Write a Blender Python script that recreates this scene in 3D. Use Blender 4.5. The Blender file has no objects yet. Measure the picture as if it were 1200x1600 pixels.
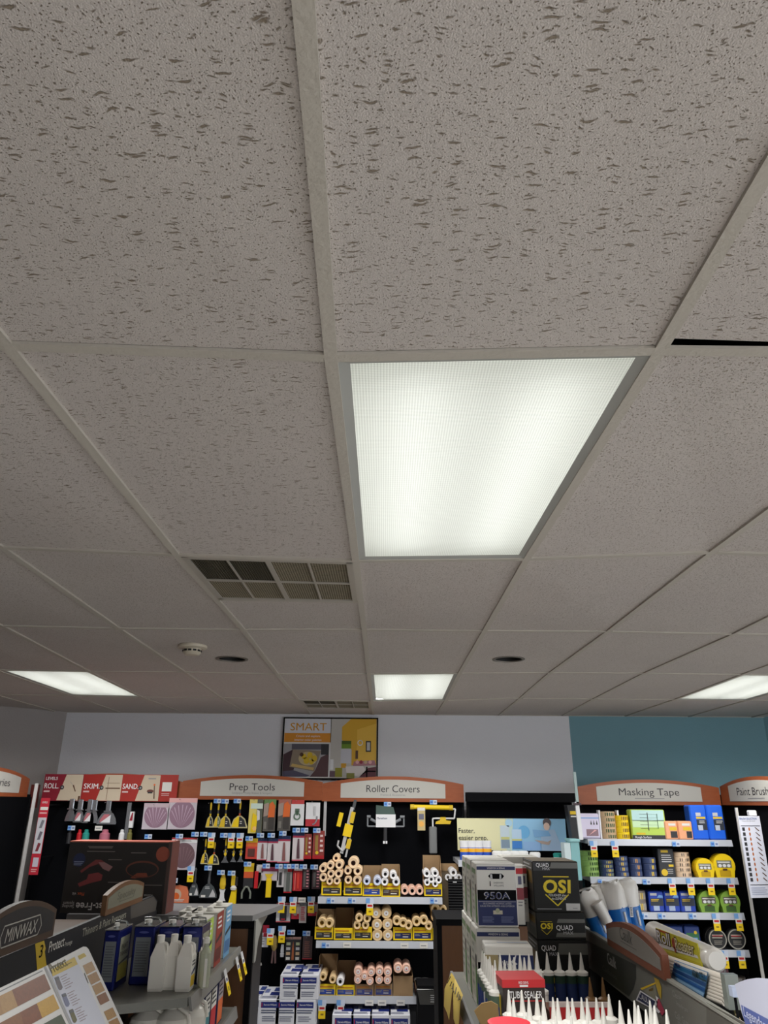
import bpy, math, random
from mathutils import Vector, Matrix
S = bpy.context.scene
COL = S.collection
PI = math.pi
rnd = random.Random(7)

# ------------------------------------------------------------------ camera
CAMZ = 1.655
F_PX, PITCH, YAW, ROLL = 1137.03, 0.379968, -0.0016314, 0.00741
_f = Vector((math.sin(YAW)*math.cos(PITCH), math.cos(YAW)*math.cos(PITCH), math.sin(PITCH)))
_r0 = Vector((math.cos(YAW), -math.sin(YAW), 0)); _u0 = _r0.cross(_f)
CR = _r0*math.cos(ROLL)+_u0*math.sin(ROLL); CU = _u0*math.cos(ROLL)-_r0*math.sin(ROLL); CF = _f
cam = bpy.data.cameras.new('camera'); camo = bpy.data.objects.new('camera', cam); COL.objects.link(camo)
cam.sensor_fit = 'VERTICAL'; cam.sensor_height = 36; cam.sensor_width = 27
cam.lens = F_PX/1600*36; cam.clip_start = 0.02
camo.matrix_world = Matrix(((CR.x, CU.x, -CF.x, 0), (CR.y, CU.y, -CF.y, 0), (CR.z, CU.z, -CF.z, CAMZ), (0, 0, 0, 1)))
S.camera = camo

# ------------------------------------------------------------------ world, exposure
w = bpy.data.worlds.new('world'); S.world = w; w.use_nodes = True
w.node_tree.nodes['Background'].inputs[0].default_value = (0.93, 0.97, 1.0, 1)
w.node_tree.nodes['Background'].inputs[1].default_value = 2.5      # daylight fill through an assumed, unseen shop front opening added for light
S.view_settings.view_transform = 'Standard'; S.view_settings.look = 'None'
S.view_settings.exposure = 0.07; S.view_settings.gamma = 1; S.view_settings.use_curve_mapping = False
LAMP_W = 27.0       # power of one ceiling fixture
TUBE_L = 4.3       # radiance of its tubes behind the lens

# ------------------------------------------------------------------ helpers
def ray(px, py):
    return CR*((px-600)/F_PX) + CU*((800-py)/F_PX) + CF
def at(px, py, Y=None, X=None, Z=None):
    d = ray(px, py)
    if Y is not None: t = Y/d.y
    elif X is not None: t = X/d.x
    else: t = (Z-CAMZ)/d.z
    p = d*t
    return Vector((p.x, p.y, p.z+CAMZ))
def lin(c):
    c /= 255.0
    return c/12.92 if c <= 0.04045 else ((c+0.055)/1.055)**2.4
_m = {}
def M(r, g=None, b=None, rough=0.5, metal=0.0, tr=0.0, alpha=1.0, var=0.0, coat=0.0):
    """plain material from an sRGB colour"""
    if g is None: r, g, b = r
    k = (r, g, b, rough, metal, tr, alpha, var, coat)
    if k in _m: return _m[k]
    m = bpy.data.materials.new('colour_%d_%d_%d' % (r, g, b)); m.use_nodes = True
    nt = m.node_tree; p = nt.nodes['Principled BSDF']
    p.inputs['Base Color'].default_value = (lin(r), lin(g), lin(b), 1)
    p.inputs['Roughness'].default_value = rough; p.inputs['Metallic'].default_value = metal
    p.inputs['Transmission Weight'].default_value = tr; p.inputs['Alpha'].default_value = alpha
    p.inputs['Coat Weight'].default_value = coat
    if rough >= .8: p.inputs['Specular IOR Level'].default_value = .12
    if var:
        n = nt.nodes.new('ShaderNodeTexNoise'); n.inputs['Scale'].default_value = 18; n.inputs['Detail'].default_value = 5
        tc = nt.nodes.new('ShaderNodeTexCoord'); nt.links.new(tc.outputs['Object'], n.inputs['Vector'])
        mr = nt.nodes.new('ShaderNodeMapRange'); mr.inputs[3].default_value = 1-var; mr.inputs[4].default_value = 1+var
        nt.links.new(n.outputs[0], mr.inputs[0])
        mx = nt.nodes.new('ShaderNodeVectorMath'); mx.operation = 'SCALE'
        mx.inputs[0].default_value = (lin(r), lin(g), lin(b)); nt.links.new(mr.outputs[0], mx.inputs['Scale'])
        nt.links.new(mx.outputs[0], p.inputs['Base Color'])
    _m[k] = m
    return m
def nodes(m):
    nt = m.node_tree; L = nt.links.new
    def N(t, **kw):
        n = nt.nodes.new(t)
        for k, v in kw.items(): setattr(n, k, v)
        return n
    return nt, N, L

_tx = {}
def textmesh(s, bold):
    k = (s, bold)
    if k not in _tx:
        c = bpy.data.curves.new('t', 'FONT'); c.body = s; c.size = 1; c.resolution_u = 3; c.offset = bold*.42; c.space_character = 1+bold*1.0
        o = bpy.data.objects.new('t', c); me = o.to_mesh()
        vs = [(v.co.x, v.co.y) for v in me.vertices]; fs = [tuple(p.vertices) for p in me.polygons]
        o.to_mesh_clear(); bpy.data.objects.remove(o); bpy.data.curves.remove(c)
        x0 = min(v[0] for v in vs); x1 = max(v[0] for v in vs)
        _tx[k] = ([(v[0]-x0, v[1]) for v in vs], fs, x1-x0)
    return _tx[k]

class MB:
    LAY = 0.0006
    def __init__(s):
        s.v = []; s.f = []; s.fm = []; s.sm = []; s.mats = []; s.T = Matrix()
        s.frame()
    def mi(s, m):
        if m not in s.mats: s.mats.append(m)
        return s.mats.index(m)
    def add(s, vs, fs, m, smooth=False):
        b = len(s.v); s.v += [tuple(s.T @ Vector(v)) for v in vs]; i = s.mi(m)
        for f in fs: s.f.append(tuple(b+k for k in f)); s.fm.append(i); s.sm.append(smooth)
    def box(s, x0, y0, z0, x1, y1, z1, m):
        v = [(x, y, z) for z in (z0, z1) for y in (y0, y1) for x in (x0, x1)]
        s.add(v, [(0, 2, 3, 1), (4, 5, 7, 6), (0, 1, 5, 4), (2, 6, 7, 3), (0, 4, 6, 2), (1, 3, 7, 5)], m)
    def rbox(s, x0, y0, z0, x1, y1, z1, m, b=0.004):
        """box with chamfered upright and flat edges"""
        P = [(x0+b, y0), (x1-b, y0), (x1, y0+b), (x1, y1-b), (x1-b, y1), (x0+b, y1), (x0, y1-b), (x0, y0+b)]
        Q = [(x0+b, y0+b), (x1-b, y0+b), (x1-b, y0+b), (x1-b, y1-b), (x1-b, y1-b), (x0+b, y1-b), (x0+b, y1-b), (x0+b, y0+b)]
        v = [(x, y, z0) for x, y in Q]+[(x, y, z0+b) for x, y in P]+[(x, y, z1-b) for x, y in P]+[(x, y, z1) for x, y in Q]
        f = [tuple(reversed(range(8)))]+[(r*8+i, r*8+(i+1) % 8, r*8+8+(i+1) % 8, r*8+8+i) for r in range(3) for i in range(8)]+[tuple(range(24, 32))]
        s.add(v, f, m)
    def obox(s, O, A, B, C, m):
        O, A, B, C = map(Vector, (O, A, B, C))
        v = [O, O+A, O+B, O+A+B, O+C, O+C+A, O+C+B, O+C+A+B]
        s.add(v, [(0, 2, 3, 1), (4, 5, 7, 6), (0, 1, 5, 4), (2, 6, 7, 3), (0, 4, 6, 2), (1, 3, 7, 5)], m)
    def tube(s, p0, p1, r0, m, r1=None, n=12, caps=True, smooth=True):
        p0, p1 = Vector(p0), Vector(p1); r1 = r0 if r1 is None else r1
        d = (p1-p0).normalized(); a = d.orthogonal().normalized(); b = d.cross(a)
        v = []
        for p, r in ((p0, r0), (p1, r1)):
            v += [p+(a*math.cos(2*PI*i/n)+b*math.sin(2*PI*i/n))*r for i in range(n)]
        s.add(v, [(i, (i+1) % n, n+(i+1) % n, n+i) for i in range(n)], m, smooth)
        if caps: s.add(v, [tuple(reversed(range(n))), tuple(range(n, 2*n))], m)
    def path(s, pts, r, m, n=8):
        for a, b in zip(pts[:-1], pts[1:]): s.tube(a, b, r, m, n=n)
    def lathe(s, prof, m, O=(0, 0, 0), n=16, axis='z', smooth=True, sx=1, sy=1, cap=True, mats=None):
        O = Vector(O); v = []
        for r, h in prof:
            for i in range(n):
                c, q = math.cos(2*PI*i/n)*r*sx, math.sin(2*PI*i/n)*r*sy
                v.append(O+Vector({'z': (c, q, h), 'y': (c, h, q), 'x': (h, c, q)}[axis]))
        for k in range(len(prof)-1):
            s.add(v, [(k*n+i, k*n+(i+1) % n, (k+1)*n+(i+1) % n, (k+1)*n+i) for i in range(n)], mats[k] if mats else m, smooth)
        if cap:
            for k in (0, len(prof)-1):
                if prof[k][0] > 1e-5: s.add(v, [tuple(k*n+i for i in range(n))], (mats[min(k, len(mats)-1)] if mats else m))
    def prism(s, poly, O, U, V, depth, m, msides=None):
        """extrude a 2-D outline (u,v) along -(UxV) by depth; front face outward"""
        O, U, V = Vector(O), Vector(U), Vector(V); N = U.cross(V)
        a = [O+U*p[0]+V*p[1] for p in poly]; b = [p-N*depth for p in a]; n = len(poly)
        s.add(a+b, [tuple(range(n)), tuple(reversed(range(n, 2*n)))], m)
        s.add(a+b, [(i, n+i, n+(i+1) % n, (i+1) % n) for i in range(n)], msides or m)
    # flat printing on a face
    def frame(s, O=(0, 0, 0), U=(1, 0, 0), V=(0, 0, 1)):
        s.O, s.U, s.V = Vector(O), Vector(U), Vector(V); s.N = s.U.cross(s.V)
        return s
    def q(s, u, v, l): return s.O+s.U*u+s.V*v+s.N*(s.LAY*l)
    def poly(s, pts, m, l=1): s.add([s.q(u, v, l) for u, v in pts], [tuple(range(len(pts)))], m)
    def rect(s, u0, v0, u1, v1, m, l=1): s.poly([(u0, v0), (u1, v0), (u1, v1), (u0, v1)], m, l)
    def disc(s, u, v, r, m, l=1, ry=None, n=20):
        s.poly([(u+r*math.cos(2*PI*i/n), v+(ry or r)*math.sin(2*PI*i/n)) for i in range(n)], m, l)
    def ring(s, u, v, r0, r1, m, l=1, n=24):
        P = [s.q(u+r*math.cos(2*PI*i/n), v+r*math.sin(2*PI*i/n), l) for r in (r0, r1) for i in range(n)]
        s.add(P, [(i, n+i, n+(i+1) % n, (i+1) % n) for i in range(n)], m)
    def write(s, t, u, v, h, m, l=2, w=None, align='c', bold=0.0, flip=False, shear=0.0, maxw=None):
        """text with capital height h, centred at u (align c/l/r) with baseline v; w stretches it to a width"""
        vs, fs, tw = textmesh(t, 0); k = h/0.69; kx = (w/tw) if w else k
        if maxw and tw*kx > maxw: kx = maxw/tw
        W = tw*kx; o = {'c': -W/2, 'l': 0, 'r': -W}[align]
        P = []
        for x, y in vs:
            a, b = x*kx+o+y*k*shear, y*k
            if flip: a, b = -a, -b
            P.append(s.q(u+a, v+b, l))
        e = bold*.32*h
        for i, (du, dv) in enumerate(((0, 0), (e, 0), (-e, 0), (0, e), (0, -e)) if bold else ((0, 0),)):
            s.add([p+s.U*du+s.V*dv+s.N*(.00012*i) for p in P], fs, m)
    def lines(s, u0, v0, u1, v1, n, m, l=2, rag=0.25):
        """n rows of small print"""
        h = (v1-v0)/n
        for i in range(n):
            e = u1-(u1-u0)*rag*rnd.random()
            s.rect(u0, v0+i*h+h*.3, e, v0+i*h+h*.75, m, l)
    def build(s, name, parent=None):
        me = bpy.data.meshes.new(name); me.from_pydata(s.v, [], s.f)
        for m in s.mats: me.materials.append(m)
        me.polygons.foreach_set('material_index', s.fm); me.polygons.foreach_set('use_smooth', s.sm); me.update()
        o = bpy.data.objects.new(name, me); COL.objects.link(o)
        if parent: o.parent = parent
        return o
def tag(o, label, cat, group=None):
    o['label'] = label; o['category'] = cat
    if group: o['group'] = group
    return o
def thing(name, label, cat, loc=(0, 0, 0), rz=0, group=None):
    o = bpy.data.objects.new(name, None); COL.objects.link(o); o.empty_display_size = 0.05
    o.location = loc; o.rotation_euler = (0, 0, rz)
    return tag(o, label, cat, group)
def single(mb, name, label, cat, loc=(0, 0, 0), rz=0, group=None):
    o = mb.build(name); o.location = loc; o.rotation_euler = (0, 0, rz)
    return tag(o, label, cat, group)
def struct(o):
    o['kind'] = 'structure'; return o
def dup(root, loc, rz=None, label=None, group=None):
    r = root.copy(); COL.objects.link(r); r.location = loc
    if rz is not None: r.rotation_euler = (0, 0, rz)
    if label: r['label'] = label
    if group: r['group'] = group
    for ch in list(root.children):
        c = ch.copy(); COL.objects.link(c); c.parent = r
        for g in list(ch.children):
            d = g.copy(); COL.objects.link(d); d.parent = c
    return r
ORD = ['leftmost', 'second from left', 'third from left', 'fourth from left', 'fifth from left', 'sixth from left', 'seventh from left', 'eighth from left', 'ninth from left', 'tenth from left']
def nth(i, n):
    if n == 1: return ''
    return 'rightmost' if i == n-1 else ORD[i]

# ------------------------------------------------------------------ surface materials
def tile_mat(name, fiss, seed):
    m = bpy.data.materials.new(name); m.use_nodes = True
    nt, N, L = nodes(m); p = nt.nodes['Principled BSDF']; p.inputs['Roughness'].default_value = 0.95
    p.inputs['Specular IOR Level'].default_value = 0.1
    tc = N('ShaderNodeTexCoord')
    mp = N('ShaderNodeMapping'); mp.inputs['Location'].default_value = (seed, seed*.7, 0); L(tc.outputs['Object'], mp.inputs[0])
    # wobble the coordinates so the fissures wander
    wn = N('ShaderNodeTexNoise'); wn.inputs['Scale'].default_value = 28; wn.inputs['Detail'].default_value = 4; L(mp.outputs[0], wn.inputs['Vector'])
    ws = N('ShaderNodeVectorMath', operation='MULTIPLY_ADD'); L(wn.outputs['Color'], ws.inputs[0]); ws.inputs[1].default_value = (.03, .022, 0); L(mp.outputs[0], ws.inputs[2])
    def cells(sx, sy, lo, hi, keep, rot=0):
        mm = N('ShaderNodeMapping'); mm.vector_type = 'POINT'; mr0 = N('ShaderNodeVectorRotate', rotation_type='Z_AXIS'); mr0.inputs['Angle'].default_value = rot; L(ws.outputs[0], mr0.inputs['Vector']); mm.inputs['Scale'].default_value = (sx, sy, 1); L(mr0.outputs[0], mm.inputs[0]) if True else L(ws.outputs[0], mm.inputs[0])
        v = N('ShaderNodeTexVoronoi', voronoi_dimensions='2D'); v.inputs['Scale'].default_value = 1; L(mm.outputs[0], v.inputs['Vector'])
        v.inputs['Randomness'].default_value = 1
        a = N('ShaderNodeMapRange'); a.inputs[1].default_value = lo; a.inputs[2].default_value = hi; a.inputs[3].default_value = 1; a.inputs[4].default_value = 0
        L(v.outputs['Distance'], a.inputs[0])
        sc = N('ShaderNodeSeparateColor'); L(v.outputs['Color'], sc.inputs[0])
        b = N('ShaderNodeMath', operation='LESS_THAN'); b.inputs[1].default_value = keep; L(sc.outputs[0], b.inputs[0])
        c = N('ShaderNodeMath', operation='MULTIPLY'); L(a.outputs[0], c.inputs[0]); L(b.outputs[0], c.inputs[1])
        return c
    if fiss:
        sets = [cells(19, 98, .10, .20, .17, .10), cells(36, 140, .08, .24, .18, -.13), cells(64, 118, .04, .20, .16, .2), cells(165, 190, .09, .19, .5, .4)]
    else:
        sets = [cells(95, 95, .10, .22, .3), cells(50, 90, .08, .16, .25), cells(200, 200, .12, .26, .45)]
    mx = sets[0]
    for k in sets[1:]:
        n = N('ShaderNodeMath', operation='MAXIMUM'); L(mx.outputs[0], n.inputs[0]); L(k.outputs[0], n.inputs[1]); mx = n
    big = N('ShaderNodeTexNoise'); big.inputs['Scale'].default_value = 2.2; big.inputs['Detail'].default_value = 6; L(mp.outputs[0], big.inputs['Vector'])
    fine = N('ShaderNodeTexNoise'); fine.inputs['Scale'].default_value = 420; fine.inputs['Detail'].default_value = 3; L(mp.outputs[0], fine.inputs['Vector'])
    r1 = N('ShaderNodeMixRGB'); r1.inputs[1].default_value = (lin(214), lin(205), lin(201), 1); r1.inputs[2].default_value = (lin(227), lin(218), lin(212), 1); L(big.outputs[0], r1.inputs[0])
    r1b = N('ShaderNodeMixRGB', blend_type='MULTIPLY'); r1b.inputs[0].default_value = .35; L(r1.outputs[0], r1b.inputs[1]); L(fine.outputs[0], r1b.inputs[2])
    r2 = N('ShaderNodeMixRGB'); L(mx.outputs[0], r2.inputs[0]); L(r1b.outputs[0], r2.inputs[1]); r2.inputs[2].default_value = (lin(140), lin(128), lin(114), 1) if fiss else (lin(158), lin(147), lin(134), 1)
    L(r2.outputs[0], p.inputs['Base Color'])
    inv = N('ShaderNodeMath', operation='MULTIPLY_ADD'); L(mx.outputs[0], inv.inputs[0]); inv.inputs[1].default_value = -1; L(fine.outputs[0], inv.inputs[2])
    bp = N('ShaderNodeBump'); bp.inputs['Distance'].default_value = .0022; bp.inputs['Strength'].default_value = .8; L(inv.outputs[0], bp.inputs['Height']); L(bp.outputs[0], p.inputs['Normal'])
    return m
TILE_A = tile_mat('fissured_ceiling_tile', True, 3.1); TILE_B = tile_mat('pinhole_ceiling_tile', False, 8.2)
def wall_mat(name, c):
    m = bpy.data.materials.new(name); m.use_nodes = True
    nt, N, L = nodes(m); p = nt.nodes['Principled BSDF']; p.inputs['Roughness'].default_value = .85
    p.inputs['Base Color'].default_value = (lin(c[0]), lin(c[1]), lin(c[2]), 1)
    tc = N('ShaderNodeTexCoord'); n = N('ShaderNodeTexNoise'); n.inputs['Scale'].default_value = 90; n.inputs['Detail'].default_value = 4
    L(tc.outputs['Object'], n.inputs['Vector'])
    bp = N('ShaderNodeBump'); bp.inputs['Distance'].default_value = .004; bp.inputs['Strength'].default_value = .5; L(n.outputs[0], bp.inputs['Height']); L(bp.outputs[0], p.inputs['Normal'])
    return m
def wood_mat(name, c1, c2, scale=(3, 3, 30), rough=.4):
    m = bpy.data.materials.new(name); m.use_nodes = True
    nt, N, L = nodes(m); p = nt.nodes['Principled BSDF']; p.inputs['Roughness'].default_value = rough
    tc = N('ShaderNodeTexCoord'); mp = N('ShaderNodeMapping'); mp.inputs['Scale'].default_value = scale; L(tc.outputs['Object'], mp.inputs[0])
    n = N('ShaderNodeTexNoise'); n.inputs['Scale'].default_value = 3; n.inputs['Detail'].default_value = 6; n.inputs['Distortion'].default_value = 1; L(mp.outputs[0], n.inputs['Vector'])
    r = N('ShaderNodeMixRGB'); r.inputs[1].default_value = tuple(map(lin, c1))+(1,); r.inputs[2].default_value = tuple(map(lin, c2))+(1,); L(n.outputs[0], r.inputs[0])
    L(r.outputs[0], p.inputs['Base Color'])
    return m
# ------------------------------------------------------------------ ceiling grid
CZ = CAMZ+0.7865; GW, GL, GX, GY = .6096, 1.2192, -.1016, 1.1594
SAG = {(-1,0):(-.0021,.0051),(0,0):(-.0019,-.0157),(1,0):(.0069,.0045),(-2,1):(.0003,.0184),(-1,1):(-.004,-.0039),(0,1):(.0025,-.0214),
 (1,1):(-.0211,-.0102),(2,1):(.0079,.0187),(-3,2):(.0162,.0189),(-2,2):(-.0087,.0101),(-1,2):(.0061,.0081),(0,2):(.001,.0124),(1,2):(-.0074,.0102),
 (2,2):(0,.0114),(3,2):(.0184,.0029),(-3,3):(-.002,-.0052),(-2,3):(.0132,-.005),(-1,3):(.0119,-.0131),(0,3):(.0011,-.0089),(1,3):(-.0136,-.0005),
 (2,3):(-.0277,.0078),(3,3):(-.0214,.008),(4,3):(.0091,.0043),(-3,4):(-.0286,-.0096),(-2,4):(0,-.0101),(-1,4):(.0185,-.0209),(0,4):(.0047,-.0268),
 (1,4):(-.004,-.0176),(2,4):(-.0117,.0018),(3,4):(-.0253,.001),(4,4):(.02,.0007),(0,-1):(.0241,0),(1,-1):(-.0078,0)}
def node(i, j):
    d = SAG.get((i, j), (0, 0))
    return Vector((GX+GW*i+d[0], GY+GL*j, CZ+d[1]))
def cell(i, j, a, b):
    """point at fractions a (across), b (deep) of a grid cell"""
    return (node(i, j)*(1-a)+node(i+1, j)*a)*(1-b)+(node(i, j+1)*(1-a)+node(i+1, j+1)*a)*b
LIGHTS = [(0, 0), (0, 3), (-4, 3), (4, 3), (4, 0), (0, -3), (4, -3)]
VENTS = {(-1, 1): .5, (-1, 4): .5}
HOLES = {(-2, 2): (.663, .625, .085), (1, 2): (.405, .62, .085)}
GRID = wall_mat('painted_grid_bar', (188, 181, 171))
I0, I1, J0, J1 = -10, 10, -4, 5
tm = MB(); up = Vector((0, 0, .007))
RN = (-4.2, 3)
for i in range(I0, I1):
    for j in range(J0, J1):
        if (i, j) in LIGHTS: continue
        e = .008; b0 = VENTS.get((i, j), 0); ax = e/GW; bx = e/GL
        far = e if rnd.random() < .45 else .0135       # some tiles sit short of the far bar and leave a dark slit
        mat = TILE_A if (i <= 0 and j <= 0) or j < -1 else TILE_B
        if (i, j) == (1, -1): mat = TILE_A
        c = [cell(i, j, ax, b0+bx), cell(i, j, 1-ax, b0+bx), cell(i, j, 1-ax, 1-far/GL), cell(i, j, ax, 1-far/GL)]
        c = [p+up for p in c]
        if (i, j) == (1, -1): c[3].z += .006; c[3].y -= .012
        if (i, j) == (5, 4): pass
        if (i, j) in HOLES:
            ha, hb, r = HOLES[(i, j)]; hc = cell(i, j, ha, hb)+up; n = 32
            ring = [hc+Vector((r*math.cos(2*PI*k/n+PI/4), r*math.sin(2*PI*k/n+PI/4), 0)) for k in range(n)]
            order = [c[2], c[3], c[0], c[1]]
            def edge(t):     # point on the tile outline, t in 0..4 starting at far right corner going anticlockwise
                k = int(t) % 4; f = t-int(t); return order[k]*(1-f)+order[(k+1) % 4]*f
            outer = [edge(4*k/n) for k in range(n)]
            tm.add(ring+outer, [(k, (k+1) % n, n+(k+1) % n, n+k) for k in range(n)], mat)
        else:
            tm.add(c, [(0, 3, 2, 1)], mat)
        if b0:
            pass
deck = M(24, 22, 20, rough=1)
tm.box(-6.3, -3.8, CZ+.28, 6.3, 7.35, CZ+.30, deck)
ceil_o = struct(tm.build('ceiling'))
gm = MB(); hw = .0122
def bar(a, b, h=hw, dz=0.0, th=.007):
    a = a.copy(); b = b.copy(); d = (b-a).normalized(); n = Vector((-d.y, d.x, 0))*h
    z = Vector((0, 0, dz)); t = Vector((0, 0, th))
    v = [a-n+z, a+n+z, b+n+z, b-n+z]; v += [p+t for p in v]
    gm.add(v, [(0, 3, 2, 1)[::-1] if False else (0, 1, 2, 3), (4, 7, 6, 5), (0, 4, 5, 1), (1, 5, 6, 2), (2, 6, 7, 3), (3, 7, 4, 0)], GRID)
for i in range(I0, I1+1):
    for j in range(J0, J1): bar(node(i, j), node(i, j+1))
for j in range(J0, J1+1):
    for i in range(I0, I1):
        bar(node(i, j), node(i+1, j), dz=.0006)
for (i, j), f in VENTS.items(): bar(cell(i, j, 0, f), cell(i, j, 1, f), dz=.0006)
struct(gm.build('trim_1'))

# ------------------------------------------------------------------ light fixtures
FRAME_MT = M(166, 166, 162, rough=.5); HOUS = M(235, 235, 230, rough=.7)
def lens_mat():
    m = bpy.data.materials.new('prismatic_lens'); m.use_nodes = True
    nt, N, L = nodes(m); nt.nodes.remove(nt.nodes['Principled BSDF']); out = nt.nodes['Material Output']
    tc = N('ShaderNodeTexCoord'); mp = N('ShaderNodeMapping'); mp.inputs['Rotation'].default_value = (0, 0, PI/4); L(tc.outputs['Object'], mp.inputs[0])
    v = N('ShaderNodeVectorMath', operation='SCALE'); v.inputs['Scale'].default_value = 2*PI/.0085; L(mp.outputs[0], v.inputs[0])
    s = N('ShaderNodeVectorMath', operation='SINE'); L(v.outputs[0], s.inputs[0])
    sp = N('ShaderNodeSeparateXYZ'); L(s.outputs[0], sp.inputs[0])
    a = N('ShaderNodeMath', operation='MULTIPLY'); L(sp.outputs[0], a.inputs[0]); L(sp.outputs[1], a.inputs[1])
    mr = N('ShaderNodeMapRange'); mr.inputs[1].default_value = -1; mr.inputs[2].default_value = 1; mr.inputs[3].default_value = .62; mr.inputs[4].default_value = 1.0; L(a.outputs[0], mr.inputs[0])
    cc = N('ShaderNodeCombineColor')
    for k, q in ((0, .975), (1, 1.0), (2, .975)):
        t = N('ShaderNodeMath', operation='MULTIPLY'); t.inputs[1].default_value = q; L(mr.outputs[0], t.inputs[0]); L(t.outputs[0], cc.inputs[k])
    tl = N('ShaderNodeBsdfTranslucent'); L(cc.outputs[0], tl.inputs[0])
    gl = N('ShaderNodeBsdfGlossy'); gl.inputs['Roughness'].default_value = .3
    mx = N('ShaderNodeMixShader'); mx.inputs[0].default_value = .03; L(tl.outputs[0], mx.inputs[1]); L(gl.outputs[0], mx.inputs[2]); L(mx.outputs[0], out.inputs[0])
    return m
LENS = lens_mat()
TUBE = bpy.data.materials.new('fluorescent_tube'); TUBE.use_nodes = True
nt, N, L = nodes(TUBE); nt.nodes.remove(nt.nodes['Principled BSDF'])
em = N('ShaderNodeEmission'); em.inputs[0].default_value = (1, 1, .97, 1); em.inputs[1].default_value = TUBE_L
L(em.outputs[0], nt.nodes['Material Output'].inputs[0])
LL = {(0, 0): 'large lit fluorescent panel overhead beside the main ceiling runner', (0, 3): 'small lit fluorescent panel near back wall, above Roller Covers sign',
      (-4, 3): 'slanting lit fluorescent panel at left, near the smoke detector', (4, 3): 'lit fluorescent panel at right, above the teal wall'}
for (i, j) in LIGHTS:
    c = cell(i, j, .5, .5)
    t = thing('ceiling_light', LL.get((i, j), 'fluorescent ceiling panel above and behind the viewer'), 'light', c, 0, 'fluorescent ceiling panels' if (i, j) in LL else 'ceiling panels behind the viewer')
    P = lambda a, b, z: cell(i, j, a, b)-c+Vector((0, 0, z))
    fr = MB(); q = .012/GW; r = .034/GW; q2 = .012/GL; r2 = .030/GL
    o = [P(q, q2, .003), P(1-q, q2, .003), P(1-q, 1-q2, .003), P(q, 1-q2, .003)]
    n_ = [P(r, r2, .009), P(1-r, r2, .009), P(1-r, 1-r2, .009), P(r, 1-r2, .009)]
    fr.add(o+n_, [(k, 4+k, 4+(k+1) % 4, (k+1) % 4) for k in range(4)], FRAME_MT)
    fr.build('frame', t)
    hm = MB(); k0 = [P(q, q2, .0095), P(1-q, q2, .0095), P(1-q, 1-q2, .0095), P(q, 1-q2, .0095)]; k1 = [p+Vector((0, 0, .15)) for p in k0]
    hm.add(k0+k1, [(k, (k+1) % 4, 4+(k+1) % 4, 4+k) for k in range(4)]+[(4, 5, 6, 7)], HOUS); hm.build('housing', t)
    dm = MB(); n2 = [p+Vector((0, 0, .0002)) for p in n_]; dm.add(n2+[p+Vector((0, 0, .003)) for p in n2][:0], [(0, 3, 2, 1)], LENS); dm.build('diffuser', t)
    for x in (.27, .73):
        tb = MB(); tb.tube(P(x, .06, .112), P(x, .94, .112), .013, TUBE, n=10); tb.build('tube', t)
    ld = bpy.data.lights.new('fixture_light', 'AREA'); ld.shape = 'RECTANGLE'; ld.size = .52; ld.size_y = 1.12; ld.energy = LAMP_W
    ld.color = (1, .99, .95); ld.spread = math.radians(158 if j == 3 else 104)
    lo = bpy.data.objects.new('lamp_light', ld); COL.objects.link(lo); lo.parent = t; lo.location = (0, 0, -.002)

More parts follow.
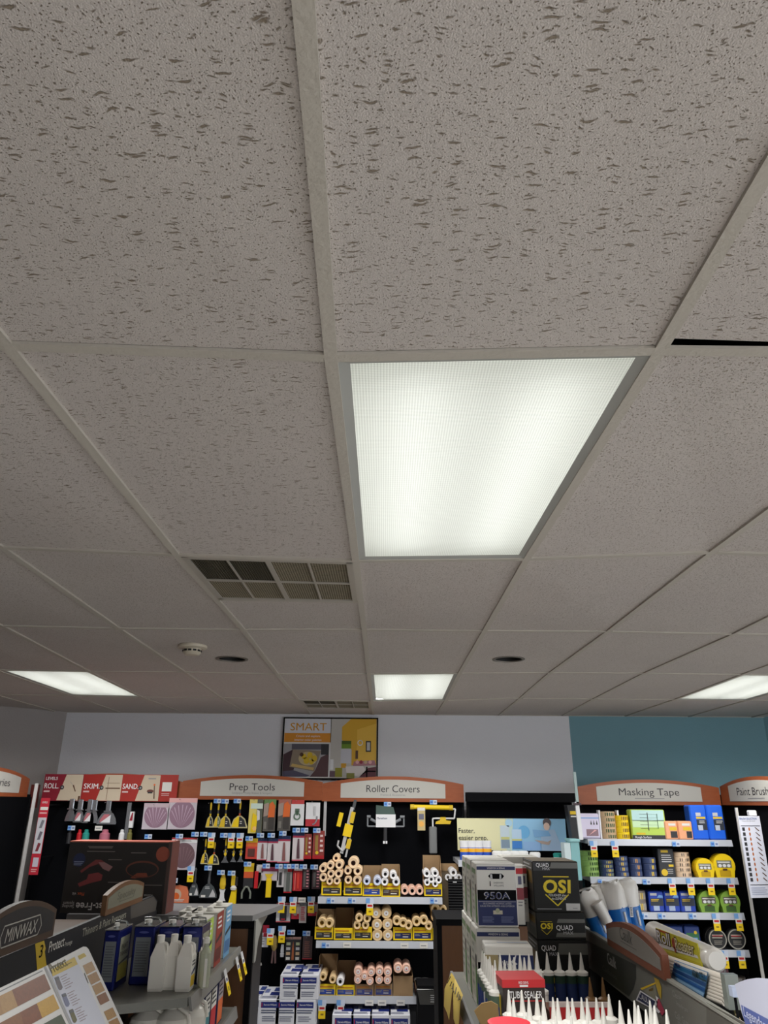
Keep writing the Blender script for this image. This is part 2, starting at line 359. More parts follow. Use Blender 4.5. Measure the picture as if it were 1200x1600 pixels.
# ------------------------------------------------------------------ vents
vf = M(176, 170, 160, rough=.5, metal=.2); vdark = M(18, 16, 14, rough=.9)
def louver_mat(name, c, k):
    m = M(c[0], c[1], c[2], rough=.8).copy(); m.name = name
    nt, N, L = nodes(m); p = nt.nodes['Principled BSDF']
    tc = N('ShaderNodeTexCoord'); wv = N('ShaderNodeTexWave', bands_direction='X'); wv.inputs['Scale'].default_value = k; L(tc.outputs['Object'], wv.inputs['Vector'])
    mx = N('ShaderNodeMixRGB', blend_type='MULTIPLY'); mx.inputs[0].default_value = .6; mx.inputs[1].default_value = p.inputs['Base Color'].default_value; L(wv.outputs[0], mx.inputs[2]); L(mx.outputs[0], p.inputs['Base Color'])
    return m
LV = louver_mat('eggcrate_louver', (104, 98, 84), 34); LV2 = louver_mat('dusty_louver', (158, 148, 128), 34)
for (i, j), f in VENTS.items():
    c = cell(i, j, .5, f/2)
    t = thing('ceiling_vent', 'dusty square ceiling air vent beside the large lit panel' if j == 1 else 'small ceiling air vent close to the back wall above the SMART poster', 'vent', c)
    P = lambda a, b, z=0: cell(i, j, a, b*f)-c+Vector((0, 0, z))
    def strip(mb, a0, b0, a1, b1, m, z0, z1):
        v = [P(a0, b0, z0), P(a1, b0, z0), P(a1, b1, z0), P(a0, b1, z0)]+[P(a0, b0, z1), P(a1, b0, z1), P(a1, b1, z1), P(a0, b1, z1)]
        mb.add(v, [(0, 3, 2, 1), (4, 5, 6, 7), (0, 1, 5, 4), (1, 2, 6, 5), (2, 3, 7, 6), (3, 0, 4, 7)], m)
    fm = MB(); E = .02; Wd = .035
    for a in ((E, E, 1-E, E+Wd), (E, 1-E-Wd, 1-E, 1-E), (E, E, E+Wd, 1-E), (1-E-Wd, E, 1-E, 1-E)): strip(fm, *a, vf, -.001, .004)
    for a in ((.485, .05, .515, .95), (.05, .485, .95, .515)): strip(fm, *a, vf, -.0005, .004)
    for x in (.27, .73): strip(fm, x-.006, .05, x+.006, .95, vf, 0, .004)
    fm.build('vent_frame', t)
    k = 0
    for (x0, y0, x1, y1, op) in ((.05, .05, .485, .485, 1), (.515, .05, .95, .485, 0), (.05, .515, .485, .95, 0), (.515, .515, .95, .95, 0)):
        g = MB(); n = 26
        if op:      # the panel one can look up into
            for q in range(n):
                x = x0+(x1-x0)*(q+.5)/n; strip(g, x-.0012, y0, x+.0012, y1, LV, .004, .022)
            for q in range(14):
                y = y0+(y1-y0)*(q+.5)/14; strip(g, x0, y-.0022, x1, y+.0022, LV, .004, .022)
            g.build('louver', t)
        else:
            strip(g, x0, y0, x1, y1, LV2, .006, .008)
            for q in range(14):
                y = y0+(y1-y0)*(q+.5)/14; strip(g, x0, y-.004, x1, y+.004, LV2, .003, .006)
            g.build('louver', t)
    b = MB(); strip(b, .03, .03, .97, .97, vdark, .10, .101)
    for a in ((.03, .03, .97, .035), (.03, .965, .97, .97), (.03, .03, .035, .97), (.965, .03, .97, .97)): strip(b, *a, vdark, .004, .10)
    b.build('duct_box', t)

# ------------------------------------------------------------------ recessed cans and smoke detector
RIM = M(120, 112, 104, rough=.5, metal=.3); BLK = M(10, 10, 10, rough=.6)
for (i, j), (a, b, r) in HOLES.items():
    c = cell(i, j, a, b)+up
    t = thing('recessed_downlight', 'unlit black recessed ceiling light beside smoke detector' if i < 0 else 'unlit black recessed ceiling light on its own, right of centre', 'light', c, 0, 'recessed downlights')
    m = MB(); m.lathe([(r*.93, .002), (r*.95, -.004), (r*1.14, -.003), (r*1.14, .001)], RIM, n=32, cap=False); m.build('trim_ring', t)
    m = MB(); m.lathe([(r*.95, -.002), (r*.9, .05), (r*.7, .12), (r*.3, .15), (.0001, .15)], BLK, n=32, cap=False); m.build('reflector', t)
c = cell(-2, 2, .43, .33)+up
t = thing('smoke_detector', 'round cream smoke detector on ceiling left of the vent', 'detector', c)
cr = M(196, 186, 168, rough=.5)
m = MB(); m.lathe([(.078, 0), (.08, -.004), (.078, -.014), (.06, -.02)], cr, n=32); m.build('mounting_base', t)
m = MB(); m.lathe([(.05, -.019), (.05, -.04), (.036, -.052), (.0001, -.054)], cr, n=24)
m.build('sensor_head', t)
m = MB()
for k in range(12):
    a = 2*PI*k/12; m.T = Matrix.Rotation(a, 4, 'Z'); m.box(.047, -.009, -.036, .0515, .009, -.026, BLK)
m.build('sensor_slots', t)

# ------------------------------------------------------------------ walls and floor
WHITE = wall_mat('white_wall_paint', (228, 228, 234)); TEAL = wall_mat('teal_wall_paint', (118, 158, 170)); GREYW = wall_mat('taupe_wall_paint', (166, 160, 158))  # left walls wear a taupe paint, darker and warmer than the white
WY = 7.252
m = MB(); m.box(-3.06, WY, 0, 1.785, WY+.1, CZ+.2, WHITE); m.box(1.785, WY, 0, 3.66, WY+.1, CZ+.2, TEAL); struct(m.build('wall_back'))
def wall(name, a, b, mt):
    a = Vector((a[0], a[1], 0)); b = Vector((b[0], b[1], 0)); d = (b-a).normalized(); n = Vector((-d.y, d.x, 0))*.1
    m = MB(); m.obox(a, b-a, n, (0, 0, CZ+.2), mt); return struct(m.build(name))
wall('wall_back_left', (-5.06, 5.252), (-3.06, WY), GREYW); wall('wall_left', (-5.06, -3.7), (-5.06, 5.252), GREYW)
wall('wall_back_right', (3.66, WY), (5.66, 5.252), TEAL); wall('wall_right', (5.66, 5.252), (5.66, 3.4), WHITE)
wall('wall_front', (2.0, -3.7), (-5.06, -3.7), WHITE)     # unseen wall, ends short so the added daylight enters at its right
FL = wood_mat('vinyl_floor', (172, 170, 166), (190, 188, 184), (2, 2, 2), .35)
m = MB(); m.box(-6, -3.8, -.05, 6.4, 7.4, 0, FL); struct(m.build('floor'))
# ------------------------------------------------------------------ colours
BLACK = M(15, 15, 18, rough=.8); PEG = M(7, 8, 13, rough=.9); CHAR = M(48, 48, 52); WHT = M(232, 232, 236, rough=.45); PAPER = M(226, 224, 220, rough=.7)
GREY = M(150, 150, 152); DGREY = M(84, 86, 90); LGREY = M(198, 198, 202); STEEL = M(196, 200, 208, rough=.22, metal=.85); SHELFG = M(176, 178, 184, rough=.4)
YEL = M(246, 210, 20); YEL2 = M(226, 190, 40); ORG = M(226, 110, 50); RED = M(196, 30, 40); CRIM = M(150, 26, 50); NAVY = M(28, 40, 96); BLUE = M(38, 84, 190); SKY = M(118, 168, 226)
GRN = M(96, 150, 60); LIME = M(186, 214, 90); KRAFT = M(160, 132, 100, rough=.85, var=.06); TAN = M(206, 176, 140); PURP = M(150, 118, 138); BROWN = M(92, 60, 40); MUST = M(214, 150, 30)
TXT = M(60, 58, 62); WTXT = M(240, 240, 242); PINK = M(232, 176, 176); TEALC = M(40, 150, 140); PEACH = M(240, 170, 128)
WOOD = wood_mat('reddish_header_wood', (146, 72, 38), (172, 94, 54), (2, 2, 14)); WOODP = wood_mat('brown_end_panel_wood', (96, 62, 38), (120, 80, 50), (14, 14, 1.5))
SIGNF = M(198, 196, 190, rough=.6)
YB = 6.93; YS = 6.86; YH = 6.80
def span(x0, y0, x1, y1, Y):
    """centre x, bottom z, top z, width of a pixel box standing at depth Y"""
    c = (x0+x1)/2; b = at(c, y1, Y=Y); t = at(c, y0, Y=Y); my = (y0+y1)/2
    return b.x, b.z, t.z, at(x1, my, Y=Y).x-at(x0, my, Y=Y).x

# ------------------------------------------------------------------ header signs
def arch(W, hs, hp, n=24, skew=0):
    return [(0, 0), (W, 0)]+[(W*(1-k/n), hs+(hp-hs)*(1-abs(2*k/n-1)**2.0)) for k in range(n+1)]
def header(x0, ys, yp, x1, yb, text, sub, label, Y=YS, loc=None, rz=0, W=None, hs=None, hp=None, ml=.13, wcap=None):
    if loc is None:
        a = at(x0, yb, Y=Y); W = at(x1, yb, Y=Y).x-a.x; hs = at((x0+x1)/2, ys, Y=Y).z-a.z; hp = at((x0+x1)/2, yp, Y=Y).z-a.z; loc = a
    t = thing('header_sign', label, 'sign', loc, rz, 'arched header signs')
    m = MB(); m.prism(arch(W, hs, hp), (0, 0, 0), (1, 0, 0), (0, 0, 1), .03, WOOD); m.build('wood_frame', t)
    m = MB(); k0 = ml*W; n = 20; P = [(k0, .03), (W-k0, .03)]
    f = lambda u: hs+(hp-hs)*(1-abs(2*u/W-1)**2.0)-.028
    P += [(W-k0-(W-2*k0)*k/n, f(W-k0-(W-2*k0)*k/n)) for k in range(n+1)]
    m.prism(P, (0, -.003, 0), (1, 0, 0), (0, 0, 1), .003, SIGNF); m.build('sign_face', t)
    m = MB(); m.frame((0, -.003, 0)); m.write(text, W/2, .078, .058, TXT, 2, w=wcap)
    if sub: m.write(sub, W/2, .048, .017, GREY, 2)
    else:
        m.rect(W/2-.13, .050, W/2+.13, .056, GREY, 2)
    m.build('lettering', t)
    return t
header(283, 1221, 1211, 503, 1249, 'Prep Tools', 'Sandpaper, Putty Knives & Scrapers', 'arched wooden Prep Tools header sign with grey face', wcap=.40)
header(503, 1225, 1213, 725, 1252, 'Roller Covers', 'Frames & Accessories', 'arched wooden Roller Covers header sign with grey face', wcap=.47)
header(905, 1230, 1218, 1127, 1257, 'Masking Tape', '', 'arched wooden Masking Tape header sign against the teal wall', wcap=.53)
t_ = header(65, 1221, 1208, 283, 1249, '', '', 'arched wooden header sign mostly covered by the ROLL SKIM SAND banner') if False else None
a = at(65, 1249, Y=YS); W = at(283, 1249, Y=YS).x-a.x; hs = at(170, 1221, Y=YS).z-a.z; hp = at(170, 1208.5, Y=YS).z-a.z
t = thing('header_sign', 'arched wooden header sign behind the ROLL SKIM SAND banner', 'sign', a, 0, 'arched header signs')
m = MB(); m.prism(arch(W, hs, hp), (0, 0, 0), (1, 0, 0), (0, 0, 1), .03, WOOD); m.build('wood_frame', t)

# banner with three posters
a = at(64, 1251, Y=YS-.03); W = at(275, 1253, Y=YS-.03).x-a.x; H = at(170, 1210, Y=YS-.03).z-a.z
t = thing('poster_banner', 'red and tan ROLL SKIM SAND poster banner on left header', 'banner', a)
s = W/211.0
for k, (u0, u1, us, name) in enumerate(((0, 62, 27, 'ROLL.'), (62, 123, 27, 'SKIM.'), (123, 211, 27, 'SAND.'))):
    m = MB(); cr = (M(136, 22, 44), M(164, 36, 30), M(168, 40, 30))[k]; u0 *= s; u1 *= s
    m.box(u0, 0, 0, u1, .006, H, cr); m.frame()
    w = 62*s; tanr = M(206, 190, 168, rough=.6)
    m.poly([(u0+.38*w, .004), (u0+.98*w if k < 2 else u0+.96*w, .004), (u0+.98*w if k < 2 else u0+.96*w, H-.004), (u0+.55*w, H-.004)], tanr, 1)
    m.write(name, u0+.03*w, H*.46, .042, WTXT, 3, align='l', bold=.03, maxw=w*.36 if k < 1 else w*.40)
    m.rect(u0+.03*w, H*.32, u0+.18*w, H*.38, M(220, 190, 190), 3)
    m.disc(u0+.48*w, H*.5, .018, CHAR, 3); m.disc(u0+.485*w, H*.5, .008, GREY, 4)
    if k == 0:
        m.write('LEVEL5', u0+.04*w, H*.78, .024, WTXT, 3, align='l', bold=.03); m.poly([(u0+.74*w, H*.58), (u0+.77*w, H*.6), (u0+.84*w, H*.36), (u0+.82*w, H*.34)], BROWN, 3)
        m.poly([(u0+.66*w, H*.72), (u0+.67*w, H*.72), (u0+.75*w, H*.58), (u0+.74*w, H*.58)], GREY, 3); m.rect(u0+.92*w, .004, u0+.97*w, H*.18, BROWN, 3)
    if k == 1:
        m.rect(u0+.58*w, H*.46, u0+.95*w, H*.5, BROWN, 3); m.rect(u0+.63*w, .01, u0+.645*w, H*.9, M(150, 120, 100), 3); m.rect(u0+.6*w, H*.66, u0+.93*w, H*.68, M(150, 130, 110), 3)
    if k == 2:
        m.disc(u0+.74*w, H*.38, .03, M(110, 60, 50), 3, ry=.014); m.rect(u0+.68*w, H*.3, u0+.80*w, H*.36, CHAR, 4); m.poly([(u0+.84*w, H*.1), (u0+.87*w, H*.1), (u0+.84*w, H*.6), (u0+.82*w, H*.6)], BROWN, 3)
        m.disc(u0+.83*w, H*.62, .008, ORG, 4); m.lines(u0+.66*w, H*.8, u0+.9*w, H*.9, 1, GREY, 3)
        m.rect(u0+1.03*w, H*.38, u0+1.27*w, H*.72, PAPER, 3); m.lines(u0+1.03*w, H*.2, u0+1.27*w, H*.32, 2, M(220, 180, 180), 3)
    m.build('poster', t)

# ------------------------------------------------------------------ gondola bays on the back wall
def bay(name, label, px0, px1, ytop=1240, shelves=(), panel=PEG, canopy=False):
    x0 = at(px0, 1250, Y=YB).x; x1 = at(px1, 1250, Y=YB).x; zt = at((px0+px1)/2, ytop, Y=YB).z
    t = thing(name, label, 'shelving', ((x0+x1)/2, YB, 0), 0, 'gondola bays along back wall'); o = (x0+x1)/2
    m = MB(); m.box(x0-o+.022, 0, .1, x1-o-.022, .05, zt, panel); m.build('back_panel', t)
    for x in (x0-o+.002, x1-o-.022):
        m = MB(); m.box(x, -.012, 0, x+.02, .06, zt-.005, BLACK); m.build('upright', t)
    m = MB(); m.box(x0-o+.01, -.2, 0, x1-o-.01, -.013, .14, CHAR); m.build('base_deck', t)
    for (sx0, sx1, y, Yf) in shelves:
        a = at(sx0, y, Y=Yf); b = at(sx1, y, Y=Yf)
        m = MB(); m.box(a.x-o, Yf-YB, a.z-.03, b.x-o, -.002, a.z, SHELFG); sh = m.build('shelf', t)
        m = MB(); zr = .006; hgt = .042
        m.add([(a.x-o, Yf-YB, a.z+zr), (b.x-o, Yf-YB, a.z+zr), (b.x-o, Yf-YB-.012, a.z-hgt), (a.x-o, Yf-YB-.012, a.z-hgt),
               (a.x-o, Yf-YB+.006, a.z+zr), (b.x-o, Yf-YB+.006, a.z+zr), (b.x-o, Yf-YB+.0, a.z-hgt), (a.x-o, Yf-YB+.0, a.z-hgt)],
              [(0, 3, 2, 1), (0, 1, 5, 4), (3, 7, 6, 2), (0, 4, 7, 3), (1, 2, 6, 5), (4, 5, 6, 7)], M(196, 200, 210, rough=.28, metal=.25)); m.build('price_rail', sh)
    return t, o, x0, x1, zt
YF = 6.45
bayA = bay('pegboard_bay', 'black pegboard bay below the ROLL SKIM SAND banner', 65, 283)
bayB = bay('pegboard_bay', 'black pegboard bay below the Prep Tools sign', 283, 503)
bayC = bay('gondola_bay', 'black gondola bay with three shelves of roller covers', 503, 725, shelves=((497, 691, 1402, YF), (494, 685, 1471, YF), (493, 653, 1557, YF)))
bayD = bay('gondola_bay', 'black gondola bay with Faster easier prep poster', 729, 893, ytop=1240, shelves=((716, 893, 1345, YF),))
bayE = bay('gondola_bay', 'black gondola bay with shelves of masking tape', 905, 1127, ytop=1240, shelves=((918, 1143, 1312, YF), (922, 1152, 1371, YF), (926, 1162, 1426, YF), (932, 1170, 1484, YF), (935, 1178, 1545, YF)))
def hooks(b, pts, L=.12):
    t, o = b[0], b[1]
    for px, py in pts:
        p = at(px, py, Y=YB-L); m = MB(); m.tube((p.x-o, -L, p.z), (p.x-o, 0, p.z), .0028, STEEL, n=6); m.build('peg_hook', t)
# black valance over the poster bay
t, o, x0, x1, zt = bayD
m = MB(); zb = at(810, 1253, Y=6.80).z; z1 = at(810, 1238.5, Y=6.80).z; m.box(x0-o-.01, 6.80-YB, zb, x1-o+.03, -.0, z1, BLACK); m.build('canopy', t)

# ------------------------------------------------------------------ SMART poster
x, zb, zt, w = span(439, 1121, 589, 1218, 7.22)
t = thing('framed_poster', 'black framed SMART poster with tablet and yellow room, on white wall', 'poster', (x, 7.25, zb))
H = zt-zb; m = MB(); e = .012
for a in ((-w/2, 0, w/2, e), (-w/2, H-e, w/2, H), (-w/2, 0, -w/2+e, H), (w/2-e, 0, w/2, H)): m.box(a[0], -.03, a[1], a[2], 0, a[3], BLACK)
m.build('frame', t)
m = MB(); m.box(-w/2+e, -.02, e, w/2-e, -.002, H-e, PAPER); m.frame((-w/2, -.02, 0)); m.LAY = .001
px = lambda X: (X-439)/150*w
py = lambda Yp: (1218-Yp)/97*H
R = lambda X0, Y0, X1, Y1, c, l=1: m.rect(px(X0), py(Y1), px(X1), py(Y0), c, l)
Pg = lambda pts, c, l=2: m.poly([(px(a), py(b)) for a, b in pts], c, l)
R(441.5, 1123, 515, 1146, M(222, 222, 230)); m.write('SMART', px(479), py(1142), py(1130)-py(1142), MUST, 3, w=px(507)-px(450), bold=.02)
R(441.5, 1146, 515, 1160.5, M(224, 148, 40)); m.write('Create and explore', px(479), py(1152.5), .020, WTXT, 3); m.write('interior color palettes', px(479), py(1158.5), .020, WTXT, 3)
R(441.5, 1163, 512, 1214, M(170, 168, 172)); R(454, 1163, 512, 1172, M(96, 92, 104), 2); R(500, 1163, 512, 1180, CHAR, 3)
Pg([(441.5, 1180), (456, 1172), (462, 1190), (458, 1206), (441.5, 1206)], M(72, 48, 56)); Pg([(512, 1178), (500, 1184), (492, 1204), (484, 1214), (512, 1214)], M(92, 62, 66))
Pg([(456, 1172), (500, 1174), (491, 1206), (452, 1199)], M(150, 134, 116), 3); m.disc(px(480), py(1186), .088, M(206, 186, 140), 4, ry=.062)
for a, b, r in ((474, 1183, .022), (483, 1181, .026), (490, 1186, .026), (478, 1189, .028), (486, 1191, .022)): m.disc(px(a), py(b), r, YEL2, 5, ry=r*1.1)
m.disc(px(470), py(1180), .018, BROWN, 5); Pg([(456, 1194), (490, 1200), (489, 1204), (454, 1198)], M(212, 180, 110), 4); Pg([(441.5, 1206), (458, 1204), (484, 1212), (478, 1214), (441.5, 1214)], M(90, 86, 110), 4)
R(514, 1123, 586.5, 1216, M(196, 192, 186)); Pg([(532, 1136), (546, 1123), (586.5, 1123), (586.5, 1196), (548, 1196), (548, 1172), (532, 1156)], M(222, 172, 44)); Pg([(556, 1140), (586.5, 1130), (586.5, 1192), (556, 1188)], M(236, 190, 70), 3)
R(532, 1158, 547, 1170, M(112, 150, 34), 3); R(532, 1158, 547, 1163, M(70, 96, 20), 4); R(531, 1171, 547, 1193, M(206, 206, 214), 3)
m.ring(px(561), py(1161), .018, .026, WHT, 5); R(570, 1158, 578, 1175, CHAR, 5); R(571.5, 1160, 576.5, 1173, LGREY, 6); R(554, 1173, 558, 1186, BROWN, 5)
Pg([(552, 1190), (584, 1188), (586, 1196), (550, 1197)], M(176, 120, 130), 5)
for a in (557, 563, 570, 577): m.disc(px(a), py(1191), .016, (M(200, 90, 100), PINK, TAN, M(150, 40, 60))[a % 4], 6)
Pg([(539, 1198), (566, 1197), (572, 1206), (560, 1214), (540, 1207)], M(226, 218, 216), 6); Pg([(560, 1214), (574, 1200), (586.5, 1198), (586.5, 1214)], M(98, 42, 58), 6); R(571, 1198, 573, 1216, BLACK, 7); R(571, 1204, 586, 1206, BLACK, 7)
R(523, 1200, 534, 1214, M(150, 146, 40), 6); R(541, 1208, 553, 1216, M(140, 140, 60), 7); R(515, 1187, 520, 1203, WHT, 3); R(513, 1162, 514.5, 1216, WHT, 7); R(514.5, 1205, 523, 1214, M(110, 84, 96), 5)
R(532, 1193, 540, 1200, M(216, 160, 40), 5)
m.build('print', t)

# ------------------------------------------------------------------ price tags
def tagobj(kind, s=1.0):
    m = MB(); w = .062*s; h = .036*s
    def cellr(x0, z0, x1, z1, c): m.box(x0, 0, z0, x1, .0015, z1, c)
    if kind == 'b':
        cellr(-w/2, -h, 0, 0, SKY); cellr(0, -h, w/2, 0, M(206, 214, 232)); m.frame(); m.rect(-w*.42, -h*.6, -w*.1, -h*.35, BLUE, 1); m.rect(w*.1, -h*.7, w*.4, -h*.3, M(120, 140, 180), 1)
    if kind == 'w': cellr(-w/2, -h, w/2, 0, PAPER); m.frame(); m.rect(-w*.35, -h*.6, w*.3, -h*.4, GREY, 1)
    if kind == 'y':
        cellr(-w/2, -h, 0, 0, SKY); cellr(0, -h, w/2, 0, M(206, 214, 232)); cellr(-w*.42, -h*1.9, w*.42, -h, PAPER); cellr(-w*.42, -h*3.3, w*.42, -h*1.9, YEL)
        m.frame(); m.rect(-w*.3, -h*1.65, w*.3, -h*1.25, RED, 1); m.rect(-w*.15, -h*2.7, w*.2, -h*2.4, M(150, 120, 10), 1)
    if kind == 'g': cellr(-w*.42, -h*1.4, w*.42, 0, YEL)
    return m
KN = {'b': 'blue price tag', 'w': 'white price tag', 'y': 'yellow flapped sale tag', 'g': 'yellow sale tag'}
def tags(kind, pts, where, Y=6.765, s=1.0, tilt=0):
    base = None
    for i, (px_, py_) in enumerate(pts):
        p = at(px_, py_, Y=Y); n = nth(i, len(pts)); lb = KN[kind]+' '+where+(', '+n if n else '')
        if base is None:
            base = single(tagobj(kind, s), 'price_tag', lb, 'price tag', p, 0, 'price tags '+where)
        else:
            o = base.copy(); COL.objects.link(o); o.location = p; o['label'] = lb
tags('b', [(112, 1290), (232, 1303.5), (280.5, 1303)], 'on hooks of the sanding pegboard')
tags('w', [(154.5, 1290.5)], 'below the widest chrome taping knife')
tags('b', [(340, 1248), (352, 1248.5), (371, 1248)], 'above the black and yellow putty knives')
tags('b', [(305, 1300), (318.5, 1300), (350, 1301.5)], 'below the topmost putty knives')
tags('y', [(331, 1301), (362, 1301.5), (375.5, 1301.5)], 'over the second row of putty knives')
tags('b', [(389.5, 1306.5), (407, 1301.5), (424, 1301.5), (442, 1298.5), (463, 1293.5), (476, 1293.5), (495, 1294)], 'over the red and white blade packs')
tags('y', [(299, 1353.5)], 'beside the small black flexible knife')
tags('b', [(325.5, 1352.5), (345.5, 1359.5), (362, 1360.5), (387, 1346.5), (416, 1349.5)], 'above the wide knives and yellow scrapers')
tags('b', [(436, 1350), (449, 1350), (461, 1350), (474, 1350.5), (491, 1351)], 'above the narrow red scraper packs')
tags('y', [(440.5, 1401), (458.5, 1401.5), (486.5, 1401)], 'on the lower hooks beside the roller shelves')
tags('w', [(472, 1402.5)], 'between two yellow sale flaps on the lower hooks')
tags('y', [(423, 1450.5), (441, 1447)], 'on the lowest hooks near the wire brush')
tags('b', [(400.5, 1442), (455, 1453), (479, 1454.5)], 'on the lowest pegboard hooks')
tags('b', [(272, 1372)], 'above the orange boxed disc')
tags('b', [(605.5, 1253), (677, 1250)], 'above the hanging roller frames')
tags('b', [(517, 1403.5), (550, 1403.5), (678, 1403.5)], 'on the top roller shelf rail', Y=6.432)
tags('y', [(578, 1403.5)], 'under the top roller shelf', Y=6.432)
tags('b', [(509, 1473)], 'at left end of the middle roller shelf rail', Y=6.432)
tags('w', [(542.5, 1472.5), (632, 1473.5), (662, 1473.5)], 'on the middle roller shelf rail', Y=6.432)
tags('y', [(503.5, 1562.5), (532.5, 1562.5)], 'under the bottom roller shelf', Y=6.432)
tags('w', [(577, 1562.5), (597, 1562.5), (626, 1562.5)], 'on the bottom roller shelf rail', Y=6.432)
tags('y', [(927, 1314), (960, 1314)], 'under the top masking tape shelf', Y=6.432)
tags('b', [(1056, 1315), (1116, 1315)], 'on the top masking tape shelf rail', Y=6.432)
tags('y', [(1049, 1372.5), (1078, 1372.5), (1109, 1372.5), (1141, 1372.5)], 'under the second masking tape shelf', Y=6.432)
tags('b', [(940, 1374), (975, 1374), (1010, 1374)], 'on the second masking tape shelf rail', Y=6.432)
tags('b', [(1006, 1427.5), (1034, 1427.5), (1082, 1427.5)], 'on the third masking tape shelf rail', Y=6.432)
tags('y', [(1118, 1427.5), (1153, 1427.5)], 'under the third masking tape shelf', Y=6.432)
tags('y', [(1131, 1485.5), (1157, 1485.5)], 'under the fourth masking tape shelf', Y=6.432)
# ------------------------------------------------------------------ goods hanging on the back wall pegboard
def hung(px0, py0, px1, py1, Y=YH):
    x, zb, zt, w = span(px0, py0, px1, py1, Y); return Vector((x, Y, zb)), w, zt-zb
def hookat(b, px_, py_, Y=YH):
    p = at(px_, py_, Y=Y); t, o = b[0], b[1]
    m = MB(); m.tube((p.x-o, Y-YB-.03, p.z), (p.x-o, .001, p.z), .0028, STEEL, n=6); m.build('peg_hook', t)
def bladeshape(w, h, waist=.28, top=.55):
    return [(-w/2, 0), (w/2, 0), (w/2*.98, h*.08), (w*waist/2*1.5, h*top*.9), (w*waist/2, h*top), (-w*waist/2, h*top), (-w*waist/2*1.5, h*top*.9), (-w/2*.98, h*.08)]
# chrome taping knives
def taping(px0, px1, y0, y1, label, lab=True):
    p, w, h = hung(px0, y0, px1, y1)
    t = thing('taping_knife', label, 'knife', p, 0, 'chrome taping knives')
    bell = [(-w/2, 0), (w/2, 0), (w/2, .012), (w*.44, h*.25), (w*.30, h*.45), (w*.12, h*.54), (-w*.12, h*.54), (-w*.30, h*.45), (-w*.44, h*.25), (-w/2, .012)]
    m = MB(); m.prism(bell, (0, 0, 0), (1, 0, 0), (0, 0, 1), .003, STEEL); m.box(-w/2, -.004, 0, w/2, .0, .014, STEEL); m.build('blade', t)
    hw_ = min(.022, w*.25); m = MB(); m.rbox(-hw_, -.012, h*.54, hw_, .012, h, STEEL, .005); m.box(-hw_*1.5, -.01, h*.52, hw_*1.5, .01, h*.57, STEEL); m.build('handle', t)
    if lab:
        m = MB(); m.poly([(-w*.38, h*.04), (w*.2, h*.04), (w*.2, h*.46)], WHT, 3) if False else None
        m.frame((0, -.004, 0)); m.poly([(-w*.32, h*.07), (w*.18, h*.07), (w*.18, h*.4)], WHT, 3); m.poly([(-w*.36, h*.07), (w*.02, h*.26), (w*.12, h*.42), (-w*.16, h*.42), (-w*.34, h*.2)], M(190, 110, 120), 2); m.build('sticker', t)
    hookat(bayA, (px0+px1)/2, y0+3)
for k, (a, b, y0, y1) in enumerate(((101, 116, 1248, 1283), (114, 130, 1249, 1285), (128, 146, 1249, 1286), (137, 152, 1250, 1286), (151, 181, 1251, 1288))):
    taping(a, b, y0, y1, ['narrow chrome taping knife, leftmost on the pegboard', 'chrome taping knife with red sticker, second from left', 'chrome taping knife with red sticker, third from left', 'plain chrome taping knife left of the widest one', 'widest chrome taping knife with bell shaped blade'][k], k in (1, 2, 4))
p, w, h = hung(193, 1254, 199, 1311); t = thing('skimming_blade', 'long thin silver skimming blade hung upright beside the sanding pads', 'blade', p)
m = MB(); m.box(-w/2, -.004, 0, w/2, .02, h, STEEL); m.build('blade', t); m = MB(); m.rbox(w*.4, -.01, h*.3, w*1.5, .02, h*.75, WHT); m.frame((0, -.01, 0)); m.poly([(w*.5, h*.5), (w*1.3, h*.5), (w*1.3, h*.72), (w, h*.72)], CRIM, 2); m.build('label_card', t)
for k, (a, b, c) in enumerate(((103, 110, CHAR), (118, 126, RED), (127, 138, TEALC), (154, 170, M(190, 110, 130)), (184, 193, WHT), (197, 205, M(120, 116, 60)))):
    p, w, h = hung(a, 1296, b, 1318); m = MB()
    m.lathe([(w/2, 0), (w/2*.96, h*.7), (w*.3, h*.8), (w*.3, h*.95), (w*.2, h)], c, n=12); m.rect(-.001, 0, .001, .001, c)
    single(m, 'hanging_jar_tool', ['small black', 'small red', 'small dark green', 'glossy pink', 'small white', 'small olive'][k]+' tool hanging just above the black boxed sanding kit', 'tool', p)
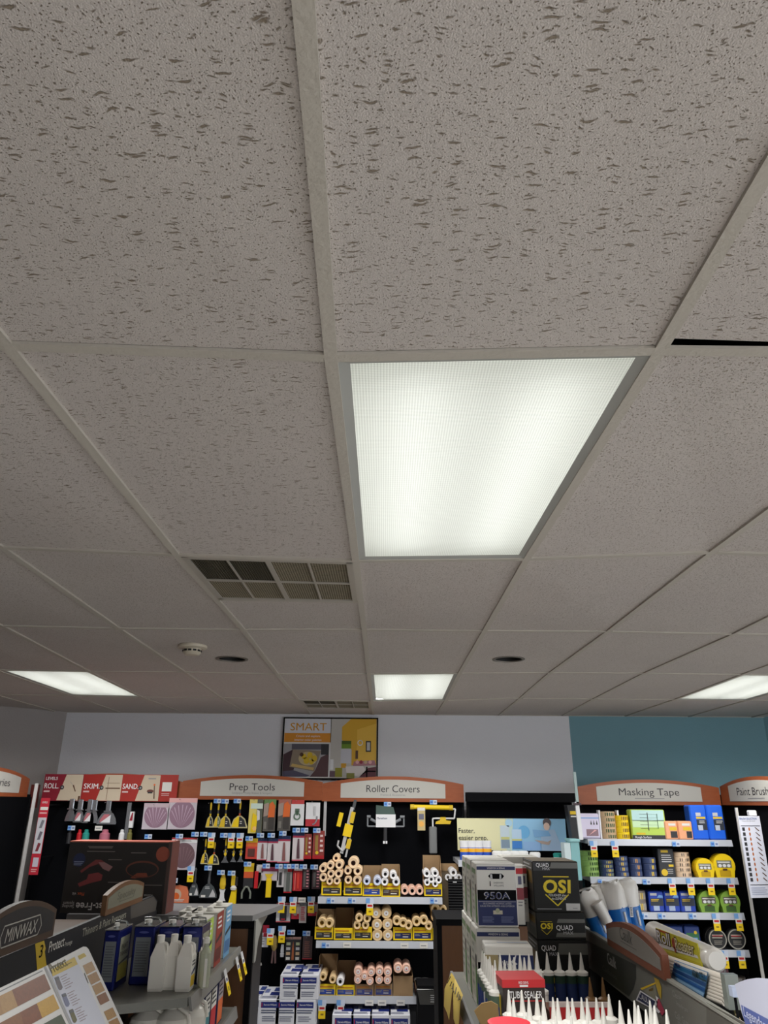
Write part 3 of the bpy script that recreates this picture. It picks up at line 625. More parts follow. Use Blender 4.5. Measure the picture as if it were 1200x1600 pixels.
# sanding pads in plastic sleeves
SLEEVE = M(206, 196, 206, rough=.2, coat=.5)
for k, (a, y0, b, y1, cx) in enumerate(((221, 1255, 261, 1296, .5), (260, 1247, 304, 1296, .48), (264, 1309, 304, 1359, .5))):
    p, w, h = hung(a, y0, b, y1)
    t = thing('sanding_pad_pack', ['purple grey sanding disc in clear sleeve, nearest the silver blade', 'purple grey sanding disc in clear sleeve with pink header card', 'dark sanding disc in white topped sleeve behind the black box'][k], 'sanding disc', p)
    m = MB(); m.box(-w/2, 0, 0, w/2, .008, h*.96, SLEEVE)
    m.build('sleeve', t)
    m = MB(); m.frame(); r = w*.45; m.LAY = .0015
    m.disc(0, r+.012, r, PURP if k < 2 else M(112, 84, 92), 1, n=28)
    for q in range(7):
        a_ = PI*(.15+.7*q/6); m.poly([(.01*math.cos(a_), h*.06), (r*.95*math.cos(a_)+.004, r+r*.8*math.sin(a_)), (r*.95*math.cos(a_)-.004, r+r*.8*math.sin(a_))], M(196, 170, 190) if k < 2 else M(134, 104, 110), 2)
    m.build('sanding_disc', t)
    m = MB(); m.box(-w/2, -.002, h*.84 if k != 1 else h*.86, w/2, .009, h, (M(196, 176, 186), PINK, WHT)[k]); m.frame((0, -.002, 0))
    if k == 2: m.rect(-w/2, h*.95, w/2, h, RED, 2); m.disc(-w*.36, h*.9, .008, NAVY, 2); m.lines(-w*.1, h*.87, w*.3, h*.93, 2, GREY)
    m.build('header_card', t); hookat(bayA, (a+b)/2, y0+2)
p, w, h = hung(261, 1383, 294, 1411)
t = thing('sanding_disc_box', 'orange rounded disc pack on gray endcap top beside the black box', 'pack', p)
m = MB(); m.prism([(-w/2, 0), (w/2, 0), (w/2, h*.5), (w*.36, h*.9), (0, h), (-w*.3, h*.95), (-w/2, h*.5)], (0, 0, 0), (1, 0, 0), (0, 0, 1), .02, M(216, 120, 84)); m.build('card', t)
m = MB(); m.frame((0, 0, 0)); m.LAY = .001; m.disc(-w*.12, h*.45, w*.26, M(196, 170, 150), 1); m.disc(-w*.12, h*.36, w*.17, M(210, 96, 40), 2); m.lines(-w*.4, .01, w*.3, .03, 2, PAPER, 3); m.build('disc_print', t)

# black and yellow putty knives
def putty(b, px0, y0, px1, y1, label, style=0, Y=YH):
    p, w, h = hung(px0, y0, px1, y1, Y)
    t = thing('putty_knife', label, 'putty knife', p, 0, 'black and yellow putty knives')
    m = MB(); fr = .46
    if style < 3: bl = [(-w/2, 0), (w/2, 0), (w/2, h*.06), (w*.34, h*.34), (w*.1, h*fr), (-w*.1, h*fr), (-w*.34, h*.34), (-w/2, h*.06)]
    else: bl = [(-w/2, 0), (w/2, 0), (w*.2, h*.14), (w*.12, h*.3), (w*.3, h*.5), (-w*.3, h*.5), (-w*.12, h*.3), (-w*.2, h*.14)]
    m.prism(bl, (0, 0, 0), (1, 0, 0), (0, 0, 1), .003, M(206, 196, 150) if style != 3 else STEEL)
    m.build('blade', t)
    m = MB(); m.frame((0, -.0005, 0)); m.LAY = .0012
    if style < 3:
        inn = [(-w*.42, h*.05), (w*.42, h*.05), (w*.3, h*.3), (w*.07, h*.42), (-w*.07, h*.42), (-w*.3, h*.3)]
        m.poly(inn, (CHAR, CHAR, M(110, 124, 96))[style], 1); m.poly([(-w*.44, h*.04), (-w*.02, h*.04), (-w*.02, h*.43), (-w*.09, h*.43), (-w*.31, h*.3)], YEL2 if style != 1 else YEL, 2); m.lines(w*.04, h*.14, w*.2, h*.28, 2, PAPER)
    else: m.poly([(-w*.2, h*.36), (0, h*.48), (w*.2, h*.36), (0, h*.24)], YEL2, 1)
    m.build('sleeve', t)
    q = .008; m = MB(); m.lathe([(q*.8, h*fr), (q, h*.55), (q*.8, h*.7), (q*1.1, h*.9), (q*.7, h)], YEL2, n=10, sy=.7, mats=[M(196, 90, 40) if style == 1 else YEL2, CHAR, YEL2, YEL2]); m.build('handle', t)
    hookat(b, (px0+px1)/2, y0+1)
for k, (a, y0, b, y1, st, lb) in enumerate(((321, 1254, 333, 1293, 0, 'narrowest putty knife with white handle in the top row'), (333, 1254, 345, 1293, 2, 'putty knife with orange handle, second in the top row'), (341, 1253, 361, 1294, 0, 'medium yellow and black putty knife, third in the top row'),
    (360, 1252, 386, 1294, 1, 'widest yellow and black putty knife, last in the top row'), (313, 1311, 325, 1350, 0, 'narrow putty knife, first in the second row'), (324, 1316, 342, 1351, 1, 'wider putty knife, second in the second row'),
    (345, 1310, 357, 1348, 3, 'slim steel scraper, third in the second row'), (359, 1314, 369, 1347, 3, 'slim steel scraper, fourth in the second row'), (370, 1312, 381, 1347, 3, 'slim steel scraper, last in the second row'))):
    putty(bayB, a, y0, b, y1, lb, st)
for k, (a, y0, b, y1) in enumerate(((294, 1356, 310, 1400), (311, 1358, 338, 1403))):
    p, w, h = hung(a, y0, b, y1); t = thing('broad_knife', ['narrow dark grey broad knife on third row', 'wide dark grey broad knife with white corner on third row'][k], 'broad knife', p)
    m = MB(); m.prism([(-w/2, 0), (w/2, 0), (w/2, h*.1), (w*.3, h*.38), (w*.08, h*.5), (-w*.08, h*.5), (-w*.3, h*.38), (-w/2, h*.1)], (0, 0, 0), (1, 0, 0), (0, 0, 1), .004, M(74, 80, 84)); m.frame(); m.LAY = .001
    m.poly([(w*.05, h*.03), (w*.42, h*.03), (w*.4, h*.14), (w*.25, h*.3)], LGREY, 1); m.lines(-w*.2, h*.3, w*.12, h*.4, 2, LGREY); m.rect(-w*.4, h*.02, -w*.15, h*.1, PAPER, 1); m.build('blade', t)
    m = MB(); m.lathe([(.01, h*.48), (.012, h*.6), (.009, h*.75), (.012, h*.95), (.006, h)], DGREY, n=10, sy=.7); m.build('handle', t); hookat(bayB, (a+b)/2, y0+1)
# oddly shaped tools of row three
p, w, h = hung(340, 1366, 352, 1408); t = thing('scraper', 'yellow handled scraper with white flared blade on third row', 'scraper', p)
m = MB(); m.lathe([(.02, h*.45), (.026, h*.6), (.022, h*.85), (.012, h)], YEL2, n=12, sy=.5); m.build('handle', t)
m = MB(); m.prism([(-w*.5, 0), (w*.5, 0), (w*.3, h*.12), (w*.25, h*.3), (w*.4, h*.45), (-w*.4, h*.45), (-w*.25, h*.3), (-w*.3, h*.12)], (0, 0, 0), (1, 0, 0), (0, 0, 1), .006, WHT); m.build('blade', t)
p, w, h = hung(355, 1368, 371, 1412); t = thing('dust_brush', 'bright yellow hand brush with pale collar on third row', 'brush', p)
m = MB(); m.prism([(-w*.42, 0), (w*.3, 0), (w*.28, h*.5), (-w*.15, h*.5)], (0, 0, 0), (1, 0, 0), (0, 0, 1), .03, YEL); m.build('bristles', t)
m = MB(); m.lathe([(.022, h*.48), (.028, h*.56), (.014, h*.64)], PAPER, n=12, sy=.6); m.build('collar', t); m = MB(); m.rbox(-w*.28, 0, h*.62, w*.1, .02, h, YEL2); m.rbox(w*.1, .002, h*.62, w*.35, .018, h*.95, CHAR); m.build('handle', t)
p, w, h = hung(376, 1386, 392, 1404); t = thing('wire_scraper', 'looped gray wire scraper under orange card on third row', 'scraper', p)
m = MB(); m.path([(-w*.4, .0, 0), (-w*.42, 0, h*.5), (-w*.15, 0, h), (w*.15, 0, h), (w*.42, 0, h*.5), (w*.4, 0, 0)], .008, M(132, 138, 128)); m.build('wire_loop', t)
m = MB(); m.box(-w*.35, 0, h*.95, w*.6, .015, h*2.9, CHAR); m.box(-w*.35, -.002, h*1.8, w*.6, .016, h*2.35, M(214, 90, 50)); m.box(-w*.35, -.002, h*2.35, w*.6, .016, h*3.1, YEL2); m.build('card', t)

# blister packs
def pack(b, box, label, kind, Y=YH, group='blister packs on the black pegboard'):
    p, w, h = hung(*box, Y)
    t = thing('blister_pack', label, 'pack', p, 0, group); m = MB(); c = MB(); c.frame((0, -.004, 0)); c.LAY = .001; tl = None
    if kind == 'yellow':
        m.box(-w/2, 0, 0, w/2, .004, h, M(232, 214, 120)); m.frame(); m.rect(w*.08, 0, w/2, h, M(96, 100, 90), 1); m.rect(-w*.4, h*.72, w/2, h*.88, M(214, 232, 220), 2)
        c.poly([(-w*.3, h*.04), (w*.1, h*.04), (w*.16, h*.5), (-w*.2, h*.6)], YEL, 1); c.disc(-w*.02, h*.14, w*.15, M(246, 196, 120), 2); c.poly([(w*.14, h*.36), (w*.34, h*.4), (w*.3, h*.66), (w*.1, h*.7)], PAPER, 3)
    elif kind in ('orange', 'orange2'):
        m.box(-w/2, 0, 0, w/2, .004, h, M(96, 92, 88)); m.frame(); m.rect(-w/2, h*.72, w/2, h, M(110, 150, 90) if kind == 'orange' else M(176, 112, 100), 1); m.poly([(-w/2, h*.45), (-w*.1, h*.5), (-w*.1, h*.9), (-w/2, h*.85)], M(170, 150, 140), 2)
        c.poly([(-w*.12, h*.42), (w*.42, h*.44), (w*.44, h*.8), (w*.2, h*.94), (-w*.05, h*.85)], ORG, 1); c.rect(-w*.05, h*.05, w*.4, h*.44, M(66, 62, 60), 1); c.rect(-w*.42, h*.08, -w*.2, h*.3, M(130, 126, 120), 2)
    elif kind == 'keyhole':
        m.box(-w/2, 0, 0, w/2, .02, h*.84, WHT); m.box(-w*.45, .002, h*.8, w*.48, .018, h, M(200, 70, 70)); c.ring(0, h*.36, w*.17, w*.26, M(90, 120, 100), 1); c.rect(-w*.16, h*.5, w*.16, h*.66, M(90, 110, 96), 1); c.poly([(-.006, h*.4), (.006, h*.4), (.01, h*.58), (-.01, h*.58)], M(60, 90, 70), 2)
    elif kind == 'hook':
        m.box(-w/2, 0, 0, w/2, .004, h*.95, WHT); m.frame(); m.rect(-w/2, 0, w/2, h*.28, M(190, 50, 60), 1); c.path if False else None
        for q in range(8):
            a0 = -PI*.5+q*PI*.55/8; a1 = -PI*.5+(q+1)*PI*.55/8
            c.poly([(w*.0+w*.26*math.cos(a0), h*.36+h*.26*math.sin(a0)), (w*.0+w*.26*math.cos(a1), h*.36+h*.26*math.sin(a1)), (w*.0+w*.36*math.cos(a1), h*.36+h*.31*math.sin(a1)), (w*.0+w*.36*math.cos(a0), h*.36+h*.31*math.sin(a0))], STEEL, 3)
        c.rect(w*.05, h*.42, w*.2, h*.8, LGREY, 2)
    elif kind == 'red':
        m.box(-w/2, 0, 0, w/2, .006, h, M(210, 70, 60)); m.frame(); m.rect(-w/2, h*.6, w/2, h*.8, ORG, 1); m.rect(-w/2, h*.8, w/2, h, YEL2, 1); c.rect(-w*.3, h*.12, w*.3, h*.5, M(96, 52, 48), 1)
    elif kind in ('white', 'whitedark'):
        m.box(-w/2, 0, 0, w/2, .006, h, M(214, 206, 210)); m.frame(); m.rect(-w/2, h*.86, w/2, h, M(30, 50, 92), 1); m.rect(-w/2, h*.80, w/2, h*.87, M(170, 50, 80), 2); m.rect(-w/2, 0, w/2, h*.04, M(200, 90, 110), 2)
        c.poly([(-w*.1, h*.08), (w*.16, h*.08), (w*.12, h*.4), (w*.07, h*.76), (-w*.06, h*.76), (-w*.1, h*.4)], M(140, 90, 90) if kind == 'white' else M(90, 60, 70), 1)
    elif kind == 'redtool':
        m.box(-w/2, 0, 0, w/2, .006, h, M(150, 60, 56)); m.frame(); m.rect(-w*.5, 0, w*.5, h*.12, M(180, 30, 40), 1); c.rect(-w*.3, h*.3, -w*.05, h*.85, M(150, 120, 60), 1); c.disc(-w*.12, h*.22, w*.14, YEL2, 2); c.lines(w*.12, h*.2, w*.42, h*.9, 4, M(226, 200, 200), 1)
    elif kind == 'comb':
        m.box(-w/2, 0, h*.55, w/2, .006, h, M(206, 196, 204)); m.frame(); m.rect(-w/2, h*.86, w/2, h, M(140, 50, 80), 1); c.poly([(-w*.3, h*.78), (w*.22, h*.78), (w*.02, h*.6), (-w*.1, h*.6)], YEL2, 1); c.box(-w*.17, -.012, 0, w*.13, -.003, h*.62, YEL)
    elif kind == 'redhandle':
        m.box(-w*.3, 0, h*.7, w*.5, .004, h, M(214, 210, 210)); c.box(-w*.45, -.012, h*.1, -w*.02, -.003, h*.75, RED); c.path([(w*.05, -.006, h*.1), (w*.3, -.006, h*.35), (w*.35, -.006, h*.6)], .004, M(130, 120, 90), n=6)
    elif kind == 'slim':
        m.box(-w/2, 0, 0, w/2, .008, h, M(206, 202, 206)); c.rect(-w*.2, h*.12, w*.2, h*.82, CHAR, 1)
    elif kind == 'bar':
        m.box(-w/2, 0, 0, w/2, .006, h, M(150, 150, 150)); m.frame(); m.rect(-w*.1, h*.86, w/2, h, RED, 1); m.rect(-w/2, 0, w/2, h*.05, RED, 1); c.rect(-w*.2, h*.06, w*.25, h*.84, M(96, 100, 98), 1)
    elif kind == 'redfull':
        m.box(-w/2, 0, 0, w/2, .008, h, M(190, 36, 46)); m.frame(); m.rect(-w*.4, h*.9, w/2, h, WHT, 1); c.rect(-w*.3, h*.04, -w*.22, h*.8, M(230, 130, 120), 1); c.rect(-w*.05, h*.1, w*.2, h*.84, M(214, 60, 50), 1)
    elif kind == 'darkred':
        m.box(-w/2, 0, 0, w/2, .006, h, M(64, 44, 50)); m.frame(); c.lines(w*.05, h*.05, w*.42, h*.95, 6, M(206, 140, 150), 1); c.rect(-w*.35, h*.1, -w*.05, h*.85, M(90, 88, 88), 1)
    elif kind == 'framed':
        m.box(-w/2, 0, 0, w/2, .006, h, M(200, 200, 204)); m.frame(); m.rect(-w/2, h*.9, w/2, h, M(150, 60, 70), 1); m.rect(-w/2, 0, w/2, h*.06, M(200, 90, 100), 1); c.rect(-w*.24, h*.1, w*.24, h*.86, M(40, 36, 44), 1); c.rect(-w*.14, h*.1, w*.14, h*.2, M(150, 30, 50), 2)
    elif kind == 'strip':
        m.box(-w/2, 0, 0, w/2, .006, h, M(196, 190, 190)); m.frame(); m.rect(-w/2, h*.84, w/2, h, M(120, 124, 130), 1); c.lines(-w*.3, h*.1, w*.35, h*.8, 8, M(190, 80, 90), 1)
    elif kind == 'half':
        m.box(-w/2, 0, 0, w/2, .006, h, M(206, 190, 180)); m.frame(); m.rect(-w/2, 0, w/2, h*.3, M(190, 40, 60), 1); m.rect(-w/2, h*.86, w/2, h, M(150, 60, 70), 1); c.rect(-w*.2, h*.2, w*.2, h*.8, M(150, 146, 140), 1)
    elif kind == 'abrasive':
        m.box(-w/2, 0, 0, w/2, .006, h, CHAR); m.frame(); m.rect(-w/2, h*.9, w/2, h, M(190, 150, 140), 1)
        for q in range(4):
            for s_ in (-1, 1): c.rect(s_*w*.42-w*.02 if s_ < 0 else w*.18, h*(.06+.2*q), s_*w*.42 if s_ > 0 else -w*.18, h*(.18+.2*q), (PAPER, TAN, LGREY, M(180, 190, 150))[q], 1)
        c.poly([(-w*.08, h*.06), (w*.08, h*.06), (w*.06, h*.5), (0, h*.84), (-w*.06, h*.5)], M(176, 100, 60), 3)
    elif kind == 'brownstrip':
        m.box(-w/2, 0, 0, w/2, .006, h, M(84, 66, 66)); m.frame(); m.rect(-w/2, 0, w/2, h*.05, M(190, 60, 70), 1); c.lines(-w*.3, h*.1, w*.3, h*.8, 9, M(150, 100, 90), 1)
    m.build('card', t); c.build('contents', t)
    hookat(b, (box[0]+box[2])/2, box[1]+1, Y)
PK = [((387, 1249, 408, 1302), 'yellow and grey pack with scissors-like tool, leftmost of the top packs', 'yellow'), ((410, 1249, 429, 1299), 'dark pack with orange tool and green header', 'orange'),
 ((433, 1249, 453, 1298), 'dark pack with orange tool and reddish header', 'orange2'), ((453, 1250, 474, 1290), 'white box with keyhole shaped print hanging near the post', 'keyhole'), ((477, 1252, 499, 1291), 'white and red pack with curved hook blade', 'hook'),
 ((383, 1310, 401, 1342), 'red and yellow pack with dark square window', 'red'), ((401, 1310, 417, 1344), 'white blade pack, first of the three beside each other', 'white'), ((416, 1310, 433, 1347), 'white blade pack with navy header, second in its row', 'whitedark'),
 ((433, 1306, 452, 1348), 'wide white blade pack with navy header, third in its row', 'white'), ((456, 1300, 474, 1345), 'white blade pack left of the red tool packs', 'whitedark'), ((474, 1303, 486, 1342), 'red tool pack squeezed beside white blade pack', 'redtool'), ((488, 1298, 506, 1342), 'red tool pack closest to the post', 'redtool'),
 ((396, 1351, 409, 1392), 'red handled hook tool on white card, third row', 'redhandle'), ((406, 1355, 433, 1402), 'yellow T shaped scraper hanging from a pink and white card', 'comb'), ((432, 1358, 443, 1386), 'slim white pack with dark window, third row', 'slim'), ((443, 1357, 455, 1395), 'grey bar shaped scraper pack with red corner', 'bar'),
 ((457, 1357, 471, 1392), 'solid red scraper pack, third row', 'redfull'), ((472, 1357, 483, 1389), 'dark red scraper pack right of solid red one', 'darkred'), ((487, 1358, 500, 1389), 'dark red scraper pack touching the roller covers', 'darkred'),
 ((431, 1411, 453, 1441), 'white framed pack with black centre on the lower hooks', 'framed'), ((455, 1409, 467, 1436), 'small white and red pack on lower hooks', 'half'), ((467, 1410, 478, 1442), 'tall thin pack with red print on lower hooks', 'strip'), ((481, 1410, 496, 1431), 'small pack with red foot nearest the shelf', 'half'),
 ((445, 1464, 469, 1502), 'black multi tool card with copper coloured blade', 'abrasive'), ((472, 1463, 487, 1499), 'dark brown strip pack above the white boxes', 'brownstrip')]
for bx, lb, kd in PK: pack(bayB, bx, lb, kd)
# wire brush, tassel brush and small cap on the lowest hooks
p, w, h = hung(393, 1478, 409, 1508); t = thing('paint_brush', 'round bristle brush hanging under a white pack, lowest hook row', 'brush', p)
m = MB(); m.lathe([(w*.5, 0), (w*.46, h*.1), (w*.36, h*.14)], PAPER, n=16); m.build('bristle_tip', t); m = MB(); m.lathe([(w*.38, h*.12), (w*.34, h*.5), (w*.2, h*.7), (w*.16, h)], M(110, 116, 104), n=16); m.build('bristles', t)
m = MB(); m.box(-w*.4, -.01, h*.95, w*1.0, .014, h*1.7, M(196, 196, 206)); m.frame((0, -.01, 0)); m.LAY = .001; m.lines(-w*.3, h*1.05, w*.9, h*1.6, 4, GREY, 1); m.rect(w*.5, h*1.5, w, h*1.7, CRIM, 2); m.box(w*.35, -.005, h*1.7, w*1.0, .01, h*2.1, CRIM); m.build('card', t)
p, w, h = hung(421, 1462, 433, 1505); t = thing('corner_brush', 'two pronged straw coloured brush on the lowest hooks', 'brush', p)
m = MB(); m.lathe([(w*.2, h*.45), (w*.42, h*.6), (w*.4, h*.85), (w*.2, h)], M(176, 150, 84), n=12, sy=.6); m.build('bristles', t); m = MB(); m.tube((-w*.2, 0, 0), (-w*.1, 0, h*.5), .008, M(110, 84, 84)); m.tube((w*.25, 0, 0), (w*.15, 0, h*.5), .008, M(110, 84, 84)); m.build('handle', t)
p, w, h = hung(437, 1476, 444, 1495); m = MB(); m.lathe([(w*.4, 0), (w*.45, h*.3), (w*.3, h*.35), (w*.4, h*.4), (w*.3, h)], M(196, 198, 204), n=12)
single(m, 'spray_nozzle', 'small grey capped nozzle between straw brush and copper blade card', 'nozzle', p)

# ------------------------------------------------------------------ roller frames and poles
YY = 6.78
t_, o, *_ = bayC
a, b = at(508.5, 1252, Y=6.88), at(509.5, 1306, Y=6.88); m = MB(); m.box(-.012, -.006, b.z-a.z, .012, .02, 0, LGREY)
single(m, 'slotted_rail', 'pale vertical metal strip between the two pegboard bays', 'rail', a)
p = at(535, 1330, Y=YY); q = at(552, 1258, Y=YY); d = q-p; d.y = 0; Ln = d.length; u = d.normalized(); v = Vector((-u.z, 0, u.x)); v = Vector((u.z, 0, -u.x))
t = thing('extension_pole', 'yellow and white extension pole leaning upright on the pegboard', 'pole', p)
def pb(name, s0, s1, w0, w1, mt, dy=0, th=.02):
    m = MB(); m.prism([(w0, s0*Ln), (w1, s0*Ln), (w1, s1*Ln), (w0, s1*Ln)], (0, dy, 0), v, u, th, mt); return m.build(name, t)
pb('pole', -.05, .95, -.018, .01, LGREY); pb('rod', -.1, .3, .03, .045, LGREY); pb('grip', .62, .86, .0, .035, YEL2, -.01, .03); pb('grip', .32, .58, -.03, .04, YEL, -.012, .03); pb('clamp', .08, .28, .02, .055, YEL2, -.01); pb('hook_tip', .9, 1.12, -.005, .02, DGREY, .01)
pb('side_lever', .48, .78, -.1, -.065, YEL, -.005)
x, zb, zt, w = span(525, 1326, 541, 1343, YY); m = MB(); m.path([(-w*.4, 0, zt-zb), (-w*.5, 0, .04), (0, 0, 0), (w*.45, 0, .05), (w*.6, 0, zt-zb)], .008, LGREY); m.build('bracket', t)
# twin frame with white card
p, w, h = hung(573, 1255, 632, 1318, YY); t = thing('paint_roller', 'black handled roller frame with double ends and white card', 'roller frame', p)
m = MB(); m.rbox(-.018, -.02, 0, .012, .012, h*.5, CHAR, .006); m.box(-.022, -.022, 0, -.006, -.018, .02, WHT); m.box(.0, -.022, 0, .014, -.018, .02, WHT); m.build('handle', t)
m = MB(); gz = M(130, 134, 140)
m.path([(-w*.48, 0, h*.62), (-w*.48, 0, h*.42), (-w*.15, 0, h*.42)], .007, gz); m.path([(w*.48, 0, h*.62), (w*.48, 0, h*.42), (w*.15, 0, h*.42)], .007, gz)
m.tube((-w*.5, 0, h*.66), (-w*.4, 0, h*.66), .012, gz); m.tube((w*.5, 0, h*.66), (w*.38, 0, h*.66), .012, gz); m.tube((-w*.4, 0, h*.6), (-w*.2, 0, h*.5), .012, gz); m.tube((w*.4, 0, h*.6), (w*.2, 0, h*.5), .012, gz); m.build('wire_frame', t)
m = MB(); m.box(-w*.26, -.03, h*.40, w*.26, -.022, h*.72, WHT); m.prism([(-w*.26, h*.7), (w*.26, h*.7), (w*.2, h*.9), (-w*.26, h*.95)], (0, -.026, 0), (1, 0, 0), (0, 0, 1), .003, M(70, 90, 84)); m.frame((0, -.03, 0)); m.write('Marathon', -w*.1, h*.6, .016, NAVY, 1, bold=.02); m.build('card', t); hookat(bayC, 602, 1257)
# wide yellow frame
p, w, h = hung(642, 1256, 710, 1337, YY)
t = thing('paint_roller', 'wide roller frame with long yellow bar and wire arm', 'roller frame', p)
zz = lambda y: (1337-y)/81*h
xx = lambda x_: (x_-676)/68*w
m = MB(); m.tube((xx(642), 0, zz(1261)), (xx(709), 0, zz(1262)), .019, YEL); m.tube((xx(642), 0, zz(1261)), (xx(648), 0, zz(1261)), .022, YEL2); m.tube((xx(703), 0, zz(1262)), (xx(709), 0, zz(1262)), .022, YEL2); m.build('roller_bar', t)
m = MB(); m.path([(xx(708), 0, zz(1264)), (xx(713), 0, zz(1264)), (xx(711), 0, zz(1279)), (xx(681), 0, zz(1279)), (xx(677), 0, zz(1279.5)), (xx(677), 0, zz(1293))], .007, WHT); m.build('wire_arm', t)
m = MB(); m.rbox(xx(671), -.02, zz(1334), xx(683), .02, zz(1292), M(120, 122, 124), .008); m.build('handle', t)
m = MB(); m.prism([(xx(681), zz(1288)), (xx(704), zz(1288)), (xx(706), zz(1283)), (xx(698), zz(1282)), (xx(697), zz(1277)), (xx(689), zz(1277)), (xx(688), zz(1282)), (xx(682), zz(1284))], (0, -.01, 0), (1, 0, 0), (0, 0, 1), .004, YEL2); m.build('card', t)
m = MB(); m.box(xx(653), -.024, zz(1298), xx(665), -.018, zz(1262), M(200, 180, 130)); m.frame((0, -.024, 0)); m.rect(xx(653), zz(1267), xx(665), zz(1262), PAPER, 1); m.rect(xx(655), zz(1281), xx(663), zz(1272), M(110, 110, 130), 1); m.disc(xx(659), zz(1288), .022, M(240, 180, 90), 1); m.build('hang_tag', t); hookat(bayC, 659, 1260); hookat(bayC, 690, 1260)
# ------------------------------------------------------------------ roller covers, cartons
CREAM = M(238, 208, 172, rough=.95, var=.05); CREAM2 = M(226, 196, 150, rough=.95, var=.06); CORE_B = M(112, 66, 52); CORE_G = M(120, 116, 120); CORE_Y = M(190, 150, 60); WNAP = M(234, 232, 234, rough=.9); PNAP = M(240, 196, 176, rough=.95, var=.04); BNAP = M(206, 212, 232, rough=.8)
FILM = M(210, 210, 214, rough=.15, coat=.6)
_rc = {}
def roller_proto(kind, r, L):
    k = (kind, round(r, 4), L)
    if k in _rc: return None
    nap, core = {'cream': (CREAM, CORE_B), 'fluffy': (CREAM2, WHT), 'pink': (PNAP, WHT), 'white': (WNAP, CORE_G), 'dark': (PNAP, BLACK), 'gold': (CREAM2, CORE_Y), 'blue': (BNAP, M(90, 100, 150))}[kind]
    return nap, core
def roller(px_, py_, rpx, kind, label, group, Yf=6.44, L=.21, tilt=0.0):
    p = at(px_, py_, Y=Yf); r = (at(px_+rpx, py_, Y=Yf)-p).x
    nap, core = {'cream': (CREAM, CORE_B), 'fluffy': (CREAM2, WHT), 'pink': (PNAP, WHT), 'white': (WNAP, CORE_G), 'dark': (PNAP, BLACK), 'gold': (CREAM2, CORE_Y), 'blue': (BNAP, M(90, 100, 150))}[kind]
    key = (kind, round(r, 3), L)
    if key not in _rc:
        t = thing('roller_cover', label, 'roller cover', p, 0, group)
        m = MB(); ci = r*.42; m.lathe([(ci, .004), (r*.86, 0), (r*.97, .006), (r, .015), (r, L-.01), (r*.9, L)], nap, n=18, axis='y', cap=False, sx=1, sy=1); m.build('nap', t)
        m = MB()
        if kind in ('fluffy', 'pink'):
            m.lathe([(.0001, -.001), (ci*1.05, -.001), (ci*1.05, .006)], WHT, n=12, axis='y', cap=False); m.lathe([(.0001, -.003), (ci*.35, -.003)], RED if kind == 'pink' else M(150, 120, 110), n=8, axis='y', cap=False)
        else: m.lathe([(ci*1.02, .003), (ci*.9, .003), (ci*.88, .05), (.0001, .05)], core, n=14, axis='y', cap=False)
        m.build('core', t); _rc[key] = t
    else:
        t = dup(_rc[key], p, 0, label, group)
    t.rotation_euler = (tilt, 0, 0)
    return t
def carton(px0, py0, px1, py1, label, face=YEL, band=CHAR, Yf=6.47, backpx=None, D=.24, group='yellow roller cover cartons'):
    p, w, h = hung(px0, py0, px1, py1, Yf)
    t = thing('display_carton', label, 'carton', p, 0, group)
    m = MB(); m.box(-w/2, 0, 0, w/2, .004, h, face); m.frame(); m.LAY = .001
    if band:
        m.rect(-w*.42, h*.12, w*.44, h*.56, band, 1); m.lines(-w*.38, h*.3, -w*.08, h*.5, 2, GREY, 2); m.lines(0, h*.18, w*.36, h*.34, 1, PAPER, 2); m.lines(0, h*.38, w*.4, h*.5, 1, M(200, 170, 110), 2)
        m.lines(-w*.42, h*.66, w*.4, h*.86, 1, M(200, 120, 20), 2)
    m.build('front_panel', t)
    m = MB(); hb = h*1.1 if backpx is None else at((px0+px1)/2, backpx, Y=Yf+D).z-p.z
    m.box(-w/2, .004, 0, w/2, D, .004, KRAFT); m.box(-w/2, D-.004, 0, w/2, D, hb, KRAFT)
    for s_ in (-1, 1):
        x_ = s_*w/2; m.prism([(.004, 0), (D, 0), (D, hb), (D*.6, hb), (.004, h)] , (x_, 0, 0) if s_ > 0 else (x_, 0, 0), (0, 1, 0), (0, 0, 1), .003*s_, KRAFT)
    m.build('tray', t)
    return t
ROWS = {'T': 'top', 'M': 'middle', 'B': 'bottom'}
def rollers(spec, place, kind, group, Yf=6.44, L=.21):
    """spec: list of (row name, [(px, py, r)...])"""
    for rn, pts in spec:
        for i, (x_, y_, r_) in enumerate(pts):
            n = nth(i, len(pts)); roller(x_, y_, r_, kind, '%s roller cover %s, %s%s' % ({'cream': 'cream brown cored', 'fluffy': 'fluffy tan', 'pink': 'pinkish fluffy', 'white': 'white grey cored', 'dark': 'orange tinted dark cored', 'gold': 'yellow cored', 'blue': 'bluish wrapped'}[kind], place, rn, ' '+n if n else ''), group, Yf, L)
# top shelf
carton(502, 1378, 533, 1399, 'yellow carton of cream rollers, leftmost on top roller shelf', backpx=1372)
carton(537, 1378, 565.5, 1399, 'yellow carton with dark band, second on top roller shelf', backpx=1352)
carton(566.5, 1380, 595, 1400, 'yellow carton with blue band and torn kraft back, top roller shelf', band=M(40, 70, 160), backpx=1352)
carton(595.8, 1380, 625, 1402, 'yellow carton of four white rollers, top roller shelf', band=M(70, 50, 40), backpx=1350)
carton(663, 1381, 691, 1400, 'yellow carton of white rollers at right end of top shelf', band=NAVY, backpx=1336)
g = 'cream rollers in first top shelf carton'
rollers([('front row', [(505, 1371, 6.3), (517, 1365.5, 6), (529, 1365, 6.5)]), ('upper row', [(504.5, 1357, 6.2), (516, 1352.5, 6.2), (530, 1351.5, 6.5)]), ('half hidden row', [(515, 1377, 5.5), (526.5, 1376.5, 5.5)])], 'in first top shelf carton', 'cream', g)
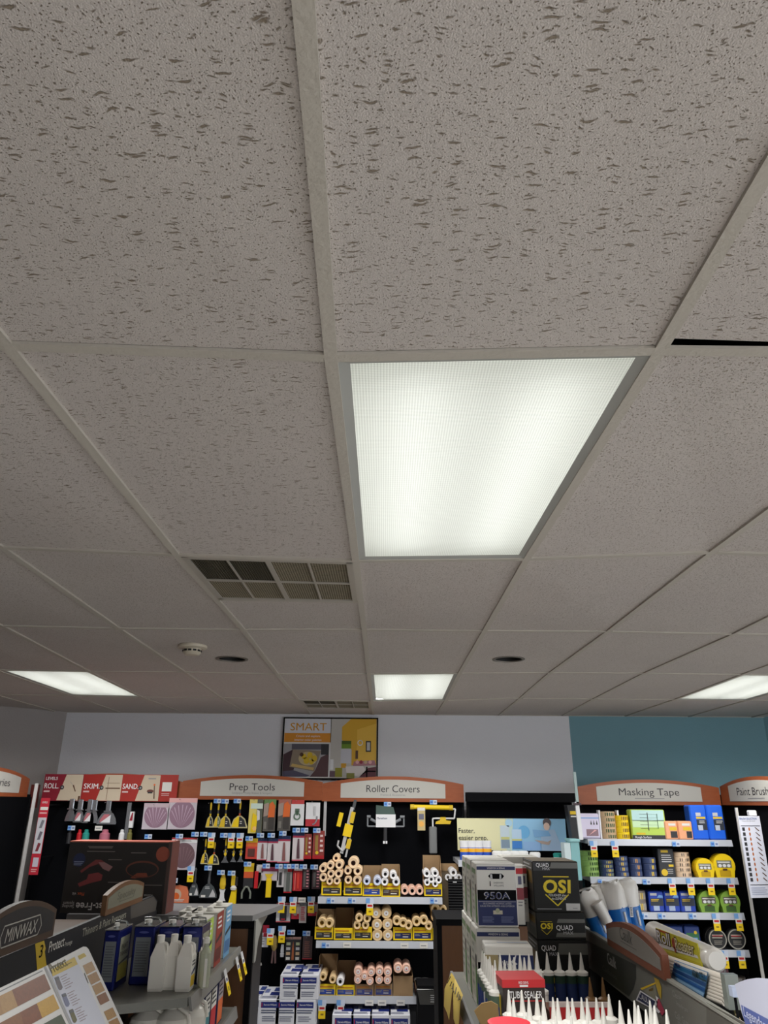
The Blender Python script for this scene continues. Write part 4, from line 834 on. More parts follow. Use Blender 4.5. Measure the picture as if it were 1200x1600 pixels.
rollers([('upright one', [(525, 1341, 5.5)])], 'above first carton', 'cream', g, 6.52)
rollers([('front row', [(544, 1375, 6.2), (558, 1375.5, 6.8)]), ('upper row', [(543.5, 1360.5, 6), (559, 1361, 7)]), ('peak', [(552, 1348.5, 8.5)])], 'in second top shelf carton', 'cream', 'cream rollers in second top shelf carton')
rollers([('only row', [(573, 1377, 5.8), (589.5, 1377, 6.5)])], 'in third top shelf carton', 'blue', 'bluish rollers in third carton')
rollers([('upper row', [(602, 1366, 5.8), (614.5, 1368, 5.8)]), ('lower row', [(601, 1378, 5.8), (619, 1378, 6.2)])], 'in fourth top shelf carton', 'white', 'white rollers in fourth carton')
rollers([('low row', [(632.5, 1391.5, 6.3), (644.2, 1392, 6.3), (656, 1392, 6.3)])], 'bare on the top shelf', 'dark', 'three dark cored rollers without a carton', 6.5)
rollers([('upper row', [(667, 1365, 5.8), (680, 1364.5, 5.8)]), ('middle row', [(674, 1374, 5.3), (685.5, 1375, 5.3)]), ('lower row', [(667.5, 1379, 5), (680, 1381, 5)])], 'in rightmost top carton', 'white', 'white rollers in rightmost carton')
# middle shelf
carton(491.5, 1448, 520, 1467.5, 'yellow carton of gold wrapped rollers, left end of middle shelf', backpx=1420)
carton(521.5, 1450, 551, 1468.5, 'empty looking yellow carton, second on middle shelf', backpx=1418)
carton(552, 1448, 581, 1468.5, 'yellow carton of four gold cored rollers, middle shelf', backpx=1425)
carton(614.5, 1449, 644, 1469, 'yellow carton with navy band right of fluffy pile', band=NAVY)
carton(645, 1449, 675, 1469, 'yellow carton with navy band, next to last on middle shelf', band=NAVY)
carton(676, 1450, 684, 1469, 'sliver of yellow carton at right end of middle shelf', band=None)
rollers([('only row', [(503, 1442, 7.5), (514.5, 1442.5, 7)])], 'in leftmost middle shelf carton', 'gold', 'gold cored rollers at left end')
rollers([('upper row', [(561, 1434.5, 6.2), (573.5, 1435.5, 6.2)]), ('lower row', [(558, 1446, 5.8), (571, 1446, 5.8)])], 'in third middle shelf carton', 'gold', 'gold cored rollers in third middle carton')
rollers([('upper row', [(587.5, 1427, 8.2), (603.5, 1427, 8.2)]), ('middle row', [(589, 1445, 8.4), (605.5, 1444.5, 8.4)]), ('lower row', [(589.5, 1461.5, 8.4), (606, 1461.5, 8.2)])], 'bare on middle shelf', 'fluffy', 'fluffy tan rollers piled without a carton', 6.47)
rollers([('only row', [(620, 1439, 6.8), (630, 1442, 6.8), (638.5, 1446, 6.5)])], 'in fourth middle shelf carton', 'gold', 'gold cored rollers beside the fluffy pile')
rollers([('only row', [(651, 1440, 7), (662.5, 1438, 6.8), (670, 1447, 6)])], 'in fifth middle shelf carton', 'gold', 'gold cored rollers in fifth middle carton')
rollers([('upper row', [(680, 1420, 7.3), (692.5, 1421, 6)]), ('lower row', [(681, 1433, 7.5), (694, 1434, 6.5)])], 'at middle shelf end', 'gold', 'gold cored rollers at right end of middle shelf', 6.5)
# bottom shelf
carton(495, 1537.5, 524, 1556, 'yellow carton with blue band, left end of bottom shelf', band=M(40, 70, 160), backpx=1490)
carton(525, 1539, 554, 1556, 'yellow carton with blue band, second on bottom shelf', band=M(40, 70, 160), backpx=1500)
carton(555, 1538, 583.5, 1556.5, 'blue printed kraft carton of fluffy rollers, left of its twin', face=KRAFT, band=M(60, 70, 140), group='kraft roller cartons')
carton(585, 1537.5, 613, 1556.5, 'blue printed kraft carton of fluffy rollers, beside plain kraft box', face=KRAFT, band=M(60, 70, 140), group='kraft roller cartons')
carton(614.5, 1525, 645, 1557.5, 'plain tall kraft carton holding two pink fluffy rollers', face=KRAFT, band=None, group='kraft roller cartons')
rollers([('only row', [(504.5, 1526.5, 6), (519.5, 1531, 5.5)])], 'in leftmost bottom shelf carton', 'gold', 'rollers in leftmost bottom carton')
rollers([('only row', [(531.5, 1534, 6)])], 'in second bottom shelf carton', 'white', 'rollers in second bottom carton')
rollers([('upper row', [(559.5, 1518.5, 6.8), (569.5, 1525.5, 5.8), (580, 1519, 6.3)]), ('lower row', [(559, 1531, 6), (578, 1533, 6)])], 'in left kraft carton', 'pink', 'fluffy rollers in left kraft carton')
rollers([('upper row', [(593, 1518, 6.5), (606, 1519, 6.5)]), ('lower row', [(592.5, 1531, 6.2), (605.5, 1531.5, 6.2)])], 'in right kraft carton', 'pink', 'fluffy rollers in right kraft carton')
rollers([('only row', [(622, 1513, 7), (635, 1514, 6.8)])], 'in tall kraft carton', 'pink', 'pink rollers in tall kraft carton')

# ------------------------------------------------------------------ white and navy boxes
SWF = M(220, 222, 232, rough=.5); SWN = M(26, 42, 118)
def swbox(p, w, h, D, label, group):
    m = MB(); m.rbox(-w/2, 0, 0, w/2, D, h, SWF, .003); m.frame(); m.LAY = .001
    m.rect(-w*.38, h*.66, w*.40, h*.90, SWN, 1); m.write('Sherwin-Williams', w*.05, h*.75, h*.07, WTXT, 2, maxw=w*.6); m.rect(-w*.35, h*.7, -w*.32, h*.86, RED, 2)
    m.lines(-w*.36, h*.42, w*.38, h*.6, 2, M(70, 80, 110), 1, .1); m.lines(-w*.3, h*.1, w*.32, h*.34, 3, M(110, 116, 140), 1, .2)
    m.frame((0, 0, h), (1, 0, 0), (0, 1, 0)); m.rect(-w*.1, D*.3, w*.42, D*.55, SWN, 1); m.rect(0, D*.62, w*.42, D*.9, M(60, 76, 140), 1); m.lines(-w*.42, D*.06, w*.3, D*.25, 3, M(70, 80, 120), 1); m.rect(-w*.42, D*.5, -w*.2, D*.8, M(110, 120, 170), 1)
    m.frame((-w/2, D, 0), (0, -1, 0)); m.rect(D*.2, h*.6, D*.8, h*.9, SWN, 1); m.lines(D*.1, h*.15, D*.9, h*.5, 3, M(100, 110, 140), 1)
    o = single(m, 'roller_box', label, 'box', p, 0, group); return o
def swstack(cols, tops, y_lab, Y=6.3, D=.4):
    pass
g = 'white and navy boxes stacked under the pegboard'
BW, BH = .160, .155
rowz = [.305, .150, -.005]
for r, (zb, cols) in enumerate(((.306, [452.5, 480]), (.151, [420.5, 447.5, 476.5]), (0.0, [420.5, 448, 477]))):
    for i, cx in enumerate(cols):
        p = at(cx, 1570, Y=6.3); p.z = zb
        swbox(p, BW-.004, BH if r < 2 else .150, .40, 'white and navy box, %s row of the stack, %s' % (('top', 'second', 'third')[r], nth(i, len(cols))), g)
p = at(397, 1570, Y=6.32); p.z = .151; swbox(p, .09, .155, .42, 'narrow end of white navy box leaning at left of stack, upper', g)
p = at(396, 1570, Y=6.32); p.z = 0; swbox(p, .085, .15, .42, 'narrow end of white navy box at left of stack, lower', g)
for i, cx in enumerate((536, 565, 594.5, 624)):
    p = at(cx, 1592, Y=6.3); p.z = 0; swbox(p, .158, .215, .3, 'white navy box below the roller shelves, '+nth(i, 4), 'white boxes below the roller shelves')

# dark box and yellow tag right of the bottom shelf
p, w, h = hung(648, 1534, 676, 1550, 6.5); t = thing('cardboard_tray', 'dark maroon low tray with yellow corner at right of bottom shelf', 'tray', p)
m = MB(); m.box(-w/2, 0, 0, w/2, .2, h*.8, M(70, 34, 34)); m.build('tray', t); m = MB(); m.box(w*.1, -.003, h*.3, w/2, -.0005, h*.8, YEL2); m.build('price_label', t)
m = MB(); m.lathe([(.03, h*.8), (.036, h), (.03, h*1.2)], M(110, 110, 110), O=(-w*.28, .05, 0), n=12); m.lathe([(.03, h*.8), (.036, h), (.03, h*1.2)], M(100, 100, 100), O=(w*.1, .05, 0), n=12); m.build('contents', t)

# kraft box with white rollers right of the top shelf + black wire rack
p, w, h = hung(691, 1352, 722, 1438, 6.55); t = thing('kraft_box', 'tall kraft box beside yellow carton holding white rollers', 'box', p)
m = MB(); m.box(-w/2, .0, 0, w/2, .2, h*.86, M(84, 72, 56)); m.box(-w/2, .19, h*.86, w/2, .2, h, KRAFT); m.build('box', t)
rollers([('single one', [(708.5, 1363.5, 6)]), ('lower row', [(700, 1371, 5), (708, 1372, 5), (717, 1371, 5)])], 'in tall kraft box', 'white', 'white rollers in tall kraft box', 6.54)
p, w, h = hung(702, 1374, 724, 1434, 6.5); t = thing('plastic_crate', 'black slatted plastic crate hanging beside the top roller shelf', 'crate', p)
m = MB()
m.box(-w/2, 0, 0, w/2, .04, h, BLACK)
for q in range(14): m.box(-w/2-.003, -.006, h*(q+.2)/14, w/2+.003, .0, h*(q+.5)/14, M(34, 34, 36))
m.build('slatted_side', t); m = MB(); m.box(-.02, -.012, h*.92, .01, -.006, h*.94, WHT); m.build('clip', t)
# black basket below
p, w, h = hung(652, 1546, 693, 1570, 6.2); t = thing('plastic_basket', 'glossy black basket at right end of the bottom roller shelf', 'basket', p)
GB = M(12, 12, 14, rough=.15, coat=.8)
m = MB(); m.add([(-w*.4, 0, 0), (w*.4, 0, 0), (w*.5, -.02, h), (-w*.5, -.02, h), (-w*.4, .25, 0), (w*.4, .25, 0), (w*.5, .27, h), (-w*.5, .27, h)], [(0, 1, 2, 3), (4, 7, 6, 5), (0, 3, 7, 4), (1, 5, 6, 2), (0, 4, 5, 1)], GB)
m.build('bin', t); m = MB(); m.frame((0, -.012, 0)); m.lines(0, h*.15, w*.4, h*.7, 4, GREY, 3); m.build('label', t)
m = MB(); m.path([(-w*.5, -.02, h), (w*.5, -.02, h), (w*.5, .27, h), (-w*.5, .27, h), (-w*.5, -.02, h)], .008, GB); m.build('rim', t)
p, w, h = hung(653, 1572, 690, 1600, 6.2); m = MB(); m.box(-w/2, 0, -.3, w/2, .25, h, BLACK); m.frame((0, 0, 0)); m.rect(-.01, h*.6, .03, h*.64, LGREY)
single(m, 'storage_bin', 'matt black bin under the glossy basket', 'bin', (p.x, 6.2, .31))

# ------------------------------------------------------------------ poster bay
p, w, h = hung(716, 1279, 886, 1329, 6.72)
t = thing('product_poster', 'cream and blue Faster, easier prep. poster below black valance', 'poster', p)
m = MB(); m.box(-w/2, 0, 0, w/2, .01, h, M(232, 228, 180)); m.frame(); m.LAY = .001
X = lambda q: (q-801)/170*w
Z = lambda q: (1329-q)/50*h
r_ = lambda a, b, c, d, col, l=2: m.rect(X(a), Z(d), X(c), Z(b), col, l)
r_(792, 1279, 886, 1329, M(150, 200, 236), 1); r_(716, 1279, 792, 1329, M(232, 228, 184), 1); m.poly([(X(792), Z(1329)), (X(800), Z(1329)), (X(804), Z(1279)), (X(792), Z(1279))], M(200, 220, 210), 2)
m.write('Faster,', X(718), Z(1302), .036, CHAR, 3, align='l', bold=.012); m.write('easier prep.', X(718), Z(1313), .036, CHAR, 3, align='l', bold=.012)
r_(783, 1290, 797, 1326, M(200, 216, 226), 3); m.disc(X(797), Z(1286), .03, M(176, 216, 240), 3); r_(784, 1308, 797, 1312, M(200, 200, 130), 4); r_(784, 1312, 797, 1325, M(130, 150, 170), 4)
r_(801, 1296, 816, 1326, M(190, 216, 240), 4); r_(801, 1311, 816, 1314, M(206, 206, 130), 5); r_(801, 1314, 816, 1326, M(60, 130, 210), 5); m.disc(X(820), Z(1300), .05, M(110, 180, 230), 3)
m.disc(X(857), Z(1285), .035, M(90, 80, 84), 6); m.disc(X(856), Z(1291), .026, M(226, 196, 180), 7, ry=.03); m.poly([(X(846), Z(1296)), (X(868), Z(1296)), (X(880), Z(1329)), (X(846), Z(1329))], M(170, 196, 226), 5)
m.poly([(X(834), Z(1296)), (X(858), Z(1298)), (X(862), Z(1306)), (X(836), Z(1308))], M(130, 180, 226), 6); m.poly([(X(836), Z(1312)), (X(856), Z(1315)), (X(862), Z(1312)), (X(858), Z(1320)), (X(846), Z(1318))], M(190, 170, 160), 7); r_(818, 1315, 845, 1329, M(150, 190, 236), 5)
m.build('print', t)
# spackle tubs and jars on that shelf
SH = at(800, 1345, Y=6.5).z
for i, cx in enumerate((727, 739.5, 750, 763)):
    x, zb, zt, w = span(cx-7, 1314, cx+7, 1346, 6.5)
    t = thing('spackle_tub', 'white, orange and blue spackle tub, %s of four behind the boxes' % nth(i, 4), 'tub', (x, 6.55, SH), 0, 'four spackle tubs'); h = zt-SH; r = .036
    m = MB(); m.lathe([(r, 0), (r, h*.3), (r, h*.42), (r, h*.6), (r*.98, h*.86)], WHT, n=18, mats=[BLUE, BLUE, M(244, 180, 40), WHT, WHT]); m.build('tub', t)
    m = MB(); m.lathe([(r*1.03, h*.84), (r*1.03, h), (r*.95, h)], WHT, n=18); m.build('lid', t)
    m = MB(); m.lathe([(r*1.01, h*.62), (r*1.01, h*.66)], M(120, 130, 200), n=18, cap=False); m.build('label_stripe', t)
for i, cx in enumerate((779, 793, 806, 819, 838)):
    x, zb, zt, w = span(cx-8, 1330 if i < 4 else 1332, cx+8, 1346, 6.45)
    t = thing('white_jar', 'round white lidded jar, %s in the row behind the large boxes' % nth(i, 5), 'jar', (x, 6.49, SH), 0, 'white jars'); h = max(zt-SH, .06); r = .042
    m = MB(); m.lathe([(r, 0), (r, h*.6)], WHT, n=18); m.build('jar', t); m = MB(); m.lathe([(r*1.05, h*.6), (r*1.05, h*.9), (r*.8, h)], M(240, 240, 240), n=18); m.build('lid', t)
    m = MB(); m.lathe([(r*1.01, h*.1), (r*1.01, h*.4)], (PINK, LIME, WHT, LIME, SKY)[i], n=18, cap=False); m.build('label_band', t)
x, zb, zt, w = span(870, 1334, 884, 1346, 6.4); t = thing('green_capped_jar', 'small jar with teal green lid behind the tall black box', 'jar', (x, 6.5, SH)); h = zt-SH
m = MB(); m.lathe([(.036, 0), (.038, h*.5)], WHT, n=16); m.build('jar', t); m = MB(); m.lathe([(.038, h*.5), (.04, h*.9), (.03, h)], TEALC, n=16); m.build('lid', t)
# teal container and sticks
p, w, h = hung(886, 1311, 910, 1376, 6.3); t = thing('clear_teal_bin', 'pale teal plastic bin between poster bay and masking tape shelves', 'bin', p)
m = MB(); m.rbox(-w*.1, 0, 0, w/2, .15, h*.95, M(120, 176, 180, rough=.25)); m.build('bin', t); m = MB(); m.rbox(-w*.15, -.01, h*.93, w*.55, .16, h, M(150, 200, 204)); m.build('lid', t); m = MB(); m.box(-w*.5, .0, h*.05, -w*.1, .12, h*.9, M(206, 222, 226)); m.build('inner_sheet', t)
b_ = at(908, 1312, Y=6.4); q_ = at(897, 1206, Y=6.4); m = MB(); m.T = Matrix.Translation((0, 0, 0)); dd = q_-b_
m.obox((-.012, 0, 0), (.03, 0, 0), (0, .02, 0), (dd.x, 0, dd.z*.55), WHT); m.obox((-.008+dd.x*.5, 0, dd.z*.52), (.022, 0, 0), (0, .02, 0), (dd.x*.45, 0, dd.z*.48), M(170, 190, 190)); m.box(-.03+dd.x*.5, -.004, dd.z*.5, .03+dd.x*.5, .01, dd.z*.53, M(70, 50, 60))
single(m, 'sign_holder', 'thin white upright sign holder seen edge on beside Masking Tape sign', 'sign holder', b_)

# ------------------------------------------------------------------ masking tape shelves
def zshelf(y, Yf=YF): return at(1020, y, Y=Yf).z
Z1, Z2, Z3, Z4, Z5 = [zshelf(y) for y in (1312, 1371, 1426, 1484, 1545)]
def onsh(px0, px1, y0, zs, Y=6.49):
    c = (px0+px1)/2; my = y0+20; a = at(px0, my, Y=Y); b = at(px1, my, Y=Y); t = at(c, y0, Y=Y)
    cb = at(c, my+10, Y=Y); return Vector(((a.x+b.x)/2, Y, zs)), b.x-a.x, t.z-zs
p, w, h = onsh(892, 906, 1258, Z1, 6.5); m = MB(); m.prism([(0, 0), (w, 0), (w*.9, h), (-w*.3, h)], (-w/2, 0, 0), (1, 0, 0), (0, 0, 1), .12, CHAR); m.frame((0, 0, 0)); m.rect(-w*.55, h*.72, w*.4, h*.82, YEL2, 2); m.rect(-w*.5, h*.64, w*.3, h*.68, PAPER, 2)
single(m, 'boxed_tape', 'dark box with yellow stripe at left end of top tape shelf', 'box', p)
p, w, h = onsh(906, 938, 1271, Z1); t = thing('mask_pack', 'white lavender topped pouch with black icons on top tape shelf', 'pouch', p)
m = MB(); m.rbox(-w/2, 0, 0, w/2, .06, h, M(222, 214, 238), .012); m.build('pouch', t); m = MB(); m.frame(); m.LAY = .001
for q in range(3): m.poly([(w*(.02+.14*q), h*.56), (w*(.1+.14*q), h*.56), (w*(.06+.14*q), h*.74)], CHAR, 1)
m.rect(-w*.2, h*.12, w*.38, h*.38, M(150, 120, 130), 1); m.poly([(-w*.1, h*.14), (w*.3, h*.34), (w*.2, h*.36)], PINK, 2); m.rect(-w*.45, h*.8, w*.45, h*.84, SKY, 1); m.build('print', t)
def tapes(px0, px1, y0, zs, n, body, lab, what, Y=6.47, lab2=None, cat='tape', hole=False, grp=None):
    p, w, h = onsh(px0, px1, y0, zs, Y); hh = h/n; base = None
    for i in range(n):
        lb = '%s, %s' % (what, 'single' if n == 1 else ('bottom of its stack' if i == 0 else ('top of its stack' if i == n-1 else ('second' if i == 1 else 'third' if i == 2 else 'fourth')+' from bottom')))
        loc = p+Vector((0, w/2, i*hh))
        if base is None:
            t = thing('tape_roll', lb, 'tape roll', loc, 0, grp or what); r = w/2
            m = MB(); m.lathe([(r*.98, 0), (r, .004), (r, hh-.004), (r*.98, hh-.0008)], body, n=22); m.build('roll', t)
            m = MB(); m.LAY = .001; k = 5
            P = [(r*1.006*math.cos(a), r*1.006*math.sin(a)) for a in [-PI*.5+(q-1)*.32 for q in range(k)]]
            for q in range(k-1):
                c_ = lab if q != 1 else (lab2 or lab)
                m.add([(P[q][0], P[q][1], hh*.2), (P[q+1][0], P[q+1][1], hh*.2), (P[q+1][0], P[q+1][1], hh*.8), (P[q][0], P[q][1], hh*.8)], [(0, 1, 2, 3)], c_)
            m.build('label', t); base = t
        else: dup(base, loc, rnd.uniform(-.25, .25), lb)
tapes(941, 965, 1268, Z1, 5, TAN, M(70, 90, 60), 'tan tape roll with green label in white rack')
p, w, h = onsh(938, 967, 1266, Z1); t = thing('tape_rack', 'white open rack holding tan tape rolls', 'rack', p)
for s_ in (-1, 1):
    m = MB(); m.box(s_*w*.5-.006, 0, 0, s_*w*.5+.006, .06, h, WHT); m.build('side_panel', t)
tapes(964, 986, 1274, Z1, 4, YEL, M(150, 110, 30), 'yellow tape roll with brown mark', lab2=M(90, 70, 30))
p, w, h = onsh(986, 1040, 1265, Z1); t = thing('tape_multipack', 'large pale green and blue pack with repeated black diagram', 'pack', p)
m = MB(); m.rbox(-w/2, 0, 0, w/2, .1, h, LIME, .008); m.frame(); m.LAY = .001; m.rect(-w*.46, h*.62, w*.46, h*.98, M(190, 226, 226), 1); m.rect(-w*.46, h*.4, w*.46, h*.64, M(206, 236, 190), 1); m.rect(-w/2, 0, w*.5, h*.14, CHAR, 1); m.write('Rough Surface', -w*.42, h*.04, h*.07, WTXT, 2, align='l', bold=.02); m.rect(-w*.38, h*.16, -w*.12, h*.22, YEL2, 2); m.build('wrapper', t)
m = MB(); m.frame(); m.LAY = .001
for q in range(5): m.rect(-w*.24, h*(.36+.12*q), -w*.02, h*(.37+.12*q), CHAR, 3); m.rect(w*.0, h*(.36+.12*q), w*.26, h*(.365+.12*q), M(60, 100, 70), 3)
m.rect(-w*.02, h*.3, w*.0, h*.9, CHAR, 3); m.rect(w*.26, h*.36, w*.275, h*.86, M(60, 100, 70), 3); m.build('diagram', t)
for k, (a, b, y0, lb) in enumerate(((1040, 1060, 1283, 'small orange tape pack beside the pale green pack'), (1060.5, 1083, 1283, 'orange tape pack touching the tall blue packs'))):
    p, w, h = onsh(a, b, y0, Z1, 6.48); t = thing('tape_pack', lb, 'pack', p, 0, 'orange tape packs'); m = MB(); m.rbox(-w/2, 0, 0, w/2, .1, h, PEACH, .008); m.build('wrapper', t)
    m = MB(); m.frame(); m.LAY = .001; m.rect(-w*.1 if k == 0 else w*.05, h*.1, w*.42, h*.45, CHAR, 1); m.rect(-w*.15, h*.5, w*.42, h*.68, YEL2, 1); m.rect(-w*.2, h*.75, w*.35, h*.88, PAPER, 1); m.build('label', t)
for k, (a, b, lb) in enumerate(((1078.5, 1104.5, 'tall bright blue tape pack, left of its twin'), (1105, 1131, 'tall bright blue tape pack at right end of top shelf'))):
    p, w, h = onsh(a, b, 1258, Z1, 6.5); t = thing('tape_pack', lb, 'pack', p, 0, 'tall blue tape packs'); m = MB(); m.rbox(-w/2, 0, 0, w/2, .12, h, M(26, 100, 226), .01); m.build('wrapper', t)
    m = MB(); m.frame(); m.LAY = .001; m.rect(-w*.15, h*.28, w*.45, h*.58, M(50, 56, 66), 1); m.rect(-w*.15, h*.60, w*.4, h*.66, YEL2, 1); m.rect(-w*.15, h*.68, w*.15, h*.78, LGREY, 1); m.rect(-w*.1, h*.27, w*.18, h*.42, M(190, 200, 220), 2); m.lines(0, h*.46, w*.38, h*.56, 2, LGREY, 2); m.build('label', t)
BLU2 = M(50, 64, 104); tapes(911, 938, 1330, Z2, 5, M(150, 186, 100), M(50, 80, 30), 'green tape roll with dark label')
tapes(940, 962, 1344, Z2, 4, BLU2, M(130, 140, 110), 'slim navy tape roll, first navy stack', lab2=YEL2)
tapes(963, 985, 1338, Z2, 4, BLU2, M(96, 110, 140), 'navy tape roll, second navy stack', lab2=YEL2)
tapes(986, 1006, 1340, Z2, 3, BLU2, M(90, 100, 130), 'navy tape roll with orange label, third navy stack', lab2=M(214, 150, 30))
tapes(1007, 1029, 1340, Z2, 3, BLU2, M(90, 100, 130), 'navy tape roll with yellow label, fourth navy stack', lab2=YEL)
p, w, h = onsh(1029, 1054, 1326, Z2); t = thing('tape_multipack', 'black tape pack with yellow drop and white print on second shelf', 'pack', p)
m = MB(); m.rbox(-w/2, 0, 0, w/2, .12, h, M(44, 46, 52), .006); m.build('wrapper', t); m = MB(); m.frame(); m.LAY = .001; m.rect(-w*.3, h*.86, w*.15, h*.95, YEL2, 1); m.lines(-w*.3, h*.5, w*.4, h*.8, 4, LGREY, 1); m.disc(-w*.2, h*.16, w*.2, YEL2, 1, ry=h*.12); m.rect(w*.1, h*.36, w*.4, h*.44, YEL2, 1); m.lines(0, h*.1, w*.4, h*.3, 3, GREY, 1); m.build('label', t)
tapes(1056, 1083, 1332, Z2, 5, M(226, 196, 166), M(90, 80, 74), 'beige tape roll with dark label', lab2=M(226, 196, 166))
def horseshoe(px0, px1, y0, zs, body, label, name, group, Y=6.47):
    p, w, h = onsh(px0, px1, y0, zs, Y); t = thing(name, label, 'tape dispenser', p, 0, group)
    n = 18; r = w/2; P = [(-w*.40, 0), (w*.40, 0)]+[(r*math.cos(a), h-r+r*math.sin(a)) for a in [-.5+(PI+1.0)*k/n for k in range(n+1)]]
    m = MB(); m.prism(P, (0, 0, 0), (1, 0, 0), (0, 0, 1), .09, body); m.build('shell', t)
    m = MB(); m.frame(); m.LAY = .001; m.rect(-w*.34, h*.42, w*.34, h*.72, M(120, 120, 110) if body is YEL else M(96, 90, 80), 1)
    for q in range(3): m.disc(-w*.2+w*.2*q, h*.5, w*.08, WHT, 2, ry=h*.07)
    m.lines(-w*.3, h*.58, w*.3, h*.7, 1, PAPER, 2, .1); m.poly([(-w*.25, h*.05), (w*.25, h*.05), (w*.25, h*.3), (0, h*.38), (-w*.25, h*.3)], M(200, 160, 20) if body is YEL else M(60, 96, 34), 1); m.rect(-w*.1, h*.3, w*.1, h*.38, BROWN, 3); m.build('label', t)
horseshoe(1088, 1117, 1341, Z2, YEL, 'smaller yellow rounded tape dispenser on second shelf', 'tape_dispenser', 'rounded tape dispensers')
horseshoe(1115, 1149, 1334, Z2, YEL, 'larger yellow rounded tape dispenser on second shelf', 'tape_dispenser', 'rounded tape dispensers')
for k, (a, b, lb) in enumerate(((1092, 1124, 'left'), (1126, 1157, 'right'))):
    for d_, nm in ((0, 'front'), (.1, 'behind')):
        if d_ == 0: horseshoe(a, b, 1392, Z3, M(130, 170, 60), 'green rounded tape dispenser, %s one on third shelf, foremost' % lb, 'tape_dispenser', 'rounded tape dispensers')
        else: horseshoe(a-4, b-5, 1391, Z3, M(130, 170, 60), 'green rounded tape dispenser hidden just behind the %s front one' % lb, 'tape_dispenser', 'rounded tape dispensers', 6.57)
tapes(989, 1013, 1392, Z3, 2, M(130, 120, 116), M(186, 180, 170), 'grey tape roll with yellow corner', lab2=YEL2)
for k, (a, b) in enumerate(((1015, 1038), (1039, 1062.5), (1063.5, 1087))):
    p, w, h = onsh(a, b, 1393, Z3); t = thing('tape_pack', 'dark blue tape pack on third shelf, %s of three' % nth(k, 3), 'pack', p, 0, 'three dark blue packs'); m = MB(); m.rbox(-w/2, 0, 0, w/2, .12, h, M(36, 70, 180), .008); m.build('wrapper', t)
    m = MB(); m.frame(); m.LAY = .001; m.rect(-w*.42, h*.3, w*.45, h*.66, M(44, 50, 66), 1); m.lines(-w*.36, h*.5, w*.2, h*.64, 2, YEL2, 2); m.rect(-w*.4, h*.8, w*.05, h*.92, LGREY, 1); m.poly([(w*.05, h*.7), (w*.45, h*.7), (w*.45, h*.8), (w*.2, h*.84)], SKY, 2); m.rect(-w*.25, h*.06, w*.15, h*.3, M(176, 190, 220), 2); m.build('label', t)
for k, (a, b, c) in enumerate(((1020, 1042, M(30, 60, 120)), (1043, 1069, M(34, 60, 130)), (1071, 1095, M(34, 60, 130)))):
    p, w, h = onsh(a, b, 1447, Z4); t = thing('tape_pack', 'dark navy pack on fourth tape shelf, %s of three' % nth(k, 3), 'pack', p, 0, 'three navy packs'); m = MB(); m.rbox(-w/2, 0, 0, w/2, .12, h, c, .008); m.build('wrapper', t)
    m = MB(); m.frame(); m.LAY = .001; m.rect(-w*.4, h*.35, w*.4, h*.7, M(50, 110, 70), 1); m.disc(w*.2, h*.72, w*.1, YEL2, 2); m.rect(-w*.3, h*.05, w*.3, h*.25, LGREY, 2); m.rect(-w*.3, h*.4, w*.3, h*.5, SKY, 2); m.build('label', t)
for k, (cx, lb) in enumerate(((1121, 'left'), (1150.5, 'right'))):
    for d_, e_ in ((0, 0), (.07, 5)):
        if d_ and k: continue
        p, w, h = onsh(cx-14.5-e_, cx+14.5-e_, 1443, Z4, 6.47+d_); r = w/2; t = thing('reel_tape', 'round black tape reel with silver rim, %s' % ((lb+' one on fourth shelf') if not d_ else 'mostly hidden behind left reel'), 'tape reel', p, 0, 'black tape reels')
        m = MB(); m.lathe([(r*.9, 0), (r, .004), (r, .05)], M(40, 40, 42), O=(0, 0, r), n=28, axis='y'); m.build('reel', t)
        m = MB(); m.LAY = .001; m.frame((0, 0, 0)); m.ring(0, r, r*.84, r*.95, M(176, 172, 160), 2, n=28); m.build('rim', t)
        m = MB(); m.LAY = .001; m.frame((0, 0, 0)); m.lines(-r*.6, r*1.0, r*.6, r*1.5, 2, M(180, 170, 160), 3, .1); m.rect(-r*.55, r*1.26, r*.55, r*1.34, RED, 4); m.lines(-r*.45, r*.45, r*.45, r*.9, 3, M(150, 144, 134), 3, .1); m.build('label', t)
for k, (a, b, y0, c) in enumerate(((1120, 1143, 1504, M(150, 146, 150)), (1146, 1172, 1528, M(96, 90, 84)))):
    tapes(a, b, y0, Z5, 2, c, M(130, 60, 80) if k == 0 else GREY, 'dull grey tape roll on lowest tape shelf, %s stack' % ('left' if k == 0 else 'right'), lab2=c)

# ------------------------------------------------------------------ right side: post, size chart, angled bay
a, b = at(1151, 1262, Y=6.3), at(1192, 1530, Y=6.3)
m = MB(); m.box(-.012, 0, b.z-a.z-.6, .008, .014, 0, M(206, 204, 200)); single(m, 'white_post', 'white upright edge post at right of the masking tape shelves', 'post', (a.x, 6.3, a.z))
p, w, h = hung(1160, 1275, 1200, 1402, 6.05)
a = at(1153, 1275, Y=6.05); w = at(1191, 1275, Y=6.05).x-a.x; h = a.z-at(1163, 1403, Y=6.05).z
t = thing('selection_chart', 'white brush selection chart with rows of small pictures, right edge', 'chart', (a.x, 6.05, a.z-h), math.radians(12))
m = MB(); m.box(0, 0, 0, w, .006, h, M(216, 218, 232)); m.build('board', t); m = MB(); m.frame(); m.LAY = .001
m.write('BRUSH SELECTION', w*.45, h*.955, .014, M(60, 90, 150), 1, bold=.02, maxw=w*.8); m.write('Choose the right brush', w*.45, h*.93, .009, GREY, 1, maxw=w*.6); m.rect(w*.06, h*.872, w*.94, h*.88, CHAR, 1)
